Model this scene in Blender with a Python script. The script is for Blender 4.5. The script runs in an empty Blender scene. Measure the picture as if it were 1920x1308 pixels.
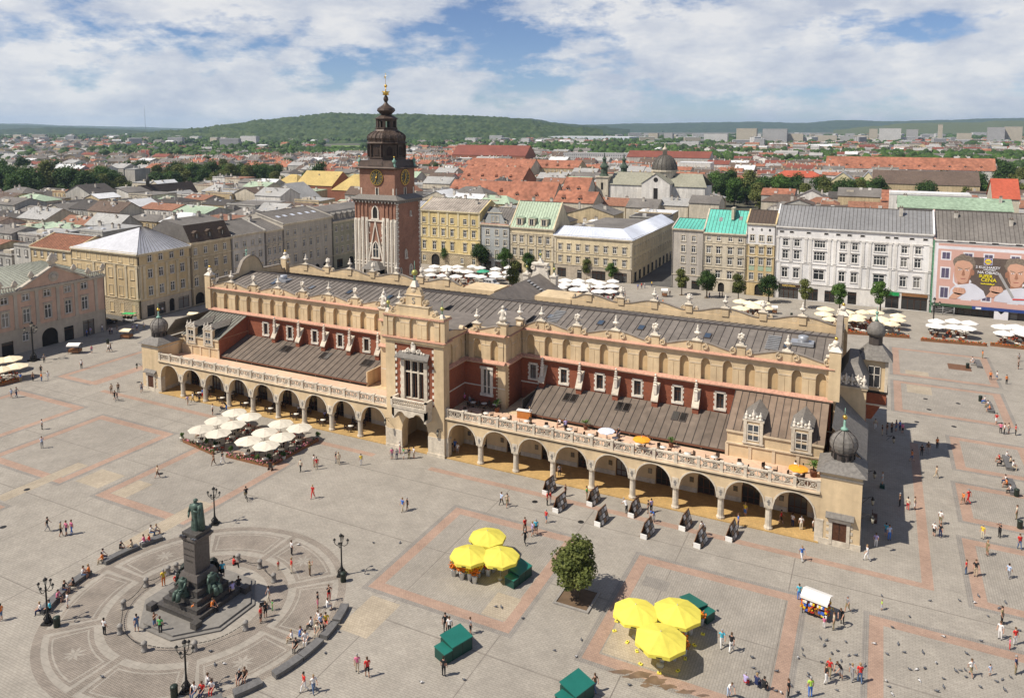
import bpy, bmesh, math, random
from math import sin, cos, pi, radians, sqrt, atan2, hypot, floor
from mathutils import Vector, Matrix, noise
random.seed(7)
S = bpy.context.scene
C = S.collection
# ---------------------------------------------------------------- camera
CAM_Z, CAM_Y = 48.0, -89.6
YAW, PITCH, FPX, PY0 = radians(26.281), radians(5.870), 1400.0, 381.93
cd = bpy.data.cameras.new('camera'); cam = bpy.data.objects.new('camera', cd); C.objects.link(cam)
cam.location = (0, CAM_Y, CAM_Z); cam.rotation_euler = (pi/2 - PITCH, 0, YAW)
cd.sensor_width = 36; cd.lens = FPX/1920*36; cd.shift_y = (PY0-654)/1920
cd.clip_start = 1; cd.clip_end = 60000
S.camera = cam
# ---------------------------------------------------------------- sky, sun, exposure
SUN_EL, SUN_AZ = radians(53), radians(45)          # light travels towards +x +y
wd = bpy.data.worlds.new('World'); S.world = wd; wd.use_nodes = True
nt = wd.node_tree; N = nt.nodes; L = nt.links; N.clear()
wo = N.new('ShaderNodeOutputWorld'); bg = N.new('ShaderNodeBackground')
sky = N.new('ShaderNodeTexSky'); sky.sky_type = 'NISHITA'; sky.sun_disc = False
sky.sun_elevation = SUN_EL; sky.sun_rotation = radians(225)
sky.air_density = 0.8; sky.dust_density = 0.05; sky.ozone_density = 2.0
bg.inputs['Strength'].default_value = 0.05
tc = N.new('ShaderNodeTexCoord'); sp = N.new('ShaderNodeSeparateXYZ'); L.new(tc.outputs['Generated'], sp.inputs[0])
def wmath(op, a, b=None, clamp=False):
    n = N.new('ShaderNodeMath'); n.operation = op; n.use_clamp = clamp
    for i, q in enumerate((a, b)):
        if q is None: continue
        if isinstance(q, (int, float)): n.inputs[i].default_value = q
        else: L.new(q, n.inputs[i])
    return n.outputs[0]
cb = N.new('ShaderNodeCombineXYZ'); L.new(sp.outputs[0], cb.inputs[0]); L.new(sp.outputs[1], cb.inputs[1]); L.new(wmath('MULTIPLY', sp.outputs[2], 2.5), cb.inputs[2])
def wnoise(scale, detail, rough, dist, off):
    mp = N.new('ShaderNodeMapping'); mp.inputs['Location'].default_value = off; L.new(cb.outputs[0], mp.inputs[0])
    n = N.new('ShaderNodeTexNoise'); n.inputs['Scale'].default_value = scale; n.inputs['Detail'].default_value = detail
    n.inputs['Roughness'].default_value = rough; n.inputs['Distortion'].default_value = dist; L.new(mp.outputs[0], n.inputs['Vector'])
    return n.outputs[0]
def wramp(sock, stops):
    r = N.new('ShaderNodeValToRGB'); L.new(sock, r.inputs[0])
    e = r.color_ramp.elements
    while len(e) < len(stops): e.new(0.5)
    for k, (p_, c_) in enumerate(stops): e[k].position = p_; e[k].color = c_
    return r.outputs[0]
n1 = wnoise(5.6, 10, 0.60, 0.0, (3.1, 1.7, 0.4)); n2 = wnoise(10.0, 10, 0.62, 0.0, (9.3, 4.2, 0))
cover = wramp(n1, [(0.40, (0, 0, 0, 1)), (0.49, (1, 1, 1, 1))])
shade = wramp(n2, [(0.34, (9.0, 9.8, 11.6, 1)), (0.50, (12.4, 12.7, 13.4, 1)), (0.62, (15.2, 15.0, 14.8, 1))])
mx = N.new('ShaderNodeMix'); mx.data_type = 'RGBA'
high = N.new('ShaderNodeMapRange'); L.new(sp.outputs[2], high.inputs[0]); high.inputs[1].default_value = 0.15; high.inputs[2].default_value = 0.6; high.inputs[3].default_value = 0.9; high.inputs[4].default_value = 0.2   # heaped clouds overlap towards the horizon, gaps open overhead
L.new(wmath('MULTIPLY', cover, high.outputs[0]), mx.inputs[0]); tint = N.new('ShaderNodeVectorMath'); tint.operation = 'MULTIPLY'; tint.inputs[1].default_value = (1.2, 1.32, 1.62); L.new(sky.outputs[0], tint.inputs[0]); L.new(tint.outputs[0], mx.inputs[6]); L.new(shade, mx.inputs[7])
L.new(mx.outputs[2], bg.inputs[0]); L.new(bg.outputs[0], wo.inputs[0])
sl = bpy.data.lights.new('sun', 'SUN'); sl.energy = 5.0; sl.angle = radians(0.53); sl.color = (1.0, 0.93, 0.82)
so = bpy.data.objects.new('sun', sl); C.objects.link(so)
sd = Vector((cos(SUN_AZ)*cos(SUN_EL), sin(SUN_AZ)*cos(SUN_EL), -sin(SUN_EL)))
so.rotation_euler = sd.to_track_quat('-Z', 'Y').to_euler(); so.location = (-60, -60, 120)
S.view_settings.view_transform = 'Standard'; S.view_settings.look = 'None'
S.view_settings.exposure = 0.2; S.view_settings.gamma = 1.0; S.view_settings.use_curve_mapping = False
S.cycles.use_denoising = True
S.cycles.max_bounces = 6; S.cycles.diffuse_bounces = 3; S.cycles.glossy_bounces = 2
S.cycles.transmission_bounces = 3; S.cycles.transparent_max_bounces = 4; S.cycles.volume_bounces = 1
S.cycles.caustics_reflective = False; S.cycles.caustics_refractive = False
# ---------------------------------------------------------------- camera maths (used to place things on the ground and to skip what is never seen)
_sa, _ca, _sp, _cp = sin(YAW), cos(YAW), sin(PITCH), cos(PITCH)
def PX(x, y, z):
    y -= CAM_Y; z -= CAM_Z
    r = x*_ca + y*_sa; fw = -x*_sa + y*_ca
    zc = fw*_cp - z*_sp; up = fw*_sp + z*_cp
    if zc < 1: return (-9999, -9999)
    return 960 + FPX*r/zc, PY0 - FPX*up/zc
def G(px, py, z=0.0):
    x = (px-960)/FPX; y = -(py-PY0)/FPX
    d = (x, _cp + y*_sp, -_sp + y*_cp)
    t = (z-CAM_Z)/d[2]
    return (d[0]*_ca - d[1]*_sa)*t, (d[0]*_sa + d[1]*_ca)*t + CAM_Y
# ---------------------------------------------------------------- materials
MATS = {}
def lin(c):
    if isinstance(c, str):
        c = [int(c[i:i+2], 16)/255 for i in (0, 2, 4)]
        c = [q/12.92 if q <= 0.04045 else ((q+0.055)/1.055)**2.4 for q in c]
    return tuple(c)
def M(name, col=(0.5, 0.5, 0.5), rough=0.85, var=0.14, scale=1.2, big=0.12, bscale=0.12, bump=0.0, bumpscale=12, metal=0.0, spec=0.3, rnd=0.0, streak=0.0):
    """stone, plaster, metal, cloth: one colour broken up by fine grain, broad weathering and (streak) vertical run-off marks"""
    if name in MATS: return MATS[name]
    col = lin(col)
    m = bpy.data.materials.new(name); m.use_nodes = True; t = m.node_tree; n = t.nodes; l = t.links
    b = n['Principled BSDF']; b.inputs['Roughness'].default_value = rough; b.inputs['Metallic'].default_value = metal
    b.inputs['Specular IOR Level'].default_value = spec
    g = n.new('ShaderNodeNewGeometry')
    def nz(sc, det, vec=None):
        q = n.new('ShaderNodeTexNoise'); q.inputs['Scale'].default_value = sc; q.inputs['Detail'].default_value = det
        l.new(vec or g.outputs['Position'], q.inputs['Vector']); return q.outputs[0]
    def mul(sock, amount):
        r = n.new('ShaderNodeMapRange'); r.inputs[1].default_value = 0.3; r.inputs[2].default_value = 0.7
        r.inputs[3].default_value = 1-amount; r.inputs[4].default_value = 1+amount; l.new(sock, r.inputs[0]); return r.outputs[0]
    fac = mul(nz(scale, 5), var)
    def times(a, c_):
        q = n.new('ShaderNodeMath'); q.operation = 'MULTIPLY'; l.new(a, q.inputs[0]); l.new(c_, q.inputs[1]); return q.outputs[0]
    if big: fac = times(fac, mul(nz(bscale, 3), big))
    if streak:
        mp = n.new('ShaderNodeMapping'); mp.inputs['Scale'].default_value = (1.0, 1.0, 0.13); l.new(g.outputs['Position'], mp.inputs[0])
        fac = times(fac, mul(nz(1.0, 4, mp.outputs[0]), streak))
    if rnd:
        oi = n.new('ShaderNodeObjectInfo'); r = n.new('ShaderNodeMapRange'); r.inputs[3].default_value = 1-rnd; r.inputs[4].default_value = 1+rnd
        l.new(oi.outputs['Random'], r.inputs[0]); fac = times(fac, r.outputs[0])
    vm = n.new('ShaderNodeVectorMath'); vm.operation = 'SCALE'; vm.inputs[0].default_value = col[:3]; l.new(fac, vm.inputs['Scale'])
    l.new(vm.outputs[0], b.inputs['Base Color'])
    if bump:
        bp = n.new('ShaderNodeBump'); bp.inputs['Strength'].default_value = bump; bp.inputs['Distance'].default_value = 0.05
        l.new(nz(bumpscale, 4), bp.inputs['Height']); l.new(bp.outputs[0], b.inputs['Normal'])
    MATS[name] = m
    return m
def brickmat(name, c1, c2, mortar, bw=0.3, bh=0.085, ms=0.012, rough=0.9, var=0.2, axis='wall', bump=0.4, off=0.5, streak=0.0):
    if name in MATS: return MATS[name]
    m = bpy.data.materials.new(name); m.use_nodes = True; t = m.node_tree; n = t.nodes; l = t.links
    b = n['Principled BSDF']; b.inputs['Roughness'].default_value = rough; b.inputs['Specular IOR Level'].default_value = 0.25
    g = n.new('ShaderNodeNewGeometry'); s = n.new('ShaderNodeSeparateXYZ'); l.new(g.outputs['Position'], s.inputs[0])
    c = n.new('ShaderNodeCombineXYZ')
    if axis == 'wall':
        a = n.new('ShaderNodeMath'); a.operation = 'ADD'; l.new(s.outputs[0], a.inputs[0]); l.new(s.outputs[1], a.inputs[1])
        l.new(a.outputs[0], c.inputs[0]); l.new(s.outputs[2], c.inputs[1])
    elif axis == 'floor': l.new(s.outputs[0], c.inputs[0]); l.new(s.outputs[1], c.inputs[1])
    else: l.new(s.outputs[1], c.inputs[0]); l.new(s.outputs[0], c.inputs[1])
    k = n.new('ShaderNodeTexBrick'); l.new(c.outputs[0], k.inputs[0]); k.inputs['Scale'].default_value = 1
    k.inputs['Color1'].default_value = (*lin(c1), 1); k.inputs['Color2'].default_value = (*lin(c2), 1); k.inputs['Mortar'].default_value = (*lin(mortar), 1)
    k.inputs['Brick Width'].default_value = bw; k.inputs['Row Height'].default_value = bh; k.inputs['Mortar Size'].default_value = ms; k.offset = off
    q = n.new('ShaderNodeTexNoise'); q.inputs['Scale'].default_value = 0.35; q.inputs['Detail'].default_value = 6; q.inputs['Roughness'].default_value = 0.65; l.new(g.outputs['Position'], q.inputs['Vector'])
    r = n.new('ShaderNodeMapRange'); r.inputs[1].default_value = 0.3; r.inputs[2].default_value = 0.7; r.inputs[3].default_value = 1-var; r.inputs[4].default_value = 1+var; l.new(q.outputs[0], r.inputs[0])
    fac = r.outputs[0]
    for sc_, am in ((2.6, var*0.55), (0.07, var*0.5)):
        q2 = n.new('ShaderNodeTexNoise'); q2.inputs['Scale'].default_value = sc_; q2.inputs['Detail'].default_value = 3; l.new(g.outputs['Position'], q2.inputs['Vector'])
        r2 = n.new('ShaderNodeMapRange'); r2.inputs[1].default_value = 0.3; r2.inputs[2].default_value = 0.7; r2.inputs[3].default_value = 1-am; r2.inputs[4].default_value = 1+am; l.new(q2.outputs[0], r2.inputs[0])
        mm = n.new('ShaderNodeMath'); mm.operation = 'MULTIPLY'; l.new(fac, mm.inputs[0]); l.new(r2.outputs[0], mm.inputs[1]); fac = mm.outputs[0]
    vm = n.new('ShaderNodeVectorMath'); vm.operation = 'SCALE'; l.new(k.outputs[0], vm.inputs[0]); l.new(fac, vm.inputs['Scale'])
    l.new(vm.outputs[0], b.inputs['Base Color'])
    if bump:
        bp = n.new('ShaderNodeBump'); bp.inputs['Strength'].default_value = bump; bp.inputs['Distance'].default_value = 0.03; bp.invert = True
        l.new(k.outputs['Fac'], bp.inputs['Height']); l.new(bp.outputs[0], b.inputs['Normal'])
    MATS[name] = m
    return m
def glassmat(name, col=(0.03, 0.035, 0.04), rough=0.08):
    if name in MATS: return MATS[name]
    m = bpy.data.materials.new(name); m.use_nodes = True; t = m.node_tree; n = t.nodes; l = t.links
    b = n['Principled BSDF']; b.inputs['Roughness'].default_value = rough; b.inputs['Specular IOR Level'].default_value = 0.6
    oi = n.new('ShaderNodeObjectInfo'); r = n.new('ShaderNodeValToRGB'); l.new(oi.outputs['Random'], r.inputs[0])
    e = r.color_ramp.elements; e[0].position = 0; e[0].color = (*[q*0.6 for q in col], 1); e[1].position = 1; e[1].color = (*[q*2.2 for q in col], 1)
    k = e.new(0.7); k.color = (*[q*1.4 for q in col], 1); k = e.new(0.86); k.color = (0.22, 0.21, 0.19, 1)   # some have blinds drawn
    l.new(r.outputs[0], b.inputs['Base Color'])
    MATS[name] = m
    return m
def leafmat(name, a, b_, c_):
    if name in MATS: return MATS[name]
    m = bpy.data.materials.new(name); m.use_nodes = True; t = m.node_tree; n = t.nodes; l = t.links
    b = n['Principled BSDF']; b.inputs['Roughness'].default_value = 0.65; b.inputs['Specular IOR Level'].default_value = 0.25
    g = n.new('ShaderNodeNewGeometry'); q = n.new('ShaderNodeTexNoise'); q.inputs['Scale'].default_value = 0.9; q.inputs['Detail'].default_value = 4; l.new(g.outputs['Position'], q.inputs['Vector'])
    oi = n.new('ShaderNodeObjectInfo'); ad = n.new('ShaderNodeMath'); ad.operation = 'MULTIPLY_ADD'; l.new(oi.outputs['Random'], ad.inputs[0]); ad.inputs[1].default_value = 0.22
    l.new(q.outputs[0], ad.inputs[2]); sb = n.new('ShaderNodeMath'); sb.operation = 'SUBTRACT'; l.new(ad.outputs[0], sb.inputs[0]); sb.inputs[1].default_value = 0.11
    r = n.new('ShaderNodeValToRGB'); l.new(sb.outputs[0], r.inputs[0]); e = r.color_ramp.elements
    e[0].position = 0.3; e[0].color = (*a, 1); e[1].position = 0.72; e[1].color = (*c_, 1); k = e.new(0.5); k.color = (*b_, 1)
    l.new(r.outputs[0], b.inputs['Base Color'])
    tr = n.new('ShaderNodeBsdfTranslucent'); l.new(r.outputs[0], tr.inputs[0]); mixs = n.new('ShaderNodeMixShader'); mixs.inputs[0].default_value = 0.25
    o = n['Material Output']; l.new(b.outputs[0], mixs.inputs[1]); l.new(tr.outputs[0], mixs.inputs[2]); l.new(mixs.outputs[0], o.inputs[0])
    MATS[name] = m
    return m
# ---------------------------------------------------------------- mesh builder
class MB:
    def __init__(s): s.v = []; s.f = []; s.m = []; s.s = []
    def add(s, vs, fs, mi=0, smooth=False, T=None):
        o = len(s.v)
        s.v += [tuple(T @ Vector(q)) for q in vs] if T is not None else [tuple(q) for q in vs]
        for f in fs: s.f.append(tuple(i+o for i in f)); s.m.append(mi); s.s.append(smooth)
        return s
    def box(s, x0, x1, y0, y1, z0, z1, mi=0, T=None):
        return s.add([(x0,y0,z0),(x1,y0,z0),(x1,y1,z0),(x0,y1,z0),(x0,y0,z1),(x1,y0,z1),(x1,y1,z1),(x0,y1,z1)],
                     [(0,3,2,1),(4,5,6,7),(0,1,5,4),(1,2,6,5),(2,3,7,6),(3,0,4,7)], mi, False, T)
    def cbox(s, cx, cy, z0, w, d, h, mi=0, T=None): return s.box(cx-w/2, cx+w/2, cy-d/2, cy+d/2, z0, z0+h, mi, T)
    def taper(s, cx, cy, z0, z1, w0, d0, w1, d1, mi=0, T=None):
        return s.add([(cx-w0/2,cy-d0/2,z0),(cx+w0/2,cy-d0/2,z0),(cx+w0/2,cy+d0/2,z0),(cx-w0/2,cy+d0/2,z0),(cx-w1/2,cy-d1/2,z1),(cx+w1/2,cy-d1/2,z1),(cx+w1/2,cy+d1/2,z1),(cx-w1/2,cy+d1/2,z1)],
                     [(0,3,2,1),(4,5,6,7),(0,1,5,4),(1,2,6,5),(2,3,7,6),(3,0,4,7)], mi, False, T)
    def prism(s, poly, a, b, axis='y', mi=0, smooth=False, T=None):
        """poly in the plane across `axis`, extruded from a to b; poly anticlockwise seen from -axis end for y"""
        n = len(poly)
        mk = {'y': lambda p, t: (p[0], t, p[1]), 'x': lambda p, t: (t, p[0], p[1]), 'z': lambda p, t: (p[0], p[1], t)}[axis]
        ar = sum(poly[i][0]*poly[(i+1) % n][1]-poly[(i+1) % n][0]*poly[i][1] for i in range(n))
        if (ar < 0): poly = poly[::-1]
        vs = [mk(p, a) for p in poly]+[mk(p, b) for p in poly]
        fs = [tuple(range(n)), tuple(range(2*n-1, n-1, -1))]
        if axis == 'y': pass
        else: fs = [tuple(reversed(fs[0])), tuple(reversed(fs[1]))]
        for i in range(n):
            j = (i+1) % n
            q = (i, i+n, j+n, j) if axis == 'y' else (i, j, j+n, i+n)
            fs.append(q)
        if axis == 'x': fs = [tuple(reversed(f)) for f in fs]; fs = [tuple(reversed(f)) for f in fs]
        return s.add(vs, fs, mi, smooth, T)
    def lathe(s, prof, n=12, c=(0, 0), mi=0, smooth=True, ph=0.0, sx=1.0, sy=1.0, cap=True, T=None):
        vs = []; fs = []
        for r, z in prof:
            for k in range(n):
                a = 2*pi*k/n+ph; vs.append((c[0]+r*cos(a)*sx, c[1]+r*sin(a)*sy, z))
        for i in range(len(prof)-1):
            for k in range(n):
                j = (k+1) % n; fs.append((i*n+k, i*n+j, i*n+n+j, i*n+n+k))
        if cap:
            fs.append(tuple(range(n-1, -1, -1))); o = (len(prof)-1)*n; fs.append(tuple(range(o, o+n)))
        return s.add(vs, fs, mi, smooth, T)
    def tube(s, p0, p1, r0, r1=None, n=6, mi=0, smooth=True):
        r1 = r0 if r1 is None else r1
        p0, p1 = Vector(p0), Vector(p1); d = (p1-p0)
        if d.length < 1e-6: return s
        q = d.to_track_quat('Z', 'Y')
        vs = [p0+q @ Vector((r0*cos(2*pi*k/n), r0*sin(2*pi*k/n), 0)) for k in range(n)]+[p1+q @ Vector((r1*cos(2*pi*k/n), r1*sin(2*pi*k/n), 0)) for k in range(n)]
        fs = [(k, (k+1) % n, n+(k+1) % n, n+k) for k in range(n)]+[tuple(range(n-1, -1, -1)), tuple(range(n, 2*n))]
        return s.add(vs, fs, mi, smooth)
    def path(s, pts, r, n=6, mi=0):
        for a, b in zip(pts, pts[1:]): s.tube(a, b, r, r, n, mi)
        return s
    def ball(s, c, r, nu=10, nv=6, mi=0, sc=(1, 1, 1), T=None):
        vs = [(c[0], c[1], c[2]-r*sc[2])]
        for i in range(1, nv):
            t = pi*i/nv
            for k in range(nu):
                a = 2*pi*k/nu; vs.append((c[0]+r*sc[0]*sin(t)*cos(a), c[1]+r*sc[1]*sin(t)*sin(a), c[2]-r*sc[2]*cos(t)))
        vs.append((c[0], c[1], c[2]+r*sc[2])); e = len(vs)-1; fs = []
        for k in range(nu): fs.append((0, 1+(k+1) % nu, 1+k)); fs.append((e, e-nu+k, e-nu+(k+1) % nu))
        for i in range(nv-2):
            for k in range(nu):
                a = 1+i*nu+k; b = 1+i*nu+(k+1) % nu; fs.append((a, b, b+nu, a+nu))
        return s.add(vs, fs, mi, True, T)
    def quad(s, a, b, c, d, mi=0): return s.add([a, b, c, d], [(0, 1, 2, 3)], mi)
    def slab(s, pts, th, mi=0):
        """a sloping sheet given by its upper outline, with thickness th downwards"""
        n = len(pts); vs = [tuple(p) for p in pts]+[(p[0], p[1], p[2]-th) for p in pts]
        fs = [tuple(range(n)), tuple(range(2*n-1, n-1, -1))]+[(i, n+i, n+(i+1) % n, (i+1) % n) for i in range(n)]
        return s.add(vs, fs, mi)
    def mesh(s, name, mats):
        me = bpy.data.meshes.new(name); me.from_pydata(s.v, [], s.f)
        for m in (mats if isinstance(mats, (list, tuple)) else [mats]): me.materials.append(m)
        if any(s.m): me.polygons.foreach_set('material_index', s.m)
        if any(s.s): me.polygons.foreach_set('use_smooth', s.s)
        me.update(); return me
    def build(s, name, mats, parent=None, loc=(0, 0, 0), rz=0.0): return inst(name, s.mesh(name, mats), parent, loc, rz)
def inst(name, me, parent=None, loc=(0, 0, 0), rz=0.0, sc=None):
    o = bpy.data.objects.new(name, me); C.objects.link(o); o.location = loc
    if rz: o.rotation_euler = (0, 0, rz)
    if sc is not None: o.scale = sc if isinstance(sc, (tuple, list)) else (sc, sc, sc)
    if parent is not None: o.parent = parent
    return o
def tag(o, label, cat, group=None):
    o['label'] = label; o['category'] = cat
    if group: o['group'] = group
    return o
def empty(name, loc=(0, 0, 0), rz=0.0, label=None, cat=None, group=None):
    o = inst(name, None, None, loc, rz); o.empty_display_size = 0.5
    if label: tag(o, label, cat, group)
    return o
def struct(o, kind='structure'): o['kind'] = kind; return o
def copy_tree(o, parent=None):
    c = o.copy(); C.objects.link(c); c.parent = parent
    for ch in o.children: copy_tree(ch, c)
    return c
def arc(cx, cz, rx, rz, a0, a1, n): return [(cx+rx*cos(a0+(a1-a0)*i/n), cz+rz*sin(a0+(a1-a0)*i/n)) for i in range(n+1)]
def wall_grid(mb, x0, x1, z0, z1, holes, depth=0.25, mi=0, mr=None, y=0.0):
    """a wall facing -y at y with rectangular openings (hx0,hx1,hz0,hz1) and their reveals"""
    mr = mi if mr is None else mr
    xs = sorted({x0, x1, *[h[0] for h in holes], *[h[1] for h in holes]}); zs = sorted({z0, z1, *[h[2] for h in holes], *[h[3] for h in holes]})
    xs = [q for q in xs if x0-1e-6 <= q <= x1+1e-6]; zs = [q for q in zs if z0-1e-6 <= q <= z1+1e-6]
    rows = []
    for a, b in zip(zs, zs[1:]):
        run = None
        for c, d in zip(xs, xs[1:]):
            mx_, mz_ = (c+d)/2, (a+b)/2
            if any(h[0] < mx_ < h[1] and h[2] < mz_ < h[3] for h in holes):
                if run: rows.append((*run, a, b)); run = None
            else: run = (run[0], d) if run else (c, d)
        if run: rows.append((*run, a, b))
    for c, d, a, b in rows: mb.quad((c, y, a), (d, y, a), (d, y, b), (c, y, b), mi)
    for h in holes:
        a, b, c, d = h[:4]; e = y+depth
        mb.quad((a, y, c), (a, y, d), (a, e, d), (a, e, c), mr); mb.quad((b, y, c), (b, e, c), (b, e, d), (b, y, d), mr)
        mb.quad((a, y, d), (b, y, d), (b, e, d), (a, e, d), mr); mb.quad((a, y, c), (a, e, c), (b, e, c), (b, y, c), mr)
def sheer(m, f=0.3):
    n = m.node_tree.nodes; l = m.node_tree.links; b = n['Principled BSDF']; t = n.new('ShaderNodeBsdfTranslucent'); l.new(b.inputs['Base Color'].links[0].from_socket, t.inputs[0]); x = n.new('ShaderNodeMixShader'); x.inputs[0].default_value = f; l.new(b.outputs[0], x.inputs[1]); l.new(t.outputs[0], x.inputs[2]); l.new(x.outputs[0], n['Material Output'].inputs[0]); return m
# common materials
cream = M('cream_plaster', (0.595, 0.455, 0.28), var=0.08, big=0.14, streak=0.11, bump=0.05)
creamd = M('cream_trim', (0.60, 0.48, 0.33), var=0.1, big=0.1, streak=0.14)
stone = M('pale_limestone', (0.56, 0.49, 0.39), var=0.16, scale=2.5, big=0.12, streak=0.14, bump=0.1)
stonew = M('white_limestone', (0.66, 0.60, 0.51), var=0.14, scale=3, big=0.1, streak=0.12)
granite = M('grey_granite', (0.27, 0.25, 0.225), var=0.2, scale=5, bump=0.08)
dgranite = M('dark_granite', (0.075, 0.068, 0.062), rough=0.5, var=0.3, scale=5)
redbrick = brickmat('red_brick', (0.33, 0.085, 0.035), (0.25, 0.06, 0.03), (0.22, 0.12, 0.08), var=0.16)
tilepink = M('pink_roof_tile', (0.49, 0.27, 0.19), var=0.22, scale=3.5, bump=0.25, bumpscale=6)
slate = M('grey_slate', (0.175, 0.16, 0.142), var=0.25, scale=3, rough=0.7, bump=0.15, bumpscale=5)
zinc = M('weathered_roof_metal', (0.165, 0.142, 0.122), rough=0.7, var=0.14, scale=0.8, big=0.14, rnd=0.09, streak=0.12)
zincd = M('roof_seam_metal', (0.075, 0.062, 0.055), rough=0.55, var=0.1)
copper = M('verdigris_copper', (0.22, 0.38, 0.30), rough=0.6, var=0.2, scale=3)
gold = M('gilt_metal', (0.75, 0.48, 0.10), rough=0.3, metal=0.9, var=0.1)
iron = M('black_iron', (0.028, 0.027, 0.026), rough=0.5, var=0.2, metal=0.3)
wood = M('dark_wood', (0.085, 0.035, 0.018), rough=0.6, var=0.25, scale=4)
woodl = M('brown_wood', (0.22, 0.10, 0.045), rough=0.6, var=0.25, scale=4)
white = M('white_paint', (0.74, 0.72, 0.68), rough=0.6, var=0.05)
dark = M('dark_interior', (0.018, 0.016, 0.014), rough=0.8, var=0.2)
terracotta = M('terrace_tile', (0.62, 0.42, 0.29), var=0.1, scale=2, bump=0.05)
glass = glassmat('window_glass')
# ================================================================ ground and paving
XC = -60.1
setts = brickmat('stone_setts', (0.336, 0.304, 0.256), (0.302, 0.272, 0.23), (0.23, 0.203, 0.17), bw=0.55, bh=0.24, ms=0.02, axis='floor', var=0.13, bump=0.25)
setts2 = brickmat('stone_setts_turned', (0.318, 0.287, 0.243), (0.285, 0.257, 0.218), (0.215, 0.19, 0.16), bw=0.55, bh=0.24, ms=0.02, axis='floor2', var=0.13, bump=0.25)
bandred = brickmat('pink_granite_setts', (0.385, 0.262, 0.195), (0.34, 0.23, 0.172), (0.27, 0.19, 0.145), bw=0.3, bh=0.2, ms=0.02, axis='floor', var=0.15, bump=0.2)
bandgrey = brickmat('grey_border_setts', (0.275, 0.248, 0.215), (0.245, 0.222, 0.195), (0.18, 0.165, 0.145), bw=0.3, bh=0.2, ms=0.02, axis='floor2', var=0.14, bump=0.2)
bandsand = brickmat('sand_setts', (0.40, 0.335, 0.25), (0.365, 0.305, 0.225), (0.28, 0.235, 0.175), bw=0.3, bh=0.3, ms=0.02, axis='floor', var=0.15, bump=0.2)
cobble = brickmat('brown_cobbles', (0.30, 0.256, 0.212), (0.265, 0.226, 0.188), (0.19, 0.163, 0.135), bw=0.2, bh=0.2, ms=0.03, axis='floor', var=0.2, bump=0.5)
asphalt = M('street_surface', (0.10, 0.095, 0.088), var=0.15, big=0.2)
earth = M('city_ground', (0.11, 0.105, 0.075), var=0.3, scale=0.05, big=0.35, bscale=0.006)
gr = MB(); gr.quad((-16000, -3000, -0.6), (16000, -3000, -0.6), (16000, 26000, -0.6), (-16000, 26000, -0.6)); struct(gr.build('ground', earth))
sq = MB(); sq.box(-163.5, 90, -110, 129.5, -0.5, 0.0); square = struct(sq.build('square_pavement', setts))
stw = MB(); stw.box(-67.0, -55.2, 129.5, 330, -0.5, -0.012); stw.box(-420, -163.5, 22.0, 33.5, -0.5, -0.012); struct(stw.build('side_street', asphalt))
def sheet(name, poly, z, mat, parent=square):
    mb = MB(); n = len(poly)
    mb.add([(p[0], p[1], z) for p in poly]+[(p[0], p[1], z-0.02) for p in poly], [tuple(range(n)), *[(i, n+i, n+(i+1) % n, (i+1) % n) for i in range(n)]])
    return mb.build(name, mat, parent)
def band_rect(x0, y0, x1, y1, w=1.25, g=0.55, sides='nsew', gout=True):
    if len(sides) > 3: sheet('paving_field', [(x0+w, y0+w), (x1-w, y0+w), (x1-w, y1-w), (x0+w, y1-w)], 0.0012, setts2)
    for sd_ in sides:
        if sd_ == 'n': a = (x0, y1-w, x1, y1); b = (x0-g, y1, x1+g, y1+g)
        if sd_ == 's': a = (x0, y0, x1, y0+w); b = (x0-g, y0-g, x1+g, y0)
        if sd_ == 'w': a = (x0, y0+w, x0+w, y1-w); b = (x0-g, y0, x0, y1)
        if sd_ == 'e': a = (x1-w, y0+w, x1, y1-w); b = (x1, y0, x1+g, y1)
        sheet('paving_band', [(a[0], a[1]), (a[2], a[1]), (a[2], a[3]), (a[0], a[3])], 0.004, bandred)
        if gout: sheet('paving_border', [(b[0], b[1]), (b[2], b[1]), (b[2], b[3]), (b[0], b[3])], 0.0036, bandgrey)
def patch(x0, y0, x1, y1, mat=None, z=0.004, name='paving_panel'):
    sheet(name, [(x0, y0), (x1, y0), (x1, y1), (x0, y1)], z+(0.0012 if mat is None else 0), mat or bandsand)
# rectangles of the paving pattern, mirrored about the hall's axis
for x0, x1 in ((-46.3, -29.8), (-22.4, -5.2)):
    for a, b in ((x0, x1), (2*XC-x1, 2*XC-x0)):
        band_rect(a, -30.0, b, -11.7)
band_rect(1.0, -30.0, 18.0, -11.7, sides='nw')
band_rect(-139.3, -30.0, -121.0, -10.7)
for x0, x1 in ((-46.3, -29.8), (-22.4, -5.2)):
    for a, b in ((x0, x1), (2*XC-x1, 2*XC-x0)):
        if a > -30 or b < -90: band_rect(a, -56, b, -37.0, sides='nwe')
for a, b in ((-55.3, 7.0), (-126.0, -64.9)): patch(a, -4.5, b, -3.5, bandred)
patch(5.9, -3.5, 7.0, 36, bandred)
patch(-131.0, -2.6, -129.8, 14, bandred); band_rect(-141.0, -2.8, -131.0, 16.0)
for r_ in ((4.0, 70.5, 21.6, 90.5), (4.0, 49.5, 21.2, 66.6), (11.5, 28.8, 21.5, 41.3), (11.0, 13.0, 20.0, 24.0), (10.5, -5.5, 20.0, 8.5)): band_rect(*r_)
for r_ in ((6.2, 60.5, 10.2, 65.2), (6.2, 71.8, 10.2, 74.5), (-33.6, -28.6, -30.9, -24.8), (-96.6, -28.6, -91.8, -24.6), (-89.0, -28.7, -86.2, -24.6), (-101.6, -36.2, -99.4, -24.8), (-77.0, -36.2, -74.6, -24.8), (-45.0, -36.6, -41.5, -31.0), (-21.0, -28.5, -14.0, -24.0)): patch(*r_)
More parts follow.
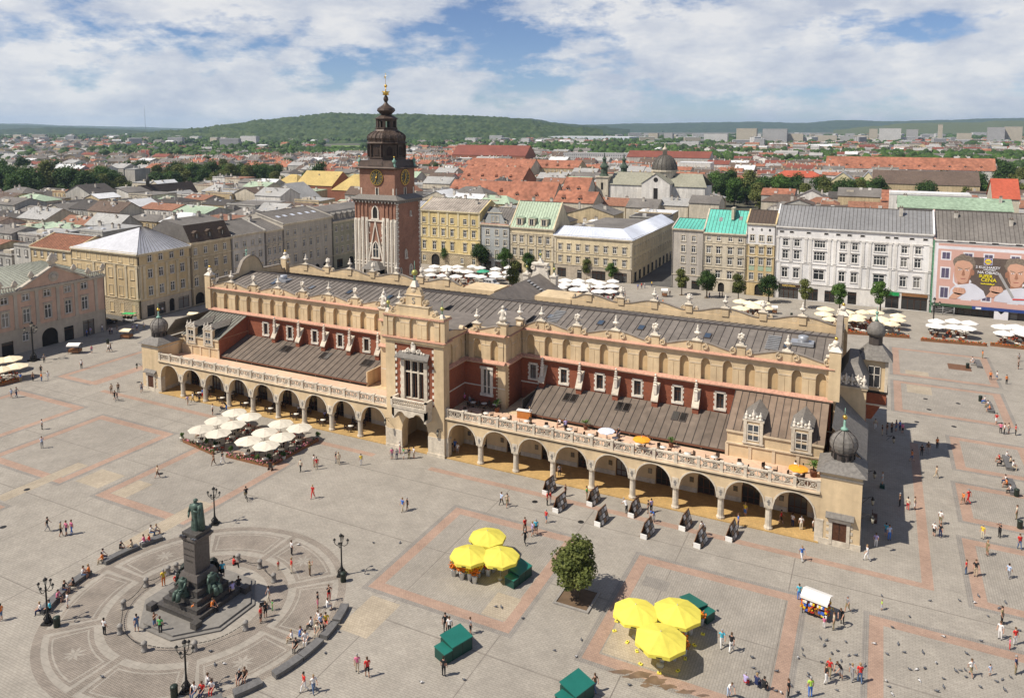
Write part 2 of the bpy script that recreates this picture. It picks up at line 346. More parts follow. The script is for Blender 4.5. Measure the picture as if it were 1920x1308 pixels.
patch(-20.6, -17.0, -18.0, -15.2, bandgrey); patch(14.0, 79.0, 18.0, 83.0, M('iron_cover', (0.16, 0.08, 0.045), var=0.2), 0.005, 'iron_grating')
for mx_, my_ in ((7.5, 34), (7.2, 45.5), (9.3, 52.5), (9.0, 58), (-30.9, -8), (-38, -6.0), (-88, -22), (-93, -40), (-124, 2), (12.5, 46), (14, 58), (-100, -33)):
    mb = MB(); mb.lathe([(0.38, 0), (0.38, 0.012), (0.30, 0.014)], 14); mb.build('manhole_cover', iron, square, (mx_, my_, 0))
# long joints between the paved fields
jm = M('paving_joint', (0.19, 0.165, 0.14), var=0.2)
for k in range(-9, 5):
    x_ = XC+k*11.9+5.9; y1_ = -4.6
    if -24 < x_ < 8 or x_ < -70 or -46 < x_ < -24: patch(x_-0.05, -60, x_+0.05, y1_, jm, 0.0022, 'paving_joint')
for y_ in (-8.0, -21.0, -33.5, -46.0): patch(-150, y_-0.05, 22, y_+0.05, jm, 0.0018, 'paving_joint')
# round pavement about the monument
MX, MY = -59.9, -39.8
def ring(name, r0, r1, z, mat, a0=0, a1=2*pi, n=72):
    pts = [(MX+r1*cos(a0+(a1-a0)*i/n), MY+r1*sin(a0+(a1-a0)*i/n)) for i in range(n+1)]+[(MX+r0*cos(a1-(a1-a0)*i/n), MY+r0*sin(a1-(a1-a0)*i/n)) for i in range(n+1)]
    mb = MB(); m_ = len(pts)
    vs = [(p[0], p[1], z) for p in pts]; fs = [(i, i+1, m_-2-i, m_-1-i) for i in range(n)]
    mb.add(vs, fs); return mb.build(name, mat, square)
smooth_st = brickmat('pale_paving_stone', (0.325, 0.292, 0.247), (0.30, 0.27, 0.228), (0.245, 0.218, 0.185), bw=0.9, bh=0.6, ms=0.02, axis='floor', var=0.12, bump=0.1)
ring('circle_pavement', 0.0, 14.6, 0.006, smooth_st); ring('cobble_border', 13.7, 14.5, 0.010, cobble); ring('cobble_walk', 6.6, 8.6, 0.010, cobble)
for k in range(8):
    a = pi/8+k*pi/4
    ring('cobble_panel', 9.4, 13.1, 0.010, cobble, a-0.33, a+0.33, 10)
    for rr in (9.75, 12.7): ring('stone_fillet', rr, rr+0.16, 0.014, smooth_st, a-0.29, a+0.29, 10)
    for da in (-0.29, 0.29):
        d = (cos(a+da), sin(a+da)); e = (-d[1]*0.08, d[0]*0.08)
        sheet('stone_fillet', [(MX+d[0]*9.75+e[0], MY+d[1]*9.75+e[1]), (MX+d[0]*9.75-e[0], MY+d[1]*9.75-e[1]), (MX+d[0]*12.8-e[0], MY+d[1]*12.8-e[1]), (MX+d[0]*12.8+e[0], MY+d[1]*12.8+e[1])], 0.0142, smooth_st)
    if k % 2 == 1:   # star inlay
        cx0, cy0 = MX+11.2*cos(a), MY+11.2*sin(a)
        for q in range(8):
            b = q*pi/4+a; p1 = (cx0+1.1*cos(b), cy0+1.1*sin(b)); e = (0.16*cos(b+pi/2), 0.16*sin(b+pi/2)); mdl = (cx0+0.5*cos(b), cy0+0.5*sin(b))
            sheet('star_inlay', [(cx0, cy0), (mdl[0]+e[0], mdl[1]+e[1]), p1, (mdl[0]-e[0], mdl[1]-e[1])], 0.0142, smooth_st)
    ax = k*pi/4
    sheet('cobble_spoke', [(MX+cos(ax)*8.6-sin(ax)*0.35, MY+sin(ax)*8.6+cos(ax)*0.35), (MX+cos(ax)*8.6+sin(ax)*0.35, MY+sin(ax)*8.6-cos(ax)*0.35), (MX+cos(ax)*13.7+sin(ax)*0.35, MY+sin(ax)*13.7-cos(ax)*0.35), (MX+cos(ax)*13.7-sin(ax)*0.35, MY+sin(ax)*13.7+cos(ax)*0.35)], 0.0102, cobble)
# wet stain running from the flower stall
wet = M('wet_paving', (0.17, 0.115, 0.08), rough=0.35, var=0.3, spec=0.4)
sr = random.Random(4)
for cx0, cy0, rx, ry in ((1165, 1259, 30, 5), (1200, 1264, 24, 8), (1226, 1276, 26, 9), (1252, 1286, 22, 7), (1285, 1296, 22, 5), (1212, 1284, 12, 4), (1180, 1268, 14, 4), (1318, 1303, 14, 3)): sheet('wet_stain', [G(cx0+rx*sr.uniform(.55, 1.1)*cos(k*.45), cy0+ry*sr.uniform(.5, 1.15)*sin(k*.45)) for k in range(14)], 0.0058+cx0*1e-6, wet)
# ================================================================ the cloth hall
hall = empty('cloth_hall', (XC, 0, 0), 0, 'long cream arcaded market hall with red brick walls and scrolled parapet', 'hall')
BAY = 50.5/9
U0, U1, UE = 5.05, 55.55, 59.9           # pavilion edge, turret edge, outer end
YH, YR = 12.5, 33.5                       # front and rear walls of the high hall
def arch_outline(w, z0, z1, hw, zs, zc, n=16, pw=2.2, qw=1/1.9):
    out = [(-w/2, z0), (-hw, z0)]
    for i in range(n+1):
        x = -hw+2*hw*i/n; out.append((x, zs+(zc-zs)*max(0.0, 1-abs(x/hw)**pw)**qw))
    out += [(hw, z0), (w/2, z0), (w/2, z1), (-w/2, z1)]
    return [p for i, p in enumerate(out) if i == 0 or hypot(p[0]-out[i-1][0], p[1]-out[i-1][1]) > 1e-4]
HW = BAY/2-0.46
mb = MB(); mb.prism(arch_outline(BAY-0.004, 2.85, 5.9, HW, 2.9, 5.42), 0.0, 0.85)
pts = [(-HW+2*HW*i/18, 2.9+2.52*max(0, 1-abs((-1+2*i/18))**2.2)**(1/1.9)) for i in range(19)]
for a, b in zip(pts, pts[1:]):    # archivolt
    la = hypot(*a); k = 0.16
    an = (a[0]*(1+0.07), a[1]+0.14 if abs(a[0]) < HW*0.98 else a[1]); bn = (b[0]*(1+0.07), b[1]+0.14 if abs(b[0]) < HW*0.98 else b[1])
    mb.prism([a, b, bn, an], -0.06, 0.0, mi=1)
bay_me = mb.mesh('arch_bay', [cream, stone])
mb = MB(); mb.lathe([(0.52, 0.12), (0.52, 0.35), (0.44, 0.42), (0.40, 0.6), (0.37, 2.45), (0.40, 2.55), (0.50, 2.78), (0.52, 2.85)], 10, (0, 0.42), smooth=False)
mb.taper(0, 0.42, 2.85, 3.0, 0.96, 0.96, 1.02, 1.0); mb.box(-0.42, 0.42, -0.05, 0.0, 3.05, 4.25); mb.box(-0.09, 0.09, -0.10, -0.05, 3.25, 3.95, 1); mb.box(-0.2, 0.2, -0.10, -0.05, 3.6, 3.72, 1)
col_me = mb.mesh('column', [stone, granite])
door_m = glassmat('shop_glass', (0.02, 0.02, 0.02), 0.1)
def shop_door_mesh():
    m = MB(); o = arch_outline(2.5, 0.12, 0.12, 1.1, 2.2, 3.55, 12)[1:-2]
    m.prism([(p[0], p[1]) for p in o], 5.65, 5.75, mi=1)
    for x in (-1.05, -0.38, 0.38, 1.05): m.box(x-0.05, x+0.05, 5.58, 5.66, 0.12, 2.6 if abs(x) > 1 else 3.3)
    for z in (0.14, 0.9, 2.3): m.box(-1.08, 1.08, 5.59, 5.66, z, z+0.1)
    return m.mesh('shop_door', [wood, door_m])
sdoor = shop_door_mesh()
mb = MB(); mb.prism(arch_outline(BAY-0.003, 0.12, 5.62, 1.12, 2.2, 3.6, 12), 5.4, 5.7); mb.box(-BAY/2, -1.2, 5.33, 5.4, 0.12, 0.75, 1); mb.box(1.2, BAY/2, 5.33, 5.4, 0.12, 0.75, 1)
back_me = mb.mesh('arcade_back_wall', [cream, stone])
mb = MB(); mb.box(-0.22, 0.22, 5.36, 5.4, 1.5, 2.1, 1); mb.box(-0.27, 0.27, 5.375, 5.4, 1.45, 2.15); case_me = mb.mesh('wall_case', [wood, glass])
# balustrade
PB = BAY/2
mb = MB(); mb.box(-0.19, 0.19, 0.02, 0.48, 6.12, 7.30); mb.box(-0.23, 0.23, -0.02, 0.52, 7.30, 7.42); mb.box(-0.23, 0.23, -0.02, 0.52, 6.10, 6.25); post_me = mb.mesh('baluster_post', stone)
mb = MB(); w2 = PB/2-0.19
mb.box(-w2, w2, 0.12, 0.38, 6.12, 6.32); mb.box(-w2, w2, 0.08, 0.42, 7.14, 7.32)
for q in (-1, 1):
    cxq = q*w2/2
    for sgn in (-1, 1):
        T = Matrix.Translation((cxq, 0.25, 6.73)) @ Matrix.Rotation(sgn*radians(52), 4, 'Y')
        mb.box(-0.06, 0.06, -0.08, 0.08, -0.62, 0.62, 0, T)
    ringp = [(cxq+0.27*cos(2*pi*i/10), 6.73+0.27*sin(2*pi*i/10)) for i in range(11)]
    for a, b in zip(ringp, ringp[1:]): mb.prism([a, b, (cxq+(b[0]-cxq)*0.62, 6.73+(b[1]-6.73)*0.62), (cxq+(a[0]-cxq)*0.62, 6.73+(a[1]-6.73)*0.62)], 0.17, 0.33)
mb.box(-0.05, 0.05, 0.15, 0.35, 6.3, 7.15)
bal_me = mb.mesh('baluster_panel', stone)
# attic
NW = 2.96
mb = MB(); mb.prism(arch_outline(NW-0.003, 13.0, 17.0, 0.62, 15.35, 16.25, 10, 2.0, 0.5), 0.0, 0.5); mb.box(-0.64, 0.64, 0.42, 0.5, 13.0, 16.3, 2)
for sgn in (-1, 1):
    mb.box(sgn*0.66 if sgn > 0 else -NW/2+0.002, NW/2-0.002 if sgn > 0 else -0.66, -0.05, 0.0, 15.32, 15.55, 1)
    mb.box(sgn*1.05-0.40, sgn*1.05+0.40, -0.045, 0.0, 13.15, 15.2, 0)
pp = arc(0, 15.4, 0.66, 0.90, pi, 0, 10)
for a, b in zip(pp, pp[1:]): mb.prism([a, b, (b[0]*1.13, 15.4+(b[1]-15.4)*1.1), (a[0]*1.13, 15.4+(a[1]-15.4)*1.1)], -0.05, 0.0, mi=1)
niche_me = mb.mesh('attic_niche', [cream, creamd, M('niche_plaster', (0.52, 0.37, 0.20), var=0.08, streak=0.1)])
def tile_ledge(L_, name='tile_ledge', z=12.75, out=0.55, rise=0.42):
    m = MB(); m.prism([(-out, z), (0.0, z), (0.0, z+rise+0.02), (-out, z+0.1)], -L_/2, L_/2, 'x', 0)
    m.prism([(-out+0.12, z-0.14), (0.0, z-0.14), (0.0, z-0.001), (-out+0.12, z-0.001)], -L_/2, L_/2, 'x', 1)
    return m
def volute(m, cx, cz, r, y0, y1, sgn=1, mi=1):
    prev = None
    for i in range(21):
        t = i/20; a = sgn*(t*2.6*pi)+pi/2; rr = r*(1-0.78*t); p = (cx+rr*cos(a), cz+rr*sin(a)); pi_ = (cx+rr*0.70*cos(a), cz+rr*0.70*sin(a))
        if prev: m.prism([prev[0], p, pi_, prev[1]], y0-0.12, y1+0.03, mi=mi)
        prev = (p, pi_)
    m.prism([(cx+r*0.8*cos(2*pi*i/12), cz+r*0.8*sin(2*pi*i/12)) for i in range(12)], y0, y1, mi=0)
def crest_half(L_):
    """from an urn pedestal (x=0) down to a mask pedestal (x=L): S-curved coping with a volute at each end; base z=0"""
    m = MB(); top = [(0.55+(L_-1.1)*i/16, 0.35+0.85*(0.5+0.5*cos(pi*i/16))) for i in range(17)]
    m.prism([(0.0, 0), (L_, 0), (L_, 0.45), *top[::-1], (0.0, 1.2)], 0, 0.42, mi=0)
    for a, b in zip(top, top[1:]): m.prism([a, b, (b[0], b[1]+0.10), (a[0], a[1]+0.10)], -0.1, 0.52, mi=2)
    volute(m, 1.08, 0.66, 0.52, -0.12, 0.40, -1); volute(m, L_-1.06, 0.54, 0.50, -0.12, 0.40, 1)
    return m
coping = M('coping_lead', (0.24, 0.205, 0.17), var=0.2, rough=0.7)
LP = NW*2
crest_me = crest_half(LP).mesh('crest_scroll', [cream, creamd, coping])
mb = MB(); mb.box(-0.55, 0.55, -0.06, 0.62, 0, 1.18); mb.box(-0.64, 0.64, -0.14, 0.70, 1.18, 1.30); mb.box(-0.72, 0.72, -0.20, 0.76, 1.30, 1.44, 1); mb.taper(0, 0.28, 1.44, 1.62, 1.0, 0.8, 0.6, 0.5, 1)
ped_me = mb.mesh('pedestal', [cream, stone])
mb = MB(); mb.lathe([(0.16, 0), (0.2, 0.12), (0.12, 0.25), (0.14, 0.4), (0.42, 0.66), (0.46, 0.85), (0.30, 0.98), (0.20, 1.06), (0.26, 1.2), (0.16, 1.45), (0.10, 1.62), (0.13, 1.75), (0.02, 1.95)], 10, (0, 0.28))
for k in range(6):
    a = k*pi/3; mb.ball((0.4*cos(a), 0.28+0.4*sin(a), 0.8), 0.13, 6, 4)
urn_me = mb.mesh('urn_finial', stonew)
mb = MB(); mb.box(-0.3, 0.3, 0.0, 0.55, 0, 0.25); mb.ball((0, 0.25, 0.78), 0.42, 10, 8, sc=(0.85, 0.8, 1.15)); mb.ball((0, -0.1, 0.72), 0.12, 6, 5, sc=(0.8, 1.2, 1.4)); mb.box(-0.16, 0.16, -0.1, 0.0, 0.48, 0.56); mb.box(-0.3, 0.3, -0.12, 0.02, 0.92, 1.0)
for sgn in (-1, 1): mb.ball((sgn*0.40, 0.2, 0.82), 0.2, 7, 5, sc=(0.8, 0.7, 1.5)); mb.ball((sgn*0.28, 0.1, 1.22), 0.2, 7, 5); mb.ball((sgn*0.15, -0.09, 0.85), 0.07, 5, 4)
mb.ball((0, 0.2, 1.32), 0.22, 7, 5)
mask_me = mb.mesh('mask_finial', stonew)
def flip(o): o.scale = (-1, 1, 1)
roofm = [zinc, zincd]
def seam_panel(w, run, rise, th=0.06):
    """one standing-seam roof sheet: x 0..w, climbs along +y"""
    m = MB(); m.slab([(0.0, 0, 0), (w, 0, 0), (w, run, rise), (0.0, run, rise)], th, 0)
    L_ = hypot(run, rise); T = Matrix.Rotation(atan2(rise, run), 4, 'X'); m.box(-0.03, 0.03, 0, L_, -0.02, 0.075, 1, T); return m
for s in (-1, 1):
    W = lambda u: s*u
    fl = MB(); a, b = sorted((W(U0), W(U1))); fl.box(a, b, -0.25, 5.6, 0.0, 0.12); fl.build('arcade_floor', brickmat('honey_floor_tile', (0.46, 0.30, 0.12), (0.41, 0.265, 0.105), (0.34, 0.23, 0.1), 0.5, 0.5, 0.02, axis='floor', var=0.15, bump=0.1), hall)
    ce = MB(); ce.box(a, b, 0.0, 12.5, 5.62, 5.9, 0); ce.box(a, b, -0.12, 5.35, 5.9, 6.08, 1); ce.box(a, b, -0.22, 0.0, 5.86, 6.10, 2); ce.build('terrace_floor', [cream, terracotta, creamd], hall)
    for k in range(9):
        u = W(U0+BAY*(k+0.5)); inst('arch_bay', bay_me, hall, (u, 0, 0)); inst('arcade_back_wall', back_me, hall, (u, 0, 0)); inst('shop_door', sdoor, hall, (u, 0, 0))
        inst('wall_case', case_me, hall, (u-1.9, 0, 0))
        if k: inst('column', col_me, hall, (W(U0+BAY*k), 0, 0))
    for u in (U0+0.02, U1-0.02):
        pm = MB(); pm.box(-0.46, 0.46, -0.03, 0.86, 0.0, 2.86); pm.box(-0.5, 0.5, -0.06, 0.9, 2.7, 2.9); pm.build('half_pier', stone, hall, (W(u), 0, 0))
    for k in range(19): inst('baluster_post', post_me, hall, (W(U0+PB*k+(0.2 if k == 0 else -0.2 if k == 18 else 0)), 0, 0))
    for k in range(18): inst('baluster_panel', bal_me, hall, (W(U0+PB*(k+0.5)), 0, 0))
    # hall wing wall of brick, with windows
    wu = [13.36, 18.45, 24.2, 29.95, 35.8, 41.7]
    holes = [(W(u)-0.52, W(u)+0.52, 9.35, 11.5) for u in wu]
    a, b = sorted((W(11.3), W(56.0)))
    wm = MB(); wall_grid(wm, a, b, 5.9, 12.75, holes, 0.35, 0, 1, YH); wm.box(a, b, YH-0.1, YH, 8.55, 8.72, 1)
    hw = wm.build('hall_wall', [redbrick, stonew], hall)
    fr = MB(); fr.box(-0.75, -0.5, YH-0.08, YH+0.05, 9.1, 11.6); fr.box(0.5, 0.75, YH-0.08, YH+0.05, 9.1, 11.6); fr.box(-0.75, 0.75, YH-0.08, YH+0.05, 11.5, 11.8); fr.box(-0.85, 0.85, YH-0.14, YH+0.05, 9.05, 9.33)
    for z in (9.3, 10.0, 10.7, 11.2):
        for q in (-1, 1): fr.box(q*0.8-0.1, q*0.8+0.1, YH-0.05, YH+0.02, z, z+0.3)
    for x in (-0.5, -0.03, 0.44): fr.box(x, x+0.07, YH+0.18, YH+0.26, 9.36, 11.5, 1)
    fr.box(-0.5, 0.5, YH+0.18, YH+0.26, 10.75, 10.83, 1)
    frm = fr.mesh('window', [stonew, wood]); pn = MB(); pn.quad((-0.51, YH+0.27, 9.35), (0.51, YH+0.27, 9.35), (0.51, YH+0.27, 11.5), (-0.51, YH+0.27, 11.5)); pnm = pn.mesh('pane', glass)
    for u in wu:
        f_ = inst('window', frm, hall, (W(u), 0, 0)); inst('pane', pnm, f_)
    bt = MB(); bt.prism([(YH, 8.0), (YH-1.35, 8.0), (YH-1.35, 9.6), (YH, 11.5)], -0.42, 0.42, 'x', 0); bt.slab([(-0.5, YH-1.5, 9.52), (0.5, YH-1.5, 9.52), (0.5, YH-0.1, 11.75), (-0.5, YH-0.1, 11.75)], 0.2, 1)
    btm = bt.mesh('buttress', [redbrick, stone])
    pk = MB(); pk.box(-0.22, 0.22, YH-1.15, YH-0.72, 10.3, 11.6); pk.box(-0.28, 0.28, YH-1.2, YH-0.66, 11.55, 11.72); pk.taper(0, YH-0.93, 11.72, 12.9, 0.36, 0.36, 0.12, 0.12); pk.ball((0, YH-0.93, 13.05), 0.17, 6, 5)
    for z in (12.0, 12.35, 12.65): pk.box(-0.24+(z-12)*0.12, 0.24-(z-12)*0.12, YH-1.17, YH-0.69, z, z+0.08)
    pkm = pk.mesh('pinnacle', stonew)
    for u in (15.3, 21.35, 27.0, 32.85, 38.6):
        q = inst('buttress', btm, hall, (W(u), 0, 0)); inst('pinnacle', pkm, q)
    # attic over it
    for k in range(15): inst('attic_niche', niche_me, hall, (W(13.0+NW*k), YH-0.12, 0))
    L_ = 56.0-11.3; um = (56.0+11.3)/2
    tile_ledge(L_).build('tile_ledge', [tilepink, creamd], hall, (W(um), YH-0.1, 0))
    tl = MB(); tl.prism([(-0.5, 16.98), (0.3, 16.98), (0.3, 17.36), (-0.5, 17.06)], -L_/2, L_/2, 'x', 0); tl.prism([(-0.32, 16.8), (0.3, 16.8), (0.3, 16.979), (-0.32, 16.979)], -L_/2, L_/2, 'x', 1)
    tl.build('attic_tile_course', [tilepink, creamd], hall, (W(um), YH-0.1, 0))
    for yb, sy in ((YH-0.12, 1), (YR+0.12, -1)):
        for k in range(8):
            u = 14.7+LP*k
            if u > 57: break
            last = u > 54
            ur = k % 2 == 0
            p = inst('pedestal', ped_me, hall, (W(u if not last else 55.6), yb, 17.2)); p.scale = (1, sy, 1)
            q = inst('urn_finial' if ur else 'mask_finial', urn_me if ur else mask_me, hall, (W(u if not last else 55.6), yb, 18.82)); q.scale = (1, sy, 1)
        for k in range(7):
            u = 14.7+LP*k; up = k % 2 == 0
            o = inst('crest_scroll', crest_me, hall, (W(u if up else u+LP), yb, 17.22)); o.scale = ((1 if up else -1)*s, sy, 1)
        o = inst('crest_scroll', crest_me, hall, (W(14.7), yb, 17.22)); o.scale = (-s*0.6, sy, 1)
    rw = MB(); rw.box(a, b, YR-0.35, YR, 6, 17.3); rw.build('rear_wall', cream, hall)
    # end wall with its shaped gable
    ew = MB(); xe = W(56.0)
    prof = [(YH, 0), (YR, 0), (YR, 17.3), (YR-1.6, 17.3), (YR-2.0, 18.3), (26.4, 18.4), (25.8, 19.6), (25.2, 20.6), (24.2, 21.3), (23, 21.6), (21.8, 21.3), (20.8, 20.6), (20.2, 19.6), (19.6, 18.4), (YH+2.0, 18.3), (YH+1.6, 17.3), (YH, 17.3)]
    ew.prism(prof, xe-0.25, xe+0.25, 'x', 0)
    for (p, q) in zip(prof[2:-1], prof[3:]): ew.slab([(xe-0.4, p[0], p[1]+0.14), (xe+0.4, p[0], p[1]+0.14), (xe+0.4, q[0], q[1]+0.14), (xe-0.4, q[0], q[1]+0.14)], 0.15, 1)
    for yy in (YH+0.2, YR-0.2): ew.box(xe-0.7, xe+0.7, yy-0.7, yy+0.7, 12.9, 19.4); ew.taper(xe, yy, 19.4, 20.0, 1.6, 1.6, 0.6, 0.6, 2); ew.ball((xe, yy, 20.4), 0.42, 8, 6, 2); ew.ball((xe, yy, 21.0), 0.24, 8, 6, 3)
    ew.build('end_gable', [cream, coping, stonew, gold], hall)
    # lean-to roof of the cafe behind the terrace
    ua, ub = (14.6, 43.9) if s > 0 else (13.2, 46.0)
    n = 26; pw_ = (ub-ua)/n; me = seam_panel(pw_-0.006, 6.6, 2.25).mesh('roof_panel', [M('brown_lean_to_metal', (0.15, 0.118, 0.092), rough=0.7, var=0.14, scale=0.8, big=0.14, rnd=0.09, streak=0.12), zincd])
    lr = MB(); lr.box(*sorted((W(ua), W(ub))), 5.62, 5.72, 6.30, 6.55, 0); lr.box(*sorted((W(ua), W(ub))), 5.9, 6.0, 6.08, 6.5, 1)
    for k in range(10): lr.box(W(ua+(ub-ua)*k/9)-0.05, W(ua+(ub-ua)*k/9)+0.05, 5.82, 5.9, 6.08, 6.5, 2)
    lean = lr.build('lean_to_roof', [M('brown_fascia', (0.17, 0.075, 0.045), var=0.1), dark, white], hall)
    for k in range(n): inst('roof_panel', me, lean, (min(W(ua+pw_*k), W(ua+pw_*(k+1))), 5.6, 6.62))
    sk = MB(); sk.slab([(-0.02, 0, 0), (0.92, 0, 0), (0.92, 1.7, 0.58), (-0.02, 1.7, 0.58)], 0.12, 1); sk.slab([(0.06, 0.1, 0.045), (0.84, 0.1, 0.045), (0.84, 1.6, 0.555), (0.06, 1.6, 0.555)], 0.02, 0); skm = sk.mesh('skylight', [glassmat('roof_glass', (0.015, 0.014, 0.013), 0.2), zincd])
    for u in ((19.5, 27.6, 35.7) if s > 0 else (17.5, 26.5, 35.5)):
        for q in (0, 1.1): inst('skylight', skm, lean, (W(u)+q, 9.2, 7.98))
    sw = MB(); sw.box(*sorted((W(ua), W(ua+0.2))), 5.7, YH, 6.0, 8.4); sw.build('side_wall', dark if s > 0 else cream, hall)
    # end block with dormers
    ea, eb = (44.0, 55.4) if s > 0 else (46.2, 55.4)
    A, B = sorted((W(ea), W(eb)))
    eb_ = MB(); eb_.box(A, B, 5.35, YH, 5.9, 9.55); eb_.box(A-0.1, B+0.1, 5.18, 5.35, 7.75, 7.95, 1); eb_.box(A-0.1, B+0.1, 5.15, 5.36, 9.3, 9.56, 1)
    eb_.prism([(5.35, 9.55), (YH, 9.55), (YH, 12.6)], A, A+0.3, 'x', 0 if s < 0 else 2); eb_.prism([(5.35, 9.55), (YH, 9.55), (YH, 12.6)], B-0.3, B, 'x', 2 if s < 0 else 0)
    for xw in (A if s > 0 else B,):
        eb_.box(xw-0.05, xw+0.05, 5.5, YH-0.1, 6.2, 9.5, 2)
    for k in range(5): xx = A+(B-A)*k/4; eb_.box(xx-0.2, xx+0.2, 5.24, 5.35, 6.1, 7.75, 1)
    end = eb_.build('end_block', [cream, creamd, redbrick], hall)
    n = 13; pw_ = (B-A+0.3)/n; me = seam_panel(pw_-0.006, 7.3, 3.05).mesh('roof_panel', [M('brown_roof_metal' if s > 0 else 'greenish_roof_metal', (0.20, 0.145, 0.105) if s > 0 else (0.17, 0.165, 0.14), rough=0.6, var=0.15, scale=0.8, rnd=0.1, streak=0.1), zincd])
    for k in range(n): inst('roof_panel', me, end, (A-0.15+pw_*k, 5.2, 9.62))
    dm = MB(); dm.box(-1.15, 1.15, 5.22, 5.7, 8.3, 11.1); dm.box(-1.3, 1.3, 5.1, 5.75, 11.1, 11.35, 1); dm.box(-1.3, 1.3, 5.1, 5.3, 8.15, 8.35, 1)
    for q in (-1, 1): dm.box(q*0.98-0.2, q*0.98+0.2, 5.1, 5.22, 8.35, 11.1, 1)
    dm.box(-0.74, 0.74, 5.19, 5.23, 8.6, 10.75, 3)
    for x in (-0.72, -0.05, 0.62): dm.box(x, x+0.1, 5.13, 5.2, 8.6, 10.75, 2)
    for z in (8.6, 9.75, 10.65): dm.box(-0.72, 0.72, 5.135, 5.2, z, z+0.1, 2)
    dm.add([(-1.35, 5.1, 11.36), (1.35, 5.1, 11.36), (0, 6.2, 12.15), (-1.35, 9.0, 11.36), (1.35, 9.0, 11.36), (0, 11.0, 12.15)], [(0, 1, 2), (0, 2, 5, 3), (1, 4, 5, 2)], 4)
    dmm = dm.mesh('dormer', [cream, stone, stonew, glass, slate])
    on = MB()
    for q in (-1, 0, 1): on.lathe([(0.2, 11.35), (0.24, 11.5), (0.1, 11.62), (0.22, 11.85), (0.2, 12.0+0.2*(q == 0)), (0.06, 12.15+0.2*(q == 0)), (0.1, 12.3+0.2*(q == 0)), (0.0, 12.45+0.25*(q == 0))], 7, (q*0.85, 5.25))
    on.box(-1.1, 1.1, 5.17, 5.3, 11.35, 11.6)
    for q in (-1, 1): on.ball((q*0.42, 5.25, 11.75), 0.2, 7, 5)
    onm = on.mesh('dormer_crest', stonew)
    for u in ((47.2, 52.9) if s > 0 else (48.6, 53.0)):
        q = inst('dormer', dmm, hall, (W(u), 0, 0)); inst('dormer_crest', onm, q)
    # corner turrets, front and rear
    for yc, fy in ((2.2, 1),):
        xc_ = W(57.72); hwid = 2.18
        t_ = MB(); t_.box(xc_-hwid, xc_+hwid, yc-hwid, yc+hwid, 0, 8.75, 0); t_.box(xc_-hwid-0.1, xc_+hwid+0.1, yc-hwid-0.1, yc+hwid+0.1, 0, 0.7, 1)
        t_.box(xc_-hwid-0.08, xc_+hwid+0.08, yc-hwid-0.08, yc+hwid+0.08, 8.0, 8.2, 1); t_.box(xc_-hwid-0.06, xc_+hwid+0.06, yc-hwid-0.06, yc+hwid+0.06, 8.55, 8.75, 1)
        tw = t_.build('corner_turret', [cream, stone], hall)
        r_ = MB(); r_.taper(xc_, yc, 8.75, 9.75, 5.3, 5.3, 2.3, 2.3); r_.box(xc_-2.65, xc_+2.65, yc-2.65, yc+2.65, 8.7, 8.76); r_.build('turret_roof', slate, tw)
        d_ = MB(); d_.lathe([(1.35, 10.2), (1.4, 10.35), (1.22, 10.4), (1.22, 11.3), (1.42, 11.4), (1.42, 11.5)], 8, (xc_, yc), smooth=False, ph=pi/8)
        for k in range(8): a_ = k*pi/4; d_.cbox(xc_+1.14*cos(a_), yc+1.14*sin(a_), 10.55, 0.3, 0.3, 0.6, 1)
        d_.build('turret_drum', [zincd, dark], tw, (0, 0, -.75))
        o_ = MB(); o_.lathe([(1.28, 11.5), (1.44, 11.9), (1.49, 12.3), (1.4, 12.8), (1.13, 13.25), (0.72, 13.6), (0.3, 13.85), (0.14, 13.95)], 16, (xc_, yc), smooth=False)
        for k in range(8):
            a_ = 2*pi*k/8; pr = [(1.3, 11.5), (1.46, 11.9), (1.51, 12.3), (1.42, 12.8), (1.15, 13.26), (0.74, 13.62), (0.3, 13.88)]
            o_.path([(xc_+q[0]*cos(a_), yc+q[0]*sin(a_), q[1]) for q in pr], 0.05, 4, 1)
        o_.build('turret_dome', [slate, zincd], tw, (0, 0, -.75))
        f_ = MB(); f_.lathe([(0.45, 13.9), (0.35, 14.1), (0.14, 14.25), (0.14, 14.7), (0.1, 15.1)], 8, (xc_, yc)); f_.ball((xc_, yc, 15.4), 0.28, 8, 6, 1); f_.tube((xc_, yc, 15.6), (xc_, yc, 16.5), 0.06, 0.03, 5); f_.build('turret_finial', [copper, gold], tw, (0, 0, -.75))
        if fy > 0:
            dr = MB(); dr.box(xc_-0.75, xc_+0.75, yc-hwid-0.06, yc-hwid+0.02, 0.7, 2.9, 1); dr.box(xc_-1.1, xc_-0.75, yc-hwid-0.14, yc-hwid, 0.2, 3.1); dr.box(xc_+0.75, xc_+1.1, yc-hwid-0.14, yc-hwid, 0.2, 3.1); dr.box(xc_-1.2, xc_+1.2, yc-hwid-0.18, yc-hwid, 2.9, 3.25)
            dr.prism([(yc-hwid-0.55, 3.5), (yc-hwid, 4.0), (yc-hwid, 3.45), (yc-hwid-0.5, 3.4)], xc_-1.5, xc_+1.5, 'x', 2); dr.box(xc_-0.02, xc_+0.02, yc-hwid-0.09, yc-hwid-0.05, 0.75, 2.9, 3)
            for z in (0.9, 1.7, 2.4):
                for q in (-1, 1): dr.box(xc_+q*1.25-0.15, xc_+q*1.25+0.15, yc-hwid-0.05, yc-hwid+0.01, z, z+0.35)
            dr.build('turret_door', [stone, wood, slate, dark], tw)
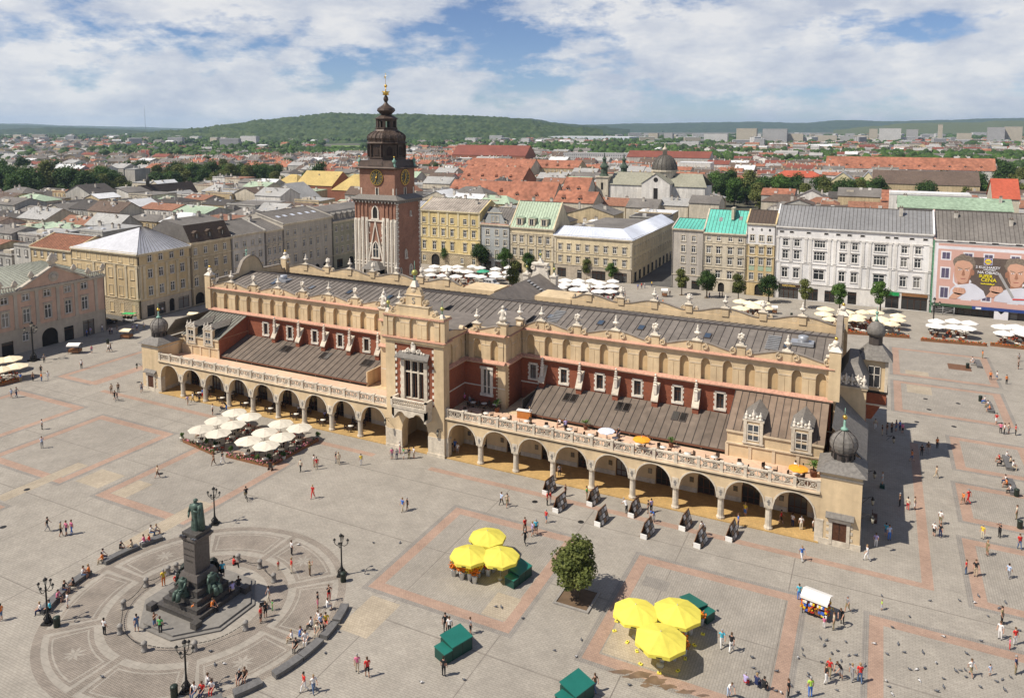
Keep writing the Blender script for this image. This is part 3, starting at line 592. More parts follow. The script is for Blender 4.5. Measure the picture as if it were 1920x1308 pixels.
# main roof, sheet by sheet
me = None
n = 96; a0 = -55.4; pw_ = 110.8/n
rb = MB(); rb.box(-55.6, 55.6, 22.75, 23.25, 18.32, 18.46); rb.box(-55.6, 55.6, YH+0.4, YR-0.4, 15.6, 16.0); main_roof = rb.build('main_roof', zincd, hall)
me = seam_panel(pw_-0.006, 10.0, 2.0).mesh('roof_panel', roofm)
for k in range(n):
    inst('roof_panel', me, main_roof, (a0+pw_*k, YH+0.5, 16.35))
    q = inst('roof_panel', me, main_roof, (a0+pw_*(k+1), YR-0.5, 16.35), pi)
sk = MB(); sk.slab([(0, 0, 0), (1.0, 0, 0), (1.0, 1.5, 0.30), (0, 1.5, 0.30)], 0.16, 1); sk.slab([(0.1, 0.1, 0.04), (0.9, 0.1, 0.04), (0.9, 1.4, 0.30), (0.1, 1.4, 0.30)], 0.02, 0); skm = sk.mesh('skylight', [glassmat('sky_glass', (0.04, 0.06, 0.09), 0.15), zincd])
for u in (-46, -36.5, -27.5, -18.5, 4.5, 13, 21.5, 28.0, 38.0, 49.0): inst('skylight', skm, main_roof, (u, YH+5.6, 17.53))
mb = MB()
for k in range(8): mb.box(-0.9, 0.9, k*0.55, k*0.55+0.18, 0.08+k*0.11, 0.2+k*0.11)
lad = mb.mesh('roof_ladder', M('pale_metal', (0.4, 0.4, 0.4), rough=0.5, metal=0.3))
for u in (14.4, 47.6): inst('roof_ladder', lad, main_roof, (u, YH+4.6, 17.2))
mb = MB(); mb.lathe([(0.7, 0), (0.7, 1.0), (0.6, 1.05)], 14); mb.box(-1.6, 1.4, -1.0, 1.0, -0.2, 0.25); inst('roof_vent', mb.mesh('roof_vent', M('galvanised', (0.42, 0.43, 0.45), rough=0.4, metal=0.5)), main_roof, (51.5, 20.0, 17.9))
inst('roof_vent', bpy.data.meshes['roof_vent'], main_roof, (-44.5, 20.5, 17.9))
# ================================================================ central pavilion, transept, ends
pav = MB()
GH = 2.35
pav.prism(arch_outline(10.1, 0.0, 7.0, GH, 3.0, 5.6, 18), -0.35, 1.2); pav.box(-5.05, -4.2, 1.2, 7.0, 0, 6.0); pav.box(4.2, 5.05, 1.2, 7.0, 0, 6.0); pav.box(-5.05, 5.05, 1.2, 7.0, 6.0, 6.1)
# upper storey: framing of plaster round a brick field with the big window
wall_grid(pav, -5.05, 5.05, 7.0, 17.0, [(-3.4, 3.4, 7.4, 16.2)], 0.12, 0, 0, -0.35)
pav.box(4.3, 5.05, -0.34, 1.2, 7.0, 17.0); pav.box(-5.05, -4.3, -0.34, 1.2, 7.0, 17.0)
pavilion = pav.build('pavilion', [cream], hall)
for s in (-1, 1):     # brick flanks behind the front, with their own attic
    fk = MB(); fk.box(s*4.25-.05, s*4.25+.05, 1.2, 7.0, 6.1, 12.75); fk.box(s*4.3-.06, s*4.3+.06, 1.2, 7.0, 8.9, 9.05, 1); fk.box(*sorted((s*3.5, s*4.2)), 1.2, 7.2, 12.75, 17.2, 2); fk.build('brick_flank', [redbrick, stonew, cream], pavilion)
    for k in range(2): o = inst('attic_niche', niche_me, pavilion, (s*4.4, 2.65+k*2.9, 0), s*pi/2); o.scale = (.96, 1, 1)
    tile_ledge(5.8).build('tile_ledge', [tilepink, creamd], pavilion, (s*4.4, 4.1, 0), s*pi/2)
    fk = MB(); fk.prism([(-0.5, 16.98), (0.3, 16.98), (0.3, 17.36), (-0.5, 17.06)], -2.9, 2.9, 'x', 0); fk.build('attic_tile_course', tilepink, pavilion, (s*4.4, 4.1, 0), s*pi/2)
    o = inst('crest_scroll', crest_me, pavilion, (s*4.4, 1.3, 17.22), pi/2); o.scale = (.95, -s, 1)
bf = MB(); wall_grid(bf, -3.4, 3.4, 7.4, 16.2, [(-1.75, 1.75, 8.0, 14.0)], 0.5, 0, 1, -0.23)
for k in range(9):
    z = 7.7+k*0.96
    for q in (-1, 1): bf.box(q*3.3-0.22, q*3.3+0.22, -0.33, -0.2, z, z+0.45, 1)
bf.build('brick_field', [redbrick, stonew], pavilion)
bw = MB()
for q in (-1, 1):
    bw.box(q*2.0-0.3, q*2.0+0.3, -0.5, -0.1, 7.6, 14.3)
    for k in range(6): bw.box(q*2.35-0.15, q*2.35+0.15, -0.36, -0.1, 8.0+k*1.0, 8.45+k*1.0)
bw.box(-2.3, 2.3, -0.5, -0.1, 13.9, 14.4)
for x in (-0.62, 0.62): bw.box(x-0.11, x+0.11, -0.3, 0.1, 8.0, 14.0)
for z in (12.0, 13.75, 8.0): bw.box(-1.75, 1.75, -0.28, 0.1, z, z+0.2)
for x in (-1.68, -1.2, 0.0, 1.2, 1.68): bw.box(x-0.04, x+0.04, -0.1, 0.15, 8.0, 14.0, 1)
bw.slab([(-2.9, -1.25, 14.42), (2.9, -1.25, 14.42), (2.6, -0.2, 15.15), (-2.6, -0.2, 15.15)], 0.14, 2)
big = bw.build('window', [stone, wood, slate], pavilion)
q = MB(); q.quad((-1.76, 0.16, 8.0), (1.76, 0.16, 8.0), (1.76, 0.16, 14.0), (-1.76, 0.16, 14.0)); q.build('pane', glass, big)
cr = MB()
for x, r_, z in ((0, 0.5, 15.5), (-0.75, 0.35, 15.3), (0.75, 0.35, 15.3), (-1.35, 0.28, 15.15), (1.35, 0.28, 15.15), (-1.8, 0.2, 15.1), (1.8, 0.2, 15.1)): cr.ball((x, -0.5, z), r_, 8, 6, sc=(1, 0.5, 1))
cr.box(-0.35, 0.35, -0.65, -0.35, 15.2, 16.4); cr.ball((0, -0.5, 16.6), 0.3, 8, 6)
for q_ in (-1, 1): volute(cr, q_*1.0, 15.45, 0.35, -0.6, -0.4, q_, 0)
cr.build('window_crest', stonew, pavilion)
bc = MB(); bc.box(-3.0, 3.0, -2.0, -0.3, 7.0, 7.3); bc.box(-3.1, 3.1, -2.1, -1.75, 8.3, 8.5); bc.box(-3.1, -2.75, -2.1, -0.3, 7.3, 8.5); bc.box(2.75, 3.1, -2.1, -0.3, 7.3, 8.5); bc.box(-2.75, 2.75, -2.05, -1.8, 7.28, 7.48)
for k in range(14):
    x = -2.55+k*0.393
    for sg in (-1, 1):
        T = Matrix.Translation((x, -1.93, 7.89)) @ Matrix.Rotation(sg*radians(38), 4, 'Y'); bc.box(-0.05, 0.05, -0.07, 0.07, -0.5, 0.5, 0, T)
tri = [(-3.0, 7.0), (-3.0, 5.9), (-2.75, 5.6), (-2.5, 5.7)]+arc(-1.5, 5.75, 0.75, 0.75, pi, 0, 8)[1:-1]+[(-0.4, 5.9), (-0.1, 5.75), (0.1, 5.75), (0.4, 5.9)]+arc(1.5, 5.75, 0.75, 0.75, pi, 0, 8)[1:-1]+[(2.5, 5.7), (2.75, 5.6), (3.0, 5.9), (3.0, 7.0)]
bc.prism(tri, -1.9, -1.5); bc.box(-3.0, -2.6, -1.9, -0.3, 5.3, 7.0); bc.box(2.6, 3.0, -1.9, -0.3, 5.3, 7.0)
bc.build('balcony', stone, pavilion)
for q in (-1, 1): pl = MB(); pl.box(q*3.7-1.4, q*3.7+1.4, -0.42, -0.34, 0.0, 2.9); pl.box(q*3.7-1.5, q*3.7+1.5, -0.55, -0.34, 0.0, 0.45); pl.build('plinth', stone, pavilion)
gw = MB(); gw.box(-4.2, 4.2, 6.4, 6.6, 0.0, 6.0); gw.box(-1.4, 1.4, 6.3, 6.42, 0.0, 3.6, 1); gw.box(-4.2, 4.2, -0.3, 6.4, 0.0, 0.125, 2); gw.build('gateway_wall', [cream, wood, MATS['honey_floor_tile']], pavilion)
ct = MB(); ct.box(-5.35, 5.35, -0.7, 1.5, 16.7, 17.05, 0); ct.box(-5.5, 5.5, -0.85, 1.6, 17.05, 17.2, 1); ct.box(-4.95, 4.95, -0.1, 1.4, 17.2, 20.3, 0)
ct.box(-5.3, 5.3, -0.6, 1.7, 20.28, 20.5, 1); ct.box(-5.2, 5.2, -0.5, 1.6, 20.5, 20.7, 0); ct.build('pavilion_attic', [cream, tilepink], pavilion)
for side in range(1):
    for k in range(3):
        o = inst('attic_niche', niche_me, pavilion, ((k-1)*NW, -0.42, 4.2) if side == 0 else (5.28, 1.0+(k)*2.5, 4.2)); o.scale = (1, 1, 0.945) if side == 0 else (0.8, 1, 0.945)
        o.location.z = 17.2-13.0*0.945
        if side: o.rotation_euler = (0, 0, pi/2)
for q in (-1, 1):
    mb = MB(); mb.box(q*4.98-0.36, q*4.98+0.36, -0.44, 0.3, 17.2, 20.3); mb.build('attic_pier', cream, pavilion)
gb = MB(); gb.box(-2.6, 2.6, -0.4, 0.5, 20.7, 22.0); gb.box(-2.75, 2.75, -0.5, 0.6, 22.0, 22.18, 1); gb.box(-1.35, 1.35, -0.3, 0.5, 22.18, 23.6); gb.box(-1.5, 1.5, -0.4, 0.6, 23.6, 23.75, 1)
gb.prism([(-1.3, 23.75), (1.3, 23.75)]+arc(0, 23.75, 1.3, 1.25, 0, pi, 10)[1:-1], -0.25, 0.45); gb.ball((0, -0.1, 24.4), 0.55, 8, 6, 1, (1, 0.5, 1))
for q in (-1, 1): volute(gb, q*2.0, 22.65, 0.5, -0.3, 0.3, q, 1); volute(gb, q*3.5, 21.1, 0.5, -0.3, 0.3, -q, 1); gb.prism([(q*2.6, 20.7), (q*4.2, 20.7), (q*3.4, 21.3), (q*2.6, 22.0)], -0.25, 0.35)
gable = gb.build('pavilion_gable', [cream, creamd], pavilion)
tcu = bpy.data.curves.new('letter', 'FONT'); tcu.body = 'S'; tcu.size = 1.3; tcu.extrude = 0.03; tcu.align_x = 'CENTER'
tob = bpy.data.objects.new('carved_letter', tcu); C.objects.link(tob); tme = bpy.data.meshes.new_from_object(tob); bpy.data.objects.remove(tob); tme.materials.append(granite)
o = inst('carved_letter', tme, gable, (0, -0.34, 22.42)); o.rotation_euler = (pi/2, 0, 0)
def ball_finial(parent, x, y, z, k=1.0, name='ball_finial'):
    m = MB(); m.taper(0, 0, 0, 0.7*k, 0.9*k, 0.9*k, 0.35*k, 0.35*k, 1); m.lathe([(0.16*k, 0.7*k), (0.12*k, 1.2*k), (0.2*k, 1.3*k)], 8, mi=0); m.ball((0, 0, 1.62*k), 0.36*k, 10, 7, 2); m.tube((0, 0, 1.9*k), (0, 0, 3.0*k), 0.07*k, 0.03*k, 5, 0)
    return m.build(name, [copper, stonew, M('green_gilt', (0.42, 0.40, 0.12), rough=0.4, metal=0.4, var=0.2)], parent, (x, y, z))
ball_finial(pavilion, 0, 0.1, 24.9, 1.25); ball_finial(pavilion, -4.7, 0.0, 20.7, 0.85); ball_finial(pavilion, 4.7, 0.0, 20.7, 0.85); 
pr = MB(); pr.slab([(-4.2, 1.4, 17.3), (4.2, 1.4, 17.3), (4.2, 13, 18.2), (-4.2, 13, 18.2)], .1); pr.build('pavilion_roof', zinc, pavilion)
for yf, sg in ((7.0, 1), (39.0, -1)):    # transept shoulders, front and rear
    for s in (-1, 1):
        tr = MB(); a, b = sorted((s*4.2, s*11.3)); y0, y1 = (yf, YH+0.5) if sg > 0 else (YR-0.5, yf)
        holes = [((s*8.2)-0.75, (s*8.2)+0.75, 7.9, 11.6)] if sg > 0 else []
        wall_grid(tr, a, b, 5.9, 12.75, holes, 0.4, 0, 1, yf)
        xs_ = s*11.3; tr.box(xs_-0.02, xs_+0.02, y0, y1, 5.9, 12.75, 0); tr.box(a, b, y0+0.5 if sg > 0 else y0, y1, 12.75, 17.2, 2)
        tr.box(xs_-1.25 if s > 0 else xs_-0.06, xs_+0.06 if s > 0 else xs_+1.25, yf-0.08, yf+0.9, 5.9, 12.75, 2); tr.box(a, b, yf-0.09, yf, 8.9, 9.05, 1)
        for k in range(12): tr.box(xs_-s*1.42-0.12, xs_-s*1.42+0.12, yf-0.09, yf, 6.2+k*0.54, 6.2+k*0.54+0.27, 2); tr.box(xs_-0.03, xs_+0.065, yf+0.9, yf+1.15, 6.2+k*0.54, 6.47+k*0.54, 2)
        t_o = tr.build('transept_wall', [redbrick, stonew, cream], hall)
        if sg < 0: continue
        wn = MB(); xw = s*8.2
        for q in (-1, 0, 1): wn.box(xw+q*0.66-0.13, xw+q*0.66+0.13, yf-0.16, yf+0.2, 7.7, 11.8)
        wn.box(xw-1.1, xw+1.1, yf-0.3, yf+0.1, 11.7, 12.05); wn.box(xw-1.1, xw+1.1, yf-0.25, yf+0.1, 7.5, 7.9); wn.box(xw-1.0, xw-0.75, yf-0.12, yf+0.1, 7.8, 11.7); wn.box(xw+0.75, xw+1.0, yf-0.12, yf+0.1, 7.8, 11.7)
        w_o = wn.build('window', stonew, t_o); pn = MB(); pn.quad((xw-0.75, yf+0.3, 7.9), (xw+0.75, yf+0.3, 7.9), (xw+0.75, yf+0.3, 11.6), (xw-0.75, yf+0.3, 11.6)); pn.build('pane', glass, w_o)
        for k, u in enumerate((6.4, 9.3)): inst('attic_niche', niche_me, hall, (s*u+s*0.2, yf-0.1, 0))
        for k in range(2):
            o = inst('attic_niche', niche_me, hall, (s*11.38, yf+1.35+k*2.75, 0), s*pi/2); o.scale = (0.92, 1, 1)
        tile_ledge(7.3).build('tile_ledge', [tilepink, creamd], hall, (s*7.75, yf-0.1, 0)); tile_ledge(5.4).build('tile_ledge', [tilepink, creamd], hall, (s*11.4, yf+2.7, 0), s*pi/2)
        tl = MB(); tl.prism([(-0.5, 16.98), (0.3, 16.98), (0.3, 17.36), (-0.5, 17.06)], -3.65, 3.65, 'x', 0); tlm = tl.mesh('attic_tile_course', [tilepink]); inst('attic_tile_course', tlm, hall, (s*7.75, yf-0.1, 0)); o = inst('attic_tile_course', tlm, hall, (s*11.4, yf+2.7, 0.004), s*pi/2); o.scale = (0.74, 1, 1)
        o = inst('crest_scroll', crest_me, hall, (s*11.0, yf-0.12, 17.22)); o.scale = (-s*0.95, 1, 1)
        o = inst('crest_scroll', crest_me, hall, (s*11.4, yf+0.3, 17.22), pi/2 if s > 0 else pi/2); o.scale = (0.85, -s, 1)
        p_o = inst('pedestal', ped_me, hall, (s*10.8, yf-0.05, 17.2)); p_o.scale = (1.25, 1.25, 1.3)
        inst('pedestal', ped_me, hall, (s*11.2, yf+5.0, 17.2)); inst('urn_finial', urn_me, hall, (s*11.2, yf+5.0, 18.8)); inst('pedestal', ped_me, hall, (s*6.4, yf-0.05, 17.2)); inst('urn_finial', urn_me, hall, (s*6.4, yf-0.05, 18.8))
        fg = MB(); fg.lathe([(0.55, 0), (0.6, 0.5), (0.4, 1.1), (0.5, 1.5), (0.34, 1.75), (0.12, 1.85)], 9, (0, 0.3)); fg.ball((0, 0.25, 2.12), 0.27, 8, 6); fg.tube((0.4, 0.1, 1.5), (0.75, -0.1, 0.9), 0.14, 0.1); fg.tube((-0.4, 0.1, 1.5), (-0.6, -0.2, 1.1), 0.14, 0.1); fg.ball((0.5, -0.1, 0.5), 0.3, 7, 5)
        fg.build('stone_figure', stonew, hall, (s*10.8, yf, 19.25))
        rf = MB(); rf.slab([(s*4.6, yf+0.6, 17.0), (s*11.0, yf+0.6, 17.0), (s*11.0, YH+6, 17.9), (s*4.6, YH+6, 17.9)], 0.1); rf.build('transept_roof', zinc, hall)
# rear transept: roof and the tall shaped gable seen from behind
rt = MB(); rt.prism([(-6.5, 15.2), (6.5, 15.2), (0, 18.9)], 24, 44.6); rt.build('rear_transept_roof', zinc, hall)
lad2 = MB()
for k in range(9): T = Matrix.Translation((0.7+k*0.62, 38, 18.65-k*0.353)); lad2.box(-0.2, 0.2, -0.5, 0.5, 0.0, 0.12, 0, T)
lad2.build('roof_ladder', bpy.data.materials['pale_metal'], hall)
rg = MB(); rg.box(-5.5, 5.5, 44.6, 45.4, 5, 14.5)
pro = [(-3.3, 14.5), (3.3, 14.5), (3.3, 17.4), (2.3, 17.5), (1.8, 18.3), (1.5, 19.4), (1.3, 20.6), (-1.3, 20.6), (-1.5, 19.4), (-1.8, 18.3), (-2.3, 17.5), (-3.3, 17.4)]
rg.prism(pro, 44.7, 45.3); rg.box(-1.7, 1.7, 44.4, 45.6, 20.6, 21.0)
for q in (-1, 1):
    rg.box(q*3.0-0.55, q*3.0+0.55, 44.4, 45.6, 8, 18.4); rg.box(q*3.0-0.7, q*3.0+0.7, 44.25, 45.75, 18.4, 18.7); volute(rg, q*1.5, 20.0, 0.6, 44.6, 45.4, q, 0)
    rg.prism([(q*3.3, 14.4), (q*3.3, 16.4), (q*4.2, 15.2), (q*5.6, 14.5)], 44.8, 45.2)
rg.taper(0, 45, 21.0, 21.6, 1.4, 1.0, 0.5, 0.5)
rear_g = rg.build('rear_gable', stonew, hall)
ball_finial(hall, 0, 45, 21.4, 0.8); ball_finial(hall, -3.0, 45, 18.7, 0.8); ball_finial(hall, 3.0, 45, 18.7, 0.8)
ra = MB(); ra.box(-59.5, 59.5, YR, 45.5, 0, 6.4); ra.box(-59, 59, 45.0, 45.5, 6.4, 7.4); ra.build('rear_arcade', [cream], hall)
# ends: projecting centre with oriel turret, slate lean-to
for s in (-1, 1):
    W = lambda u: s*u
    a, b = sorted((W(56.2), W(59.75)))
    ab = MB(); ab.box(a, b, 17.5, 28.5, 0, 13.2); ab.box(a-0.15, b+0.15, 17.3, 28.7, 13.2, 13.5, 1); ab.box(a-0.1, b+0.1, 17.4, 28.6, 8.0, 8.25, 2)
    ab.box(W(58)-1.2, W(58)+1.2, 17.42, 17.55, 0, 5.0, 3)
    av = ab.build('end_pavilion', [cream, creamd, M('pink_band', (0.40, 0.22, 0.16)), dark], hall)
    rf = MB(); rf.taper((a+b)/2, 23, 13.5, 16.2, abs(b-a)+0.5, 11.6, 1.2, 7.0); rf.build('end_pavilion_roof', slate, av)
    for k in range(5):
        f_ = MB(); f_.lathe([(0.24, 13.5), (0.28, 13.75), (0.12, 13.95), (0.3, 14.3), (0.26, 14.6), (0.08, 14.8), (0.13, 15.0), (0, 15.2)], 8, (a+0.3+(b-a-0.6)*k/4, 17.6)); f_.build('urn_finial', stonew, av)
    for k in range(2):
        f_ = MB()
        for q in range(8): f_.ball((a+1.0+1.5*k+0.45*cos(q*pi/4), 17.6, 14.3+0.5*sin(q*pi/4)), 0.2, 6, 5)
        f_.build('carved_crest', stonew, av)
    oc = (W(60.6), 26.6)
    orr = MB(); orr.box(oc[0]-1.7, oc[0]+1.7, oc[1]-1.7, oc[1]+1.7, 9.0, 13.6); orr.box(oc[0]-1.85, oc[0]+1.85, oc[1]-1.85, oc[1]+1.85, 8.8, 9.1, 1); orr.box(oc[0]-1.7, oc[0]+1.7, oc[1]-1.7, oc[1]+1.7, 7.2, 8.8, 2); orr.box(oc[0]-1.85, oc[0]+1.85, oc[1]-1.85, oc[1]+1.85, 7.0, 7.2, 3)
    orr.taper(oc[0]-s*0.8, oc[1], 4.6, 7.0, 1.4, 1.6, 3.6, 3.4, 2)
    for q in (-1, 1): orr.box(oc[0]+q*1.55-0.2, oc[0]+q*1.55+0.2, oc[1]-1.8, oc[1]-1.6, 9.1, 13.4, 3)
    ort = orr.build('oriel_turret', [cream, dark, redbrick, stone], av, (0, 0, 1.8))
    wn = MB(); wn.box(-0.75, 0.75, -1.76, -1.70, 9.7, 12.6, 1)
    for x in (-0.8, -0.05, 0.7): wn.box(x, x+0.1, -1.82, -1.72, 9.6, 12.7)
    for z in (9.6, 11.4, 12.6): wn.box(-0.8, 0.8, -1.82, -1.72, z, z+0.1)
    wn.build('oriel_window', [stonew, glass], ort, (oc[0], oc[1], 0))
    rr = MB(); rr.taper(oc[0], oc[1], 13.6, 15.4, 4.6, 4.6, 1.8, 1.8); rr.lathe([(0.95, 15.3), (0.95, 16.6), (1.1, 16.7)], 8, oc, 1, False, pi/8); rr.lathe([(1.1, 16.7), (1.25, 17.2), (1.15, 17.8), (0.75, 18.4), (0.2, 18.8), (0.1, 18.9)], 14, oc, 0); rr.build('oriel_roof', [slate, zincd], ort)
    f_ = MB(); f_.lathe([(0.3, 18.8), (0.12, 19.1), (0.12, 19.7)], 8, oc); f_.ball((oc[0], oc[1], 19.95), 0.25, 8, 6); f_.tube((*oc, 20.1), (*oc, 20.9), 0.05, 0.02, 5); f_.build('oriel_finial', copper, ort)
    ll = MB(); ll.slab([(W(56.3), 4.6, 12.4), (W(56.3), 17.4, 12.4), (W(60.2), 17.4, 8.6), (W(60.2), 4.6, 8.6)], 0.15, 0); ll.box(*sorted((W(56.0), W(59.4))), 4.6, 17.4, 6.0, 8.5, 1); ll.box(*sorted((W(59.4), W(59.55))), 4.6, 17.4, 0, 6.0, 1)
    for k in range(3): ll.box(*sorted((W(59.5), W(59.6))), 5.6+k*4, 8.0+k*4, 0, 4.5, 2)
    ll.build('end_lean_to', [slate, cream, dark], hall)
# tubs, lanterns on brackets
def bracket_lantern(x, y, z, dx, dy):
    m = MB(); m.tube((0, 0, 0), (dx, dy, 0.35), 0.03, 0.03, 5); m.path([(0, 0, -0.6), (dx*0.4, dy*0.4, -0.1), (dx*0.75, dy*0.75, 0.3)], 0.025, 5)
    m.lathe([(0.05, 0.3), (0.12, 0.2), (0.2, 0.0), (0.2, -0.06)], 6, (dx, dy)); m.lathe([(0.18, -0.06), (0.11, -0.62)], 6, (dx, dy), 1); m.lathe([(0.13, -0.62), (0.05, -0.75)], 6, (dx, dy))
    return m.build('bracket_lantern', [iron, M('lantern_glass', (0.3, 0.28, 0.22), rough=0.2)], hall, (x, y, z))
for x, y, dx, dy in ((59.9, 0.3, 1.2, -0.5), (60.0, 12, 1.2, 0), (59.95, 4.2, 1.1, 0.2), (-59.9, 0.3, -1.3, -0.5), (-4.6, -0.4, 0, -1.0), (4.6, -0.4, 0, -1.0), (62.6, 25.4, 0.9, -0.3)): bracket_lantern(x, y, 4.4, dx, dy)
# ================================================================ town hall tower
towerbrick = brickmat('tower_brick', (0.36, 0.165, 0.105), (0.285, 0.128, 0.08), (0.24, 0.16, 0.12), var=0.22, streak=0.1)
towerhelm = M('brown_copper_helm', (0.072, 0.05, 0.038), rough=0.5, var=0.3, scale=1.5, metal=0.2, streak=0.2)
tw = empty('town_hall_tower', (-119.0, 75.5, 0), 0, 'tall gothic brick clock tower with dark baroque helm behind the cloth hall', 'tower')
HX, HY = 6.75, 5.5
mb = MB(); mb.box(-HX, HX, -HY, HY, 0, 28.6); mb.build('shaft', towerbrick, tw)
mb = MB(); mb.taper(0, 0, 28.5, 29.0, 2*HX+0.6, 2*HY+0.6, 2*HX+1.3, 2*HY+1.3, 0); mb.taper(0, 0, 29.0, 30.2, 2*HX+1.9, 2*HY+1.9, 2*HX-1.9, 2*HY-1.9, 1)
for k in range(14): mb.box(-HX+k*2*HX/13-0.15, -HX+k*2*HX/13+0.15, -HY-0.7, -HY, 28.1, 28.6, 0)
for k in range(12): mb.box(HX, HX+0.7, -HY+k*2*HY/11-0.15, -HY+k*2*HY/11+0.15, 28.1, 28.6, 0)
mb.build('gallery_cornice', [granite, slate], tw)
mb = MB(); mb.box(-HX+1.1, HX-1.1, -HY+0.9, HY-0.9, 29.5, 37.0); up = mb.build('clock_storey', towerbrick, tw)
cm = M('clock_face', (0.09, 0.08, 0.05), rough=0.5)
def clock(loc, rz):
    m = MB(); m.prism([(2.05*cos(2*pi*i/32), 2.05*sin(2*pi*i/32)) for i in range(32)], -0.12, 0.05, mi=0)
    for i in range(32):
        a, b = 2*pi*i/32, 2*pi*(i+1)/32; m.prism([(2.05*cos(a), 2.05*sin(a)), (2.05*cos(b), 2.05*sin(b)), (1.9*cos(b), 1.9*sin(b)), (1.9*cos(a), 1.9*sin(a))], -0.2, -0.1, mi=1)
    for k in range(12):
        T = Matrix.Rotation(k*pi/6, 4, 'Y'); m.box(-0.09, 0.09, -0.18, -0.1, 1.35, 1.75, 1, T)
    for an, ln, wd_ in ((radians(-160), 1.5, 0.11), (radians(10), 1.1, 0.16)):
        T = Matrix.Rotation(an, 4, 'Y'); m.box(-wd_, wd_, -0.26, -0.2, -0.3, ln, 1, T)
    m.ball((0, -0.25, 0), 0.25, 8, 6, 1)
    m.build('clock_dial', [cm, gold], tw, loc, rz)
clock((0, -HY+0.85, 34.7), 0); clock((HX-1.05, 0, 34.7), pi/2)
def lancet(w, h, y, mi=0):
    return [(-w/2, 0), (w/2, 0), (w/2, h*0.62), (w*0.36, h*0.82), (0, h), (-w*0.36, h*0.82), (-w/2, h*0.62)]
def tower_window(x, z, w, h, face=0, mull=True, name='lancet_window'):
    m = MB(); o = lancet(w*1.5, h*1.12, 0); i_ = lancet(w, h, 0); n = len(o)
    for k in range(1, n):
        j = (k+1) % n
        m.prism([(o[k][0], o[k][1]-0.06*h), (o[j][0], o[j][1]-0.06*h), i_[j], i_[k]], -0.22, 0.04, mi=0)
    m.box(-w*0.85, w*0.85, -0.35, 0.02, -0.4, -0.02, 0); m.prism(i_, -0.03, 0.03, mi=1)
    if mull: m.box(-0.07, 0.07, -0.16, -0.02, 0, h*0.9, 0); m.box(-w/2, w/2, -0.15, -0.02, h*0.5, h*0.5+0.13, 0)
    return m.build(name, [stonew, glass if mull else dark], tw, (x, -HY-0.01, z) if face == 0 else (HX+0.01, x, z), 0 if face == 0 else pi/2)
tower_window(0, 24.0, 1.5, 3.3, mull=False); tower_window(0, 13.6, 1.7, 4.2); tower_window(-1.6, 13.5, 0.7, 2.2, 1); tower_window(0.6, 8.8, 1.0, 2.6, 1); tower_window(-4.0, 9.5, 0.5, 1.6, 1, False); tower_window(0.8, 24.6, 0.4, 1.2, 1, False)
for f, x in ((0, 0.0), (0, -5.4), (0, 5.4), (1, 0.0), (1, 4.2), (1, -4.2)):
    m = MB(); m.box(-0.35 if x == 0 else -0.2, 0.35 if x == 0 else 0.2, -0.03, 0.03, 0, 1.7, 1 if x == 0 else 0); m.box(-0.55, -0.35, -0.1, 0.03, -0.1, 1.9) if x == 0 else None; m.box(0.35, 0.55, -0.1, 0.03, -0.1, 1.9) if x == 0 else None
    m.build('gallery_door', [stonew, dark], tw, (x*0.95, -HY+0.88, 30.2) if f == 0 else (HX-1.08, x*0.95, 30.2), 0 if f == 0 else pi/2)
# white stone ribs and patched ashlar of the front
rng = random.Random(3)
xs_r = (-6.35, -5.2, -4.0, -2.7, 2.7, 4.0, 5.2, 6.35)
for x in xs_r:
    m = MB(); m.box(-0.4, 0.4, -0.38, 0.0, 6.0, 23.8 + (0.0 if abs(x) > 5 else 0.4)); m.box(-0.14, 0.14, -0.52, -0.38, 6.0, 23.4)
    m.box(-0.2, 0.2, -0.25, 0.0, 24.2, 28.4, 1); m.build('stone_rib', [stonew, towerbrick], tw, (x, -HY, 0))
for k in range(230):
    x = rng.uniform(-6.6, 6.6)
    if abs(x) < 2.2: x = 2.3*(1 if x > 0 else -1)+rng.uniform(-0.3, 0.3)
    z = 6+17.5*rng.random()**1.5; w_ = rng.uniform(0.45, 1.0)
    m = MB(); m.box(-w_/2, w_/2, -0.07, 0.0, 0, rng.choice((0.35, 0.5, 0.7, 1.2))); m.build('ashlar_block', stonew, tw, (x, -HY, z))
for k in range(38):
    z = 5.5+k*0.6; w_ = 0.5+0.35*(k % 2)
    m = MB(); m.box(HX-w_*0.3, HX+0.09, -HY-0.06, -HY+w_, 0, 0.45); m.build('quoin_block', stonew, tw, (0, 0, z))
    m = MB(); m.box(HX-0.1, HX+0.09, HY-w_, HY+0.05, 0, 0.45); m.build('quoin_block', stonew, tw, (0, 0, z))
m = MB()
for q in (-1, 1): m.prism([(q*2.5, 12.5), (q*2.1, 12.5), (0, 22.6), (0, 23.6)], -0.3, 0.0)
for z in (11.5, 12.3): m.box(-6.9, 6.9, -0.4, 0, z, z+0.25)
m.box(-2.4, 2.4, -0.3, 0, 23.2, 23.6)
m.build('gothic_gablet', stonew, tw, (0, -HY, 0))
m = MB(); m.box(-2.6, -2.0, -2.4, 0, 0, 10.8); m.box(2.0, 2.6, -2.4, 0, 0, 10.8); m.box(-2.6, 2.6, -2.4, 0, 9.6, 10.8); m.box(-2.0, 2.0, -1.0, 0, 5, 9.6, 2); m.box(-0.15, 0.15, -1.2, -1.0, 5, 9.6)
m.taper(0, -1.2, 10.8, 12.8, 6.2, 3.6, 2.4, 1.0, 1); m.build('tower_porch', [stone, slate, dark], tw, (0.3, -HY, 0))
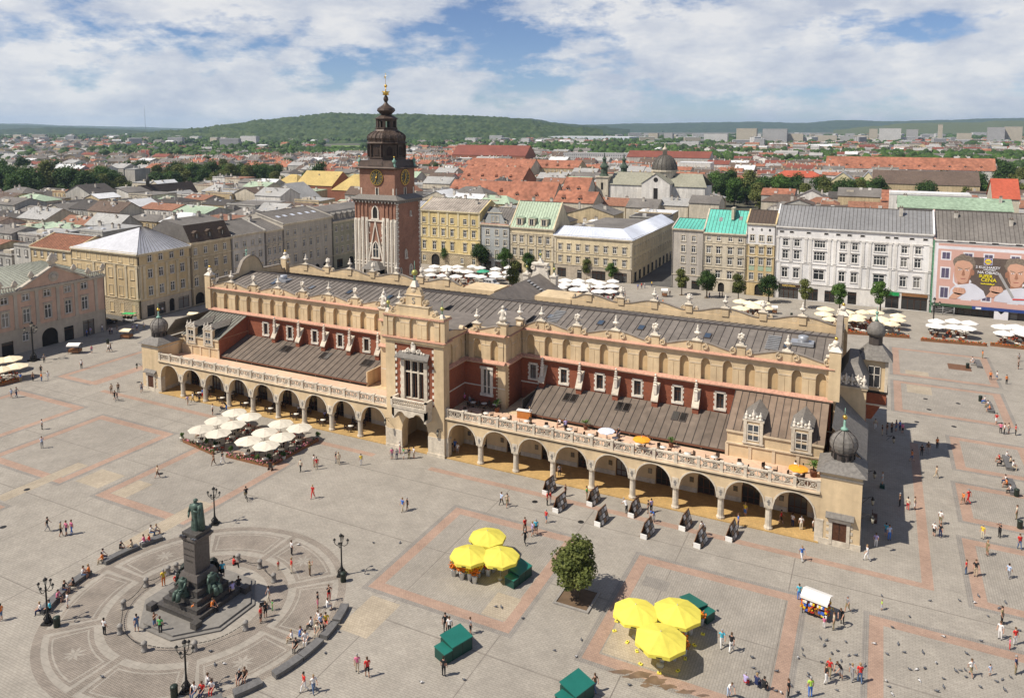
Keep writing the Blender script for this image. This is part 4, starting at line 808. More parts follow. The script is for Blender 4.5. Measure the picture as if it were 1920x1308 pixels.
# helm
def octlathe(prof, mi=0, n=8, smooth=False): return MB().lathe(prof, n, (0, 0), mi, smooth, pi/8)
m = MB(); m.taper(0, 0, 36.9, 37.25, 2*HX-1.0, 2*HY-0.6, 2*HX-0.3, 2*HY+0.1); m.taper(0, 0, 37.25, 37.6, 2*HX-0.3, 2*HY+0.1, 11.6, 10.4); m.taper(0, 0, 37.6, 39.2, 11.6, 10.4, 10.4, 9.6); m.build('helm_skirt', towerhelm, tw)
m = octlathe([(5.7, 37.8), (5.3, 39.0), (5.1, 39.7), (5.3, 39.8), (5.3, 40.0), (4.9, 40.1), (4.9, 43.3), (5.3, 43.5), (5.6, 43.7)])
for k in range(8):
    a = k*pi/4; T = Matrix.Rotation(a, 4, 'Z')
    for q in (-1, 1): m.box(4.45, 4.95, q*1.6-0.14, q*1.6+0.14, 40.1, 43.3, 0, T)
    m.prism([(-0.75, 40.5), (0.75, 40.5), (0.75, 42.1), (0.4, 42.7), (0, 42.85), (-0.4, 42.7), (-0.75, 42.1)], -4.66, -4.5, mi=1, T=Matrix.Rotation(a+pi/2, 4, 'Z'))
m.build('helm_drum', [towerhelm, M('louvre_wood', (0.035, 0.022, 0.016), var=0.3)], tw)
m = octlathe([(5.6, 43.7), (5.1, 44.1), (5.15, 44.5), (5.35, 45.1), (5.1, 45.8), (4.3, 46.4), (3.3, 46.9), (2.95, 47.4), (3.1, 47.5)], smooth=False)
for k in range(24):
    a = 2*pi*k/24; pr = [(5.1, 44.1), (5.15, 44.5), (5.35, 45.1), (5.1, 45.8), (4.3, 46.4), (3.3, 46.9)]
    m.path([(q[0]*0.965*cos(a), q[0]*0.965*sin(a), q[1]) for q in pr], 0.1, 4)
m.build('helm_dome', towerhelm, tw)
m = octlathe([(3.0, 47.4), (3.0, 47.8), (2.75, 47.85)])
for k in range(8):
    a = k*pi/4+pi/8; T = Matrix.Rotation(a, 4, 'Z'); m.box(2.3, 2.75, -0.36, 0.36, 47.8, 49.9, 0, T)
m.lathe([(2.7, 49.5), (2.75, 49.9), (3.05, 50.0), (3.1, 50.2), (2.4, 50.7), (1.6, 51.1), (1.3, 51.3)], 8, ph=pi/8, smooth=False); m.build('helm_lantern', towerhelm, tw)
m = octlathe([(1.3, 51.2), (1.9, 51.7), (2.5, 52.3), (2.3, 52.9), (1.5, 53.4), (0.8, 53.9), (0.35, 54.5), (0.7, 55.2), (0.6, 55.8), (0.25, 56.3), (0.2, 57.0)], n=12); m.build('helm_onion', towerhelm, tw)
m = MB(); m.lathe([(0.25, 56.3), (0.9, 56.5), (0.7, 56.9), (0.95, 57.3), (0.3, 57.4)], 10); m.lathe([(0.16, 57.2), (0.12, 58.4)], 6); m.ball((0, 0, 58.8), 0.42, 10, 8); m.tube((0, 0, 59.1), (0, 0, 62.0), 0.07, 0.03, 5); m.prism([(0, 60.6), (-0.5, 61.2), (-0.15, 61.4), (0, 61.1)], -0.03, 0.03); m.ball((0, 0, 62.0), 0.14, 6, 5)
for k in range(6): a = k*pi/3; m.ball((0.95*cos(a), 0.95*sin(a), 57.3), 0.15, 6, 5)
m.build('spire_crown', gold, tw)
for x, y in ((-5.6, -4.6), (5.6, -4.6), (5.6, 4.6), (-5.6, 4.6)):
    m = MB(); m.taper(0, 0, 37.3, 38.4, 0.9, 0.9, 0.5, 0.5); m.lathe([(0.25, 38.4), (0.6, 39.2), (0.2, 39.5), (0.15, 39.9)], 8); m.ball((0, 0, 40.2), 0.25, 7, 5, 1); m.build('corner_finial', [copper, gold], tw, (x, y, 0))
# ================================================================ houses round the square
WCACHE = {}
def window_mesh(w, h, style, trim, fr=None, bars=1):
    key = (round(w, 2), round(h, 2), style, trim.name, bars, fr.name if fr else '')
    if key in WCACHE: return WCACHE[key]
    m = MB(); t = 0.16
    m.box(-w/2-t, -w/2, -0.07, 0.02, -0.02, h+t); m.box(w/2, w/2+t, -0.07, 0.02, -0.02, h+t); m.box(-w/2, w/2, -0.07, 0.02, h, h+t); m.box(-w/2-t-0.08, w/2+t+0.08, -0.17, 0.02, -0.16, -0.02)
    if style == 'hood': m.box(-w/2-0.3, w/2+0.3, -0.28, 0.02, h+t+0.18, h+t+0.34); m.box(-w/2-0.1, w/2+0.1, -0.1, 0.02, h+t, h+t+0.18)
    if style == 'ped': m.prism([(-w/2-0.35, h+t+0.15), (w/2+0.35, h+t+0.15), (0, h+t+0.65)], -0.28, 0.02); m.box(-w/2-0.3, w/2+0.3, -0.25, 0.02, h+t, h+t+0.15)
    if style == 'arch': m.prism([(-w/2-0.3, h+t+0.12)]+arc(0, h+t+0.12, w/2+0.3, 0.5, pi, 0, 8)[1:-1]+[(w/2+0.3, h+t+0.12)], -0.26, 0.02)
    f = 0.11
    for x in ([-w/2, w/2-f]+[-f/2+(k-(bars-1)/2)*w/(bars+1) for k in range(bars)]): m.box(x, x+f, 0.05, 0.16, 0, h, 1)
    for z in (0, h*0.66, h-f): m.box(-w/2, w/2, 0.055, 0.155, z, z+f, 1)
    me = m.mesh('window', [trim, fr or white]); p = MB(); p.quad((-w/2, 0.17, 0), (w/2, 0.17, 0), (w/2, 0.17, h), (-w/2, 0.17, h)); pm = p.mesh('pane', glass)
    WCACHE[key] = (me, pm); return WCACHE[key]
def put_windows(root, xs, z, w, h, style, trim, y=0.0, rz=0, fr=None, bars=1, side=None):
    me, pm = window_mesh(w, h, style, trim, fr, bars)
    for x in xs:
        loc = (x, y, z) if side is None else (side, x, z)
        o = inst('window', me, root, loc, rz if side is None else pi/2); inst('pane', pm, o)
def chimney(root, x, y, z, w=0.9, d=0.7, h=1.6, mat=None):
    m = MB(); m.box(-w/2, w/2, -d/2, d/2, -0.8, h); m.box(-w/2-0.08, w/2+0.08, -d/2-0.08, d/2+0.08, h, h+0.14, 1)
    for k in (-1, 1): m.lathe([(0.12, h+0.14), (0.12, h+0.5)], 6, (k*w*0.25, 0), 1)
    m.build('chimney', [mat or M('chimney_render', (0.50, 0.46, 0.40), var=0.2, streak=0.2), M('chimney_cap', (0.2, 0.16, 0.13))], root, (x, y, z))
def house(name, label, loc, rz, w, d, h, wallm, trim, floors, roof, group='houses around the square', ground=(), strings=(), pil=None, cornice=0.45, gm=None, gh=4.3, side=None, chim=(), cat='house'):
    """floors: (z, window height, window width, style, [x...], bars); ground: (x0, x1, top, kind); roof: (kind, material, ridge z, ridge depth)"""
    root = empty(name, loc, rz, label, cat, group)
    holes = [(x-f[2]/2, x+f[2]/2, f[0], f[0]+f[1]) for f in floors for x in f[4]]+[(g[0], g[1], 0.0, g[2]) for g in ground]
    m = MB(); gmi = 1 if gm else 0
    up_ = [q for q in holes if q[2] >= gh-0.01]; lo_ = [q for q in holes if q[2] < gh-0.01]
    wall_grid(m, 0, w, gh, h, up_, 0.22); wall_grid(m, 0, w, -0.3, gh, lo_, 0.22, gmi)
    m.quad((0, 0, -0.3), (0, d, -0.3), (0, d, h), (0, 0, h)); m.quad((w, d, -0.3), (w, 0, -0.3), (w, 0, h), (w, d, h)); m.quad((0, d, -0.3), (w, d, -0.3), (w, d, h), (0, d, h))
    m.build('wall', [wallm, gm or wallm], root)
    for f in floors: put_windows(root, f[4], f[0], f[2], f[1], f[3], trim, bars=f[5] if len(f) > 5 else 1)
    for g in ground:
        s_ = MB(); x0, x1, zt, kind = g
        if kind == 'arch':
            s_.box(x0, x1, 0.3, 0.4, 0, zt, 1); o_ = arc((x0+x1)/2, zt-(x1-x0)/2, (x1-x0)/2, (x1-x0)/2, pi, 0, 10); s_.prism([(x0, zt), *o_, (x1, zt)], -0.02, 0.2, mi=2)
        else:
            s_.box(x0, x1, 0.2, 0.26, 0, zt, 1)
            nb = max(1, int((x1-x0)/1.3))
            for k in range(nb+1): xx = x0+(x1-x0)*k/nb; s_.box(xx-0.05, xx+0.05, 0.1, 0.2, 0, zt, 0)
            s_.box(x0, x1, 0.1, 0.2, zt-0.7, zt-0.6, 0)
        s_.build('shop_front' if kind != 'arch' else 'doorway', [wood if kind != 'pale' else white, door_m if kind != 'arch' else dark, gm or wallm], root)
    for x in (0.18, w-0.18): c_ = MB(); c_.tube((x, -0.1, 0), (x, -0.1, h-0.6), 0.06, 0.06, 6); c_.build('downpipe', zincd, root)
    c_ = MB(); c_.box(-0.03, w+0.03, -cornice, 0.0, h-0.35, h); c_.box(-0.02, w+0.02, -cornice*0.55, 0, h-0.65, h-0.35)
    c_.build('cornice', trim, root)
    for z in strings:
        c_ = MB(); c_.box(0, w, -0.14, 0, z, z+0.22); c_.build('string_course', trim, root)
    if pil:
        pm_ = MB(); pm_.box(-0.35, 0.35, -0.14, 0, pil[0], pil[1]); pm_.box(-0.45, 0.45, -0.2, 0, pil[1]-0.4, pil[1]); pm_.box(-0.45, 0.45, -0.2, 0, pil[0], pil[0]+0.3); pme = pm_.mesh('pilaster', trim)
        for x in pil[2]: inst('pilaster', pme, root, (x, 0, 0))
    kind, rm, rz_, rd = roof
    r = MB(); ov = 0.3
    def seams(pts, n):     # ribs from eave edge a-b to ridge edge c-d
        a, b, c, e = [Vector(q) for q in pts]
        for k in range(n+1):
            t = k/n; r.tube(a.lerp(b, t)+Vector((0, 0, 0.03)), e.lerp(c, t)+Vector((0, 0, 0.03)), 0.05, 0.05, 4, 1, False)
    if kind == 'gable':
        A = [(0-ov*0, -ov, h+0.02), (w, -ov, h+0.02), (w, rd, rz_), (0, rd, rz_)]; B = [(w, d+ov, h+0.02), (0, d+ov, h+0.02), (0, rd, rz_), (w, rd, rz_)]
        r.slab(A, 0.12); r.slab(B, 0.12); seams(A, max(4, int(w/0.95)))
        r.add([(0.02, 0, h), (0.02, d, h), (0.02, rd, rz_-0.1), (w-0.02, 0, h), (w-0.02, d, h), (w-0.02, rd, rz_-0.1)], [(0, 1, 2), (3, 4, 5)], 2)
        r.box(0, w, rd-0.12, rd+0.12, rz_-0.03, rz_+0.1, 1)
        for xx in (0.0, w): r.slab([(xx-0.2, -ov, h+0.22), (xx+0.2, -ov, h+0.22), (xx+0.2, rd, rz_+0.22), (xx-0.2, rd, rz_+0.22)], 0.3, 2)
    elif kind == 'hip':
        hx = min(w*0.45, rd*1.0)
        A = [(-ov, -ov, h+0.02), (w+ov, -ov, h+0.02), (w-hx, rd, rz_), (hx, rd, rz_)]; r.slab(A, 0.1); seams(A, max(4, int(w/1.0)))
        r.slab([(w+ov, -ov, h+0.02), (w+ov, d+ov, h+0.02), (w-hx, rd, rz_)], 0.1, 0); r.slab([(-ov, d+ov, h+0.02), (-ov, -ov, h+0.02), (hx, rd, rz_)], 0.1, 0); r.slab([(w+ov, d+ov, h+0.02), (-ov, d+ov, h+0.02), (hx, rd, rz_), (w-hx, rd, rz_)], 0.1)
    elif kind == 'mansard':
        A = [(0, -ov, h+0.02), (w, -ov, h+0.02), (w, 2.6, rz_), (0, 2.6, rz_)]; r.slab(A, 0.12); r.slab([(0, 2.6, rz_), (w, 2.6, rz_), (w, d/2, rz_+1.2), (0, d/2, rz_+1.2)], 0.12, 2); r.slab([(0, d/2, rz_+1.2), (w, d/2, rz_+1.2), (w, d, h), (0, d, h)], 0.12, 2)
        r.add([(0.02, 0, h), (0.02, 2.6, rz_), (0.02, d/2, rz_+1.1), (0.02, d, h), (w-0.02, 0, h), (w-0.02, 2.6, rz_), (w-0.02, d/2, rz_+1.1), (w-0.02, d, h)], [(0, 1, 2, 3), (4, 5, 6, 7)], 2)
    else:
        r.box(-0.1, w+0.1, -0.1, d, h, h+0.25); r.slab([(0, 0, h+0.3), (w, 0, h+0.3), (w, d, rz_), (0, d, rz_)], 0.1)
    ro = r.build('roof', [rm, zincd if kind != 'mansard' else rm, wallm if kind != 'mansard' else M('grey_felt', (0.16, 0.145, 0.13), var=0.15, big=0.2)], root)
    for x, y, z in chim: chimney(root, x, y, z)
    return root
def dormer_set(root, xs, y, z, w, h, wallm, roofm_, name='dormer'):
    m = MB(); m.box(-w/2, w/2, 0, 2.2, 0, h); m.box(-w/2-0.12, w/2+0.12, -0.12, 0.1, h, h+0.15); m.prism([(-w/2-0.15, h+0.15), (w/2+0.15, h+0.15), (0, h+0.75)], -0.1, 2.6, mi=1); m.box(-w*0.28, w*0.28, -0.03, 0.02, 0.2, h-0.15, 2); m.box(-0.04, 0.04, -0.06, 0, 0.2, h-0.15, 3)
    me = m.mesh(name, [wallm, roofm_, glass, white])
    for x in xs: inst(name, me, root, (x, y, z))
yel = M('yellow_plaster', (0.60, 0.47, 0.22), var=0.06, streak=0.12); yelt = M('pale_yellow_trim', (0.62, 0.53, 0.34), var=0.08, streak=0.12)
bluegrey = M('blue_grey_plaster', (0.36, 0.37, 0.36), var=0.06, streak=0.12); creamh = M('pale_cream_plaster', (0.56, 0.47, 0.31), var=0.06, streak=0.14); creamt = M('cream_house_trim', (0.55, 0.48, 0.36), var=0.1, streak=0.15)
greyp = M('grey_plaster', (0.42, 0.38, 0.33), var=0.06, streak=0.14); beigep = M('beige_plaster', (0.50, 0.44, 0.34), var=0.06, streak=0.14); ochre = M('ochre_plaster', (0.55, 0.42, 0.22), var=0.06, streak=0.14)
whitep = M('white_facade', (0.70, 0.68, 0.66), var=0.04, streak=0.08); whitet = M('white_facade_trim', (0.64, 0.61, 0.57), var=0.08, streak=0.12)
pinkp = M('pink_plaster', (0.54, 0.37, 0.28), var=0.06, streak=0.1); pinkt = M('warm_grey_trim', (0.45, 0.40, 0.33), var=0.1, streak=0.12)
beigeh = M('sand_plaster', (0.52, 0.40, 0.23), var=0.06, streak=0.12); beiget = M('sand_trim', (0.54, 0.46, 0.32), var=0.1, streak=0.12)
silver = M('light_roof_metal', (0.50, 0.50, 0.52), rough=0.4, metal=0.35, var=0.1, big=0.15); bluewhite = M('white_roof_metal', (0.66, 0.69, 0.76), rough=0.35, metal=0.2, var=0.06)
teal = M('green_copper_roof', (0.12, 0.46, 0.37), rough=0.55, var=0.14, big=0.15); palegreen = M('pale_green_roof', (0.34, 0.42, 0.30), rough=0.6, var=0.16, big=0.15)
greyroof = M('grey_sheet_roof', (0.27, 0.265, 0.26), rough=0.45, metal=0.25, var=0.1, big=0.15); felt = M('grey_felt', (0.16, 0.145, 0.13), var=0.15, big=0.2); brownroof = M('brown_tile_roof', (0.085, 0.06, 0.045), var=0.25, scale=3)
rustroof = M('weathered_tin_roof', (0.36, 0.31, 0.26), var=0.25, scale=0.7, big=0.25, rough=0.6)
rustic = brickmat('rusticated_stone', (0.50, 0.42, 0.29), (0.44, 0.36, 0.24), (0.22, 0.17, 0.11), 0.9, 0.45, 0.04, var=0.2, bump=0.8)
grstone = M('ground_floor_stone', (0.42, 0.36, 0.28), var=0.15, streak=0.15)
RY = 130.0
house('town_house', 'plain pale house half hidden behind the clock tower', (-163, RY, 0), 0, 18.5, 14, 18, creamh, creamt, [(5.5, 2.2, 1.2, 'hood', [2, 5, 8, 11, 14, 17]), (9.8, 2.2, 1.2, 'hood', [2, 5, 8, 11, 14, 17]), (14, 1.8, 1.1, 'plain', [2, 5, 8, 11, 14, 17])], ('gable', silver, 21.5, 7), ground=[(2, 5, 3, 'shop'), (9, 12, 3, 'shop')])
yx = [-142.9, -138.7, -135.1, -131.5, -126.4, -123.0]; lx = lambda xs, o: [round(x-o, 2) for x in xs]
house('palace', 'yellow palace with pale pilasters and arched gateway right of the tower', (-144.4, RY, 0), 0, 24.1, 15, 19.2, yel, yelt, [(5.4, 2.9, 1.35, 'ped', lx(yx, -144.4)), (10.4, 2.3, 1.3, 'hood', lx(yx, -144.4)), (14.8, 1.9, 1.3, 'plain', lx(yx, -144.4)), (1.2, 2.0, 1.3, 'plain', lx([-142.9, -123.0, -127.6], -144.4))], ('gable', rustroof, 22.8, 8), ground=[(4.4, 7.8, 3.9, 'arch')], strings=(4.4, 9.6, 13.9), pil=(9.8, 18.6, lx([-144.0, -140.8, -136.9, -133.3, -129.0, -124.7, -120.8], -144.4)), gm=rustic, chim=((3, 11, 22), (12, 11, 22), (20, 5, 21.3)))
gx = [-117.6, -114.1, -111.0]
hg = house('town_house', 'narrow blue grey house with curved baroque gable', (-120.2, RY, 0), 0, 10.9, 14, 15.6, bluegrey, creamt, [(4.9, 1.9, 1.25, 'plain', lx(gx, -120.2)), (8.5, 1.9, 1.25, 'plain', lx(gx, -120.2)), (11.9, 1.9, 1.25, 'plain', lx(gx, -120.2))], ('gable', felt, 20.5, 7), ground=[(1.0, 4.0, 3.1, 'shop'), (5.5, 9.5, 3.1, 'shop')], strings=(4.2,))
m = MB(); m.prism([(0.6, 15.6), (10.2, 15.6), (10.0, 16.6), (8.9, 17.0), (8.2, 18.4), (7.6, 19.6), (6.9, 20.4), (5.4, 21.4), (3.9, 20.4), (3.2, 19.6), (2.6, 18.4), (1.9, 17.0), (0.8, 16.6)], -0.1, 0.4); m.box(2.6, 8.2, -0.3, 0.4, 19.4, 19.65, 1); m.box(0.2, 10.6, -0.4, 0.0, 15.6, 15.85, 2); volute(m, 1.4, 16.4, 0.6, -0.1, 0.35, 1, 1); volute(m, 9.4, 16.4, 0.6, -0.1, 0.35, -1, 1); m.ball((5.4, 0.1, 21.8), 0.35, 8, 6, 1); m.build('gable', [bluegrey, creamt, tilepink], hg)
put_windows(hg, [4.75, 6.35], 16.5, 0.95, 1.9, 'plain', creamt, -0.12)
cxx = [-107.5, -104.9, -101.5, -98.3, -95.5]
hc = house('town_house', 'cream house with steep pale green roof and ornate dormers', (-109.0, RY, 0), 0, 15.6, 14, 15.2, creamh, creamt, [(5.7, 2.4, 1.2, 'ped', lx(cxx, -109)), (10.2, 2.2, 1.2, 'hood', lx(cxx, -109))], ('gable', palegreen, 23.2, 7), ground=[(1, 4.2, 3.2, 'shop'), (6, 9, 3.2, 'shop'), (11, 14.5, 3.2, 'shop')], strings=(4.6, 9.2, 13.2), pil=(4.8, 13.0, [0.4, 2.9, 5.8, 9.1, 12.2, 15.2]), chim=((5, 7.5, 22.8), (11.5, 7.5, 22.8)))
dormer_set(hc, [3.2, 7.6, 12.0], 0.1, 15.9, 2.3, 2.2, creamt, palegreen)
kx = [-91.2, -88.2, -85.1, -82.0, -79.0, -75.9, -72.9, -69.8]
hk = house('corner_house', 'long cream corner house with low white metal roof beside the side street', (-93.3, RY, 0), 0, 26.1, 50, 13.4, creamh, creamt, [(4.9, 1.9, 1.15, 'hood', lx(kx, -93.3)), (8.8, 1.9, 1.15, 'hood', lx(kx, -93.3))], ('none', felt, 13.6, 4), ground=[(1.2, 4.2, 3.0, 'shop'), (8.0, 9.6, 2.7, 'pale'), (13.0, 17.5, 2.9, 'shop'), (20.2, 24.5, 2.9, 'shop')], strings=(4.1, 8.0), gm=grstone, gh=4.1, pil=(4.3, 12.6, [0.4, 25.7]))
put_windows(hk, [2.5+3.1*k for k in range(15)], 4.9, 1.15, 1.9, 'hood', creamt, side=26.13); put_windows(hk, [2.5+3.1*k for k in range(15)], 8.8, 1.15, 1.9, 'hood', creamt, side=26.13)
for k in range(10):
    m = MB(); m.box(0, 0.05, -1, 1, 0, 3.0, 0); m.box(0, 0.1, -1.15, 1.15, 3.0, 3.2, 1); m.build('shop_front', [door_m, creamt], hk, (26.12, 3.5+4.8*k, 0))
m = MB(); A = [(-0.3, -0.4, 13.45), (26.5, -0.4, 13.45), (21.5, 4.6, 16.1), (1.5, 4.6, 16.1)]; m.slab(A, 0.1); B = [(26.5, -0.4, 13.45), (26.5, 50, 13.45), (21.5, 50, 16.1), (21.5, 4.6, 16.1)]; m.slab(B, 0.1); m.slab([(21.5, 4.6, 16.1), (21.5, 50, 16.1), (17, 50, 13.5), (17, 9, 13.5)], 0.1); m.slab([(1.5, 4.6, 16.1), (21.5, 4.6, 16.1), (17, 9, 13.5), (1.5, 9, 13.5)], 0.1)
for Q, n in ((A, 26), (B, 46)):
    a, b, c, e = [Vector(q) for q in Q]
    for k in range(n+1): t = k/n; m.tube(a.lerp(b, t)+Vector((0, 0, .03)), e.lerp(c, t)+Vector((0, 0, .03)), 0.04, 0.04, 4, 0, False)
m.build('metal_roof', bluewhite, hk)
m = MB(); m.box(26.13, 26.4, -0.02, 50, 13.0, 13.4); m.build('side_cornice', creamt, hk)
house('town_house', 'grey corner house on the right of the side street with low green roof', (-54.9, RY, 0), 0, 9.3, 18, 18.0, greyp, creamt, [(4.4, 2.0, 1.25, 'plain', [3.3, 6.4]), (7.8, 2.0, 1.25, 'plain', [3.3, 6.4]), (11.0, 2.0, 1.25, 'plain', [3.3, 6.4]), (14.3, 1.7, 1.2, 'plain', [3.3, 6.4])], ('gable', teal, 20.2, 8), ground=[(2.0, 4.6, 3.0, 'arch'), (6, 8.4, 2.6, 'shop')], strings=(4.0,))
bx_ = [1.5, 4.3, 7.6, 10.4]
hb = house('town_house', 'beige house under a bright turquoise copper roof', (-45.6, RY, 0), 0, 12.1, 16, 17.4, beigep, creamt, [(4.0, 2.2, 1.4, 'hood', bx_), (8.2, 2.0, 1.3, 'hood', bx_), (11.2, 2.0, 1.3, 'hood', bx_), (15.0, 1.3, 1.15, 'plain', bx_)], ('gable', teal, 23.4, 7.5), ground=[(1.0, 3.0, 2.8, 'arch'), (4.4, 6.2, 2.8, 'arch'), (8.5, 10.5, 2.8, 'arch')], strings=(3.7, 7.2, 14.2), gh=3.7)
for x, y, z in ((4.0, 3.5, 20.4), (9.6, 4.2, 20.9)):
    m = MB(); m.slab([(-0.5, 0, 0), (0.5, 0, 0), (0.5, 1.2, 0.95), (-0.5, 1.2, 0.95)], 0.1); m.build('skylight', greyroof, hb, (x, y, z))
m = MB(); m.box(-0.35, 0.35, -1.6, 1.6, -1, 2.2); m.box(-0.45, 0.45, -1.7, 1.7, 2.2, 2.4); m.build('chimney', creamt, hb, (7.4, 5.2, 22))
ox = [1.6, 4.1, 6.3]
ho = house('town_house', 'narrow ochre and white house with oval attic windows', (-33.5, RY, 0), 0, 7.9, 15, 20.8, ochre, creamt, [(4.4, 2.1, 1.2, 'plain', ox), (8.8, 2.0, 1.2, 'hood', ox), (12.0, 1.9, 1.2, 'arch', ox), (15.6, 1.8, 1.2, 'plain', ox)], ('gable', brownroof, 24, 6), ground=[(2.6, 5.0, 3.4, 'arch')], strings=(3.8, 11.2, 14.6))
m = MB(); wall_grid(m, 0.0, 7.9, 14.8, 20.2, [(x-0.62, x+0.62, 15.6, 17.4) for x in ox], 0.03, 0, 0, -0.03); m.build('white_upper_wall', whitep, ho)
for x in ox: m = MB(); m.prism([(0.3*cos(2*pi*i/12), 0.42*sin(2*pi*i/12)) for i in range(12)], -0.06, 0.0); m.build('oval_window', glass, ho, (x, 0, 19.0))
for x in ox: m = MB(); m.box(x-0.75, x+0.75, -0.05, 0, 7.2, 8.5); m.build('green_panel', M('mint_panel', (0.38, 0.48, 0.34)), ho)
W0 = -25.5; wpx = [-22.9, -19.9, -8.2, -5.2, 6.6, 9.8]; wide = [-14.0, 0.9]
hw_ = house('palace', 'large white palace with pilasters and long grey metal roof', (W0, RY, 0), 0, 38.7, 18, 20.4, whitep, whitet, [(6.0, 2.7, 1.5, 'arch', lx(wpx, W0)), (6.0, 2.7, 2.7, 'hood', lx(wide, W0), 1), (11.3, 2.4, 1.5, 'hood', lx(wpx, W0)), (11.3, 2.4, 2.9, 'hood', lx(wide, W0), 3), (14.9, 1.9, 1.4, 'hood', lx(wpx, W0)), (14.9, 1.9, 2.8, 'hood', lx(wide, W0), 3)], ('gable', greyroof, 25.6, 8.5), ground=[(1.2, 6.4, 3.2, 'shop'), (8.8, 11.5, 3.4, 'shop'), (13.2, 15.8, 3.2, 'shop'), (19.0, 21.2, 3.4, 'shop'), (28.2, 31.4, 3.4, 'shop'), (32.0, 38.0, 3.6, 'shop')], strings=(4.5, 10.2, 17.4), pil=(10.6, 17.4, lx([-25.0, -21.4, -17.6, -16.4, -11.6, -10.2, -6.7, -3.2, -1.6, 3.3, 4.6, 8.2, 12.7], W0)), chim=((10, 8.8, 24.6), (31, 6.0, 24.8)), gm=whitet, gh=4.5)
for x in lx([-24.0, -21.4, -17, -12.5, -9.5, -6.7, -3.5, 2.5, 4.5, 8.2, 11.3], W0):
    m = MB(); m.box(-0.6, 0.6, -0.08, 0, 18.6, 19.2, 1); m.box(-0.5, 0.5, -0.1, -0.07, 18.68, 19.12, 0); m.build('attic_vent', [dark, whitet], hw_, (x, 0, 0))
for x in lx([-24.3, -18.6, -16.2, -11.6, -10, -3.6, -1.8, 3.5, 5, 12], W0): m = MB(); m.box(-0.3, 0.3, -0.12, 0, 4.8, 10.1); m.build('lower_pilaster', whitet, hw_, (x, 0, 0))
def text(body, size, mat, parent, loc, rot=(pi/2, 0, 0), ext=0.01, align='CENTER', sx=1.0, name='lettering', bold=0.0):
    cu = bpy.data.curves.new('t', 'FONT'); cu.body = body; cu.size = size; cu.extrude = ext; cu.align_x = align; cu.offset = bold
    ob = bpy.data.objects.new('t', cu); C.objects.link(ob); me = bpy.data.meshes.new_from_object(ob); bpy.data.objects.remove(ob); me.materials.append(mat)
    o = inst(name, me, parent, loc); o.rotation_euler = rot; o.scale = (sx, 1, 1); return o
sgnb = M('brown_sign', (0.06, 0.035, 0.02)); m = MB(); m.box(1.2, 6.8, -0.25, 0, 3.3, 4.1); m.build('shop_sign', sgnb, hw_); text('KSIĘGARNIA', 0.62, M('sign_gold', (0.7, 0.5, 0.15)), hw_, (3.9, -0.27, 3.48), bold=0.015)
m = MB(); m.box(27.6, 31.4, -0.3, 0, 3.5, 4.3); m.build('shop_sign', M('green_sign', (0.02, 0.32, 0.09)), hw_); m = MB(); m.box(32, 38, -0.2, 0, 3.6, 4.4); m.build('shop_sign', M('wood_sign', (0.25, 0.12, 0.05)), hw_)
# the house behind the hoarding
bbx = 13.4
hbb = house('town_house', 'house with wide dark grey roof behind the pink advertising hoarding', (bbx, RY, 0), 0, 34, 18, 19.2, M('pink_house', (0.52, 0.36, 0.31), var=0.06), whitet, [], ('gable', felt, 25.8, 9.5), ground=[(1.5, 7.5, 2.0, 'shop'), (9, 13, 2.0, 'shop'), (14, 19, 2.0, 'shop'), (21, 32, 2.0, 'shop')], gm=M('dark_shop_base', (0.10, 0.08, 0.065)), gh=2.6, chim=((5.0, 7.4, 24.0), (17, 5.6, 23), (20, 4.2, 22)))
for x in (3.5, 8.3, 13.2, 18.2, 23): m = MB(); m.box(-0.7, 0.7, -0.5, -0.44, 18.75, 19.05); m.build('attic_vent', dark, hbb, (x, 0, 0))
pst = empty('advertising_hoarding', (0, RY-0.75, 0), 0, 'huge pink printed hoarding with two portrait heads and yellow lettering', 'hoarding')
ppink = M('poster_pink', (0.60, 0.36, 0.30), rough=0.6, var=0.03, big=0.03); pwhite = M('poster_white', (0.70, 0.68, 0.70), rough=0.6, var=0.04); pbrown = M('poster_brown', (0.115, 0.085, 0.07), rough=0.6, var=0.1); pskin = M('poster_skin', (0.58, 0.33, 0.23), rough=0.6, var=0.06, scale=0.8); pskind = M('poster_skin_shadow', (0.33, 0.16, 0.10), rough=0.6); phair = M('poster_hair', (0.20, 0.16, 0.125), rough=0.7, var=0.35, scale=2.5); pcoat = M('poster_coat', (0.62, 0.62, 0.68), rough=0.6, var=0.06, scale=0.6); pyel = M('poster_yellow', (0.80, 0.66, 0.03), rough=0.6, var=0.02); pviolet = M('poster_window', (0.10, 0.085, 0.14), rough=0.5); pred = M('poster_red', (0.6, 0.05, 0.04)); pblue = M('poster_blue', (0.03, 0.09, 0.40), var=0.05); psteel = M('poster_steel', (0.36, 0.35, 0.34), var=0.1)
LAY = [0.0]
def flat(name, poly, mat, lift=1):
    m = MB(); LAY[0] = lift; m.prism(poly, -0.006*lift, -0.006*lift+0.004); return m.build(name, mat, pst)
m = MB(); m.box(13.7, 47, 0.0, 0.06, 2.75, 18.4); m.build('poster_sheet', ppink, pst)
m = MB(); m.box(13.45, 13.7, -0.05, 0.1, 0.6, 18.5); m.box(13.45, 47, -0.05, 0.1, 18.4, 18.55); m.build('frame', whitet, pst)
flat('printed_band', [(13.7, 16.9), (47, 16.9), (47, 17.7), (13.7, 17.7)], pwhite); flat('printed_band', [(13.7, 2.76), (14.3, 2.76), (14.3, 18.39), (13.7, 18.39)], pwhite, 2)
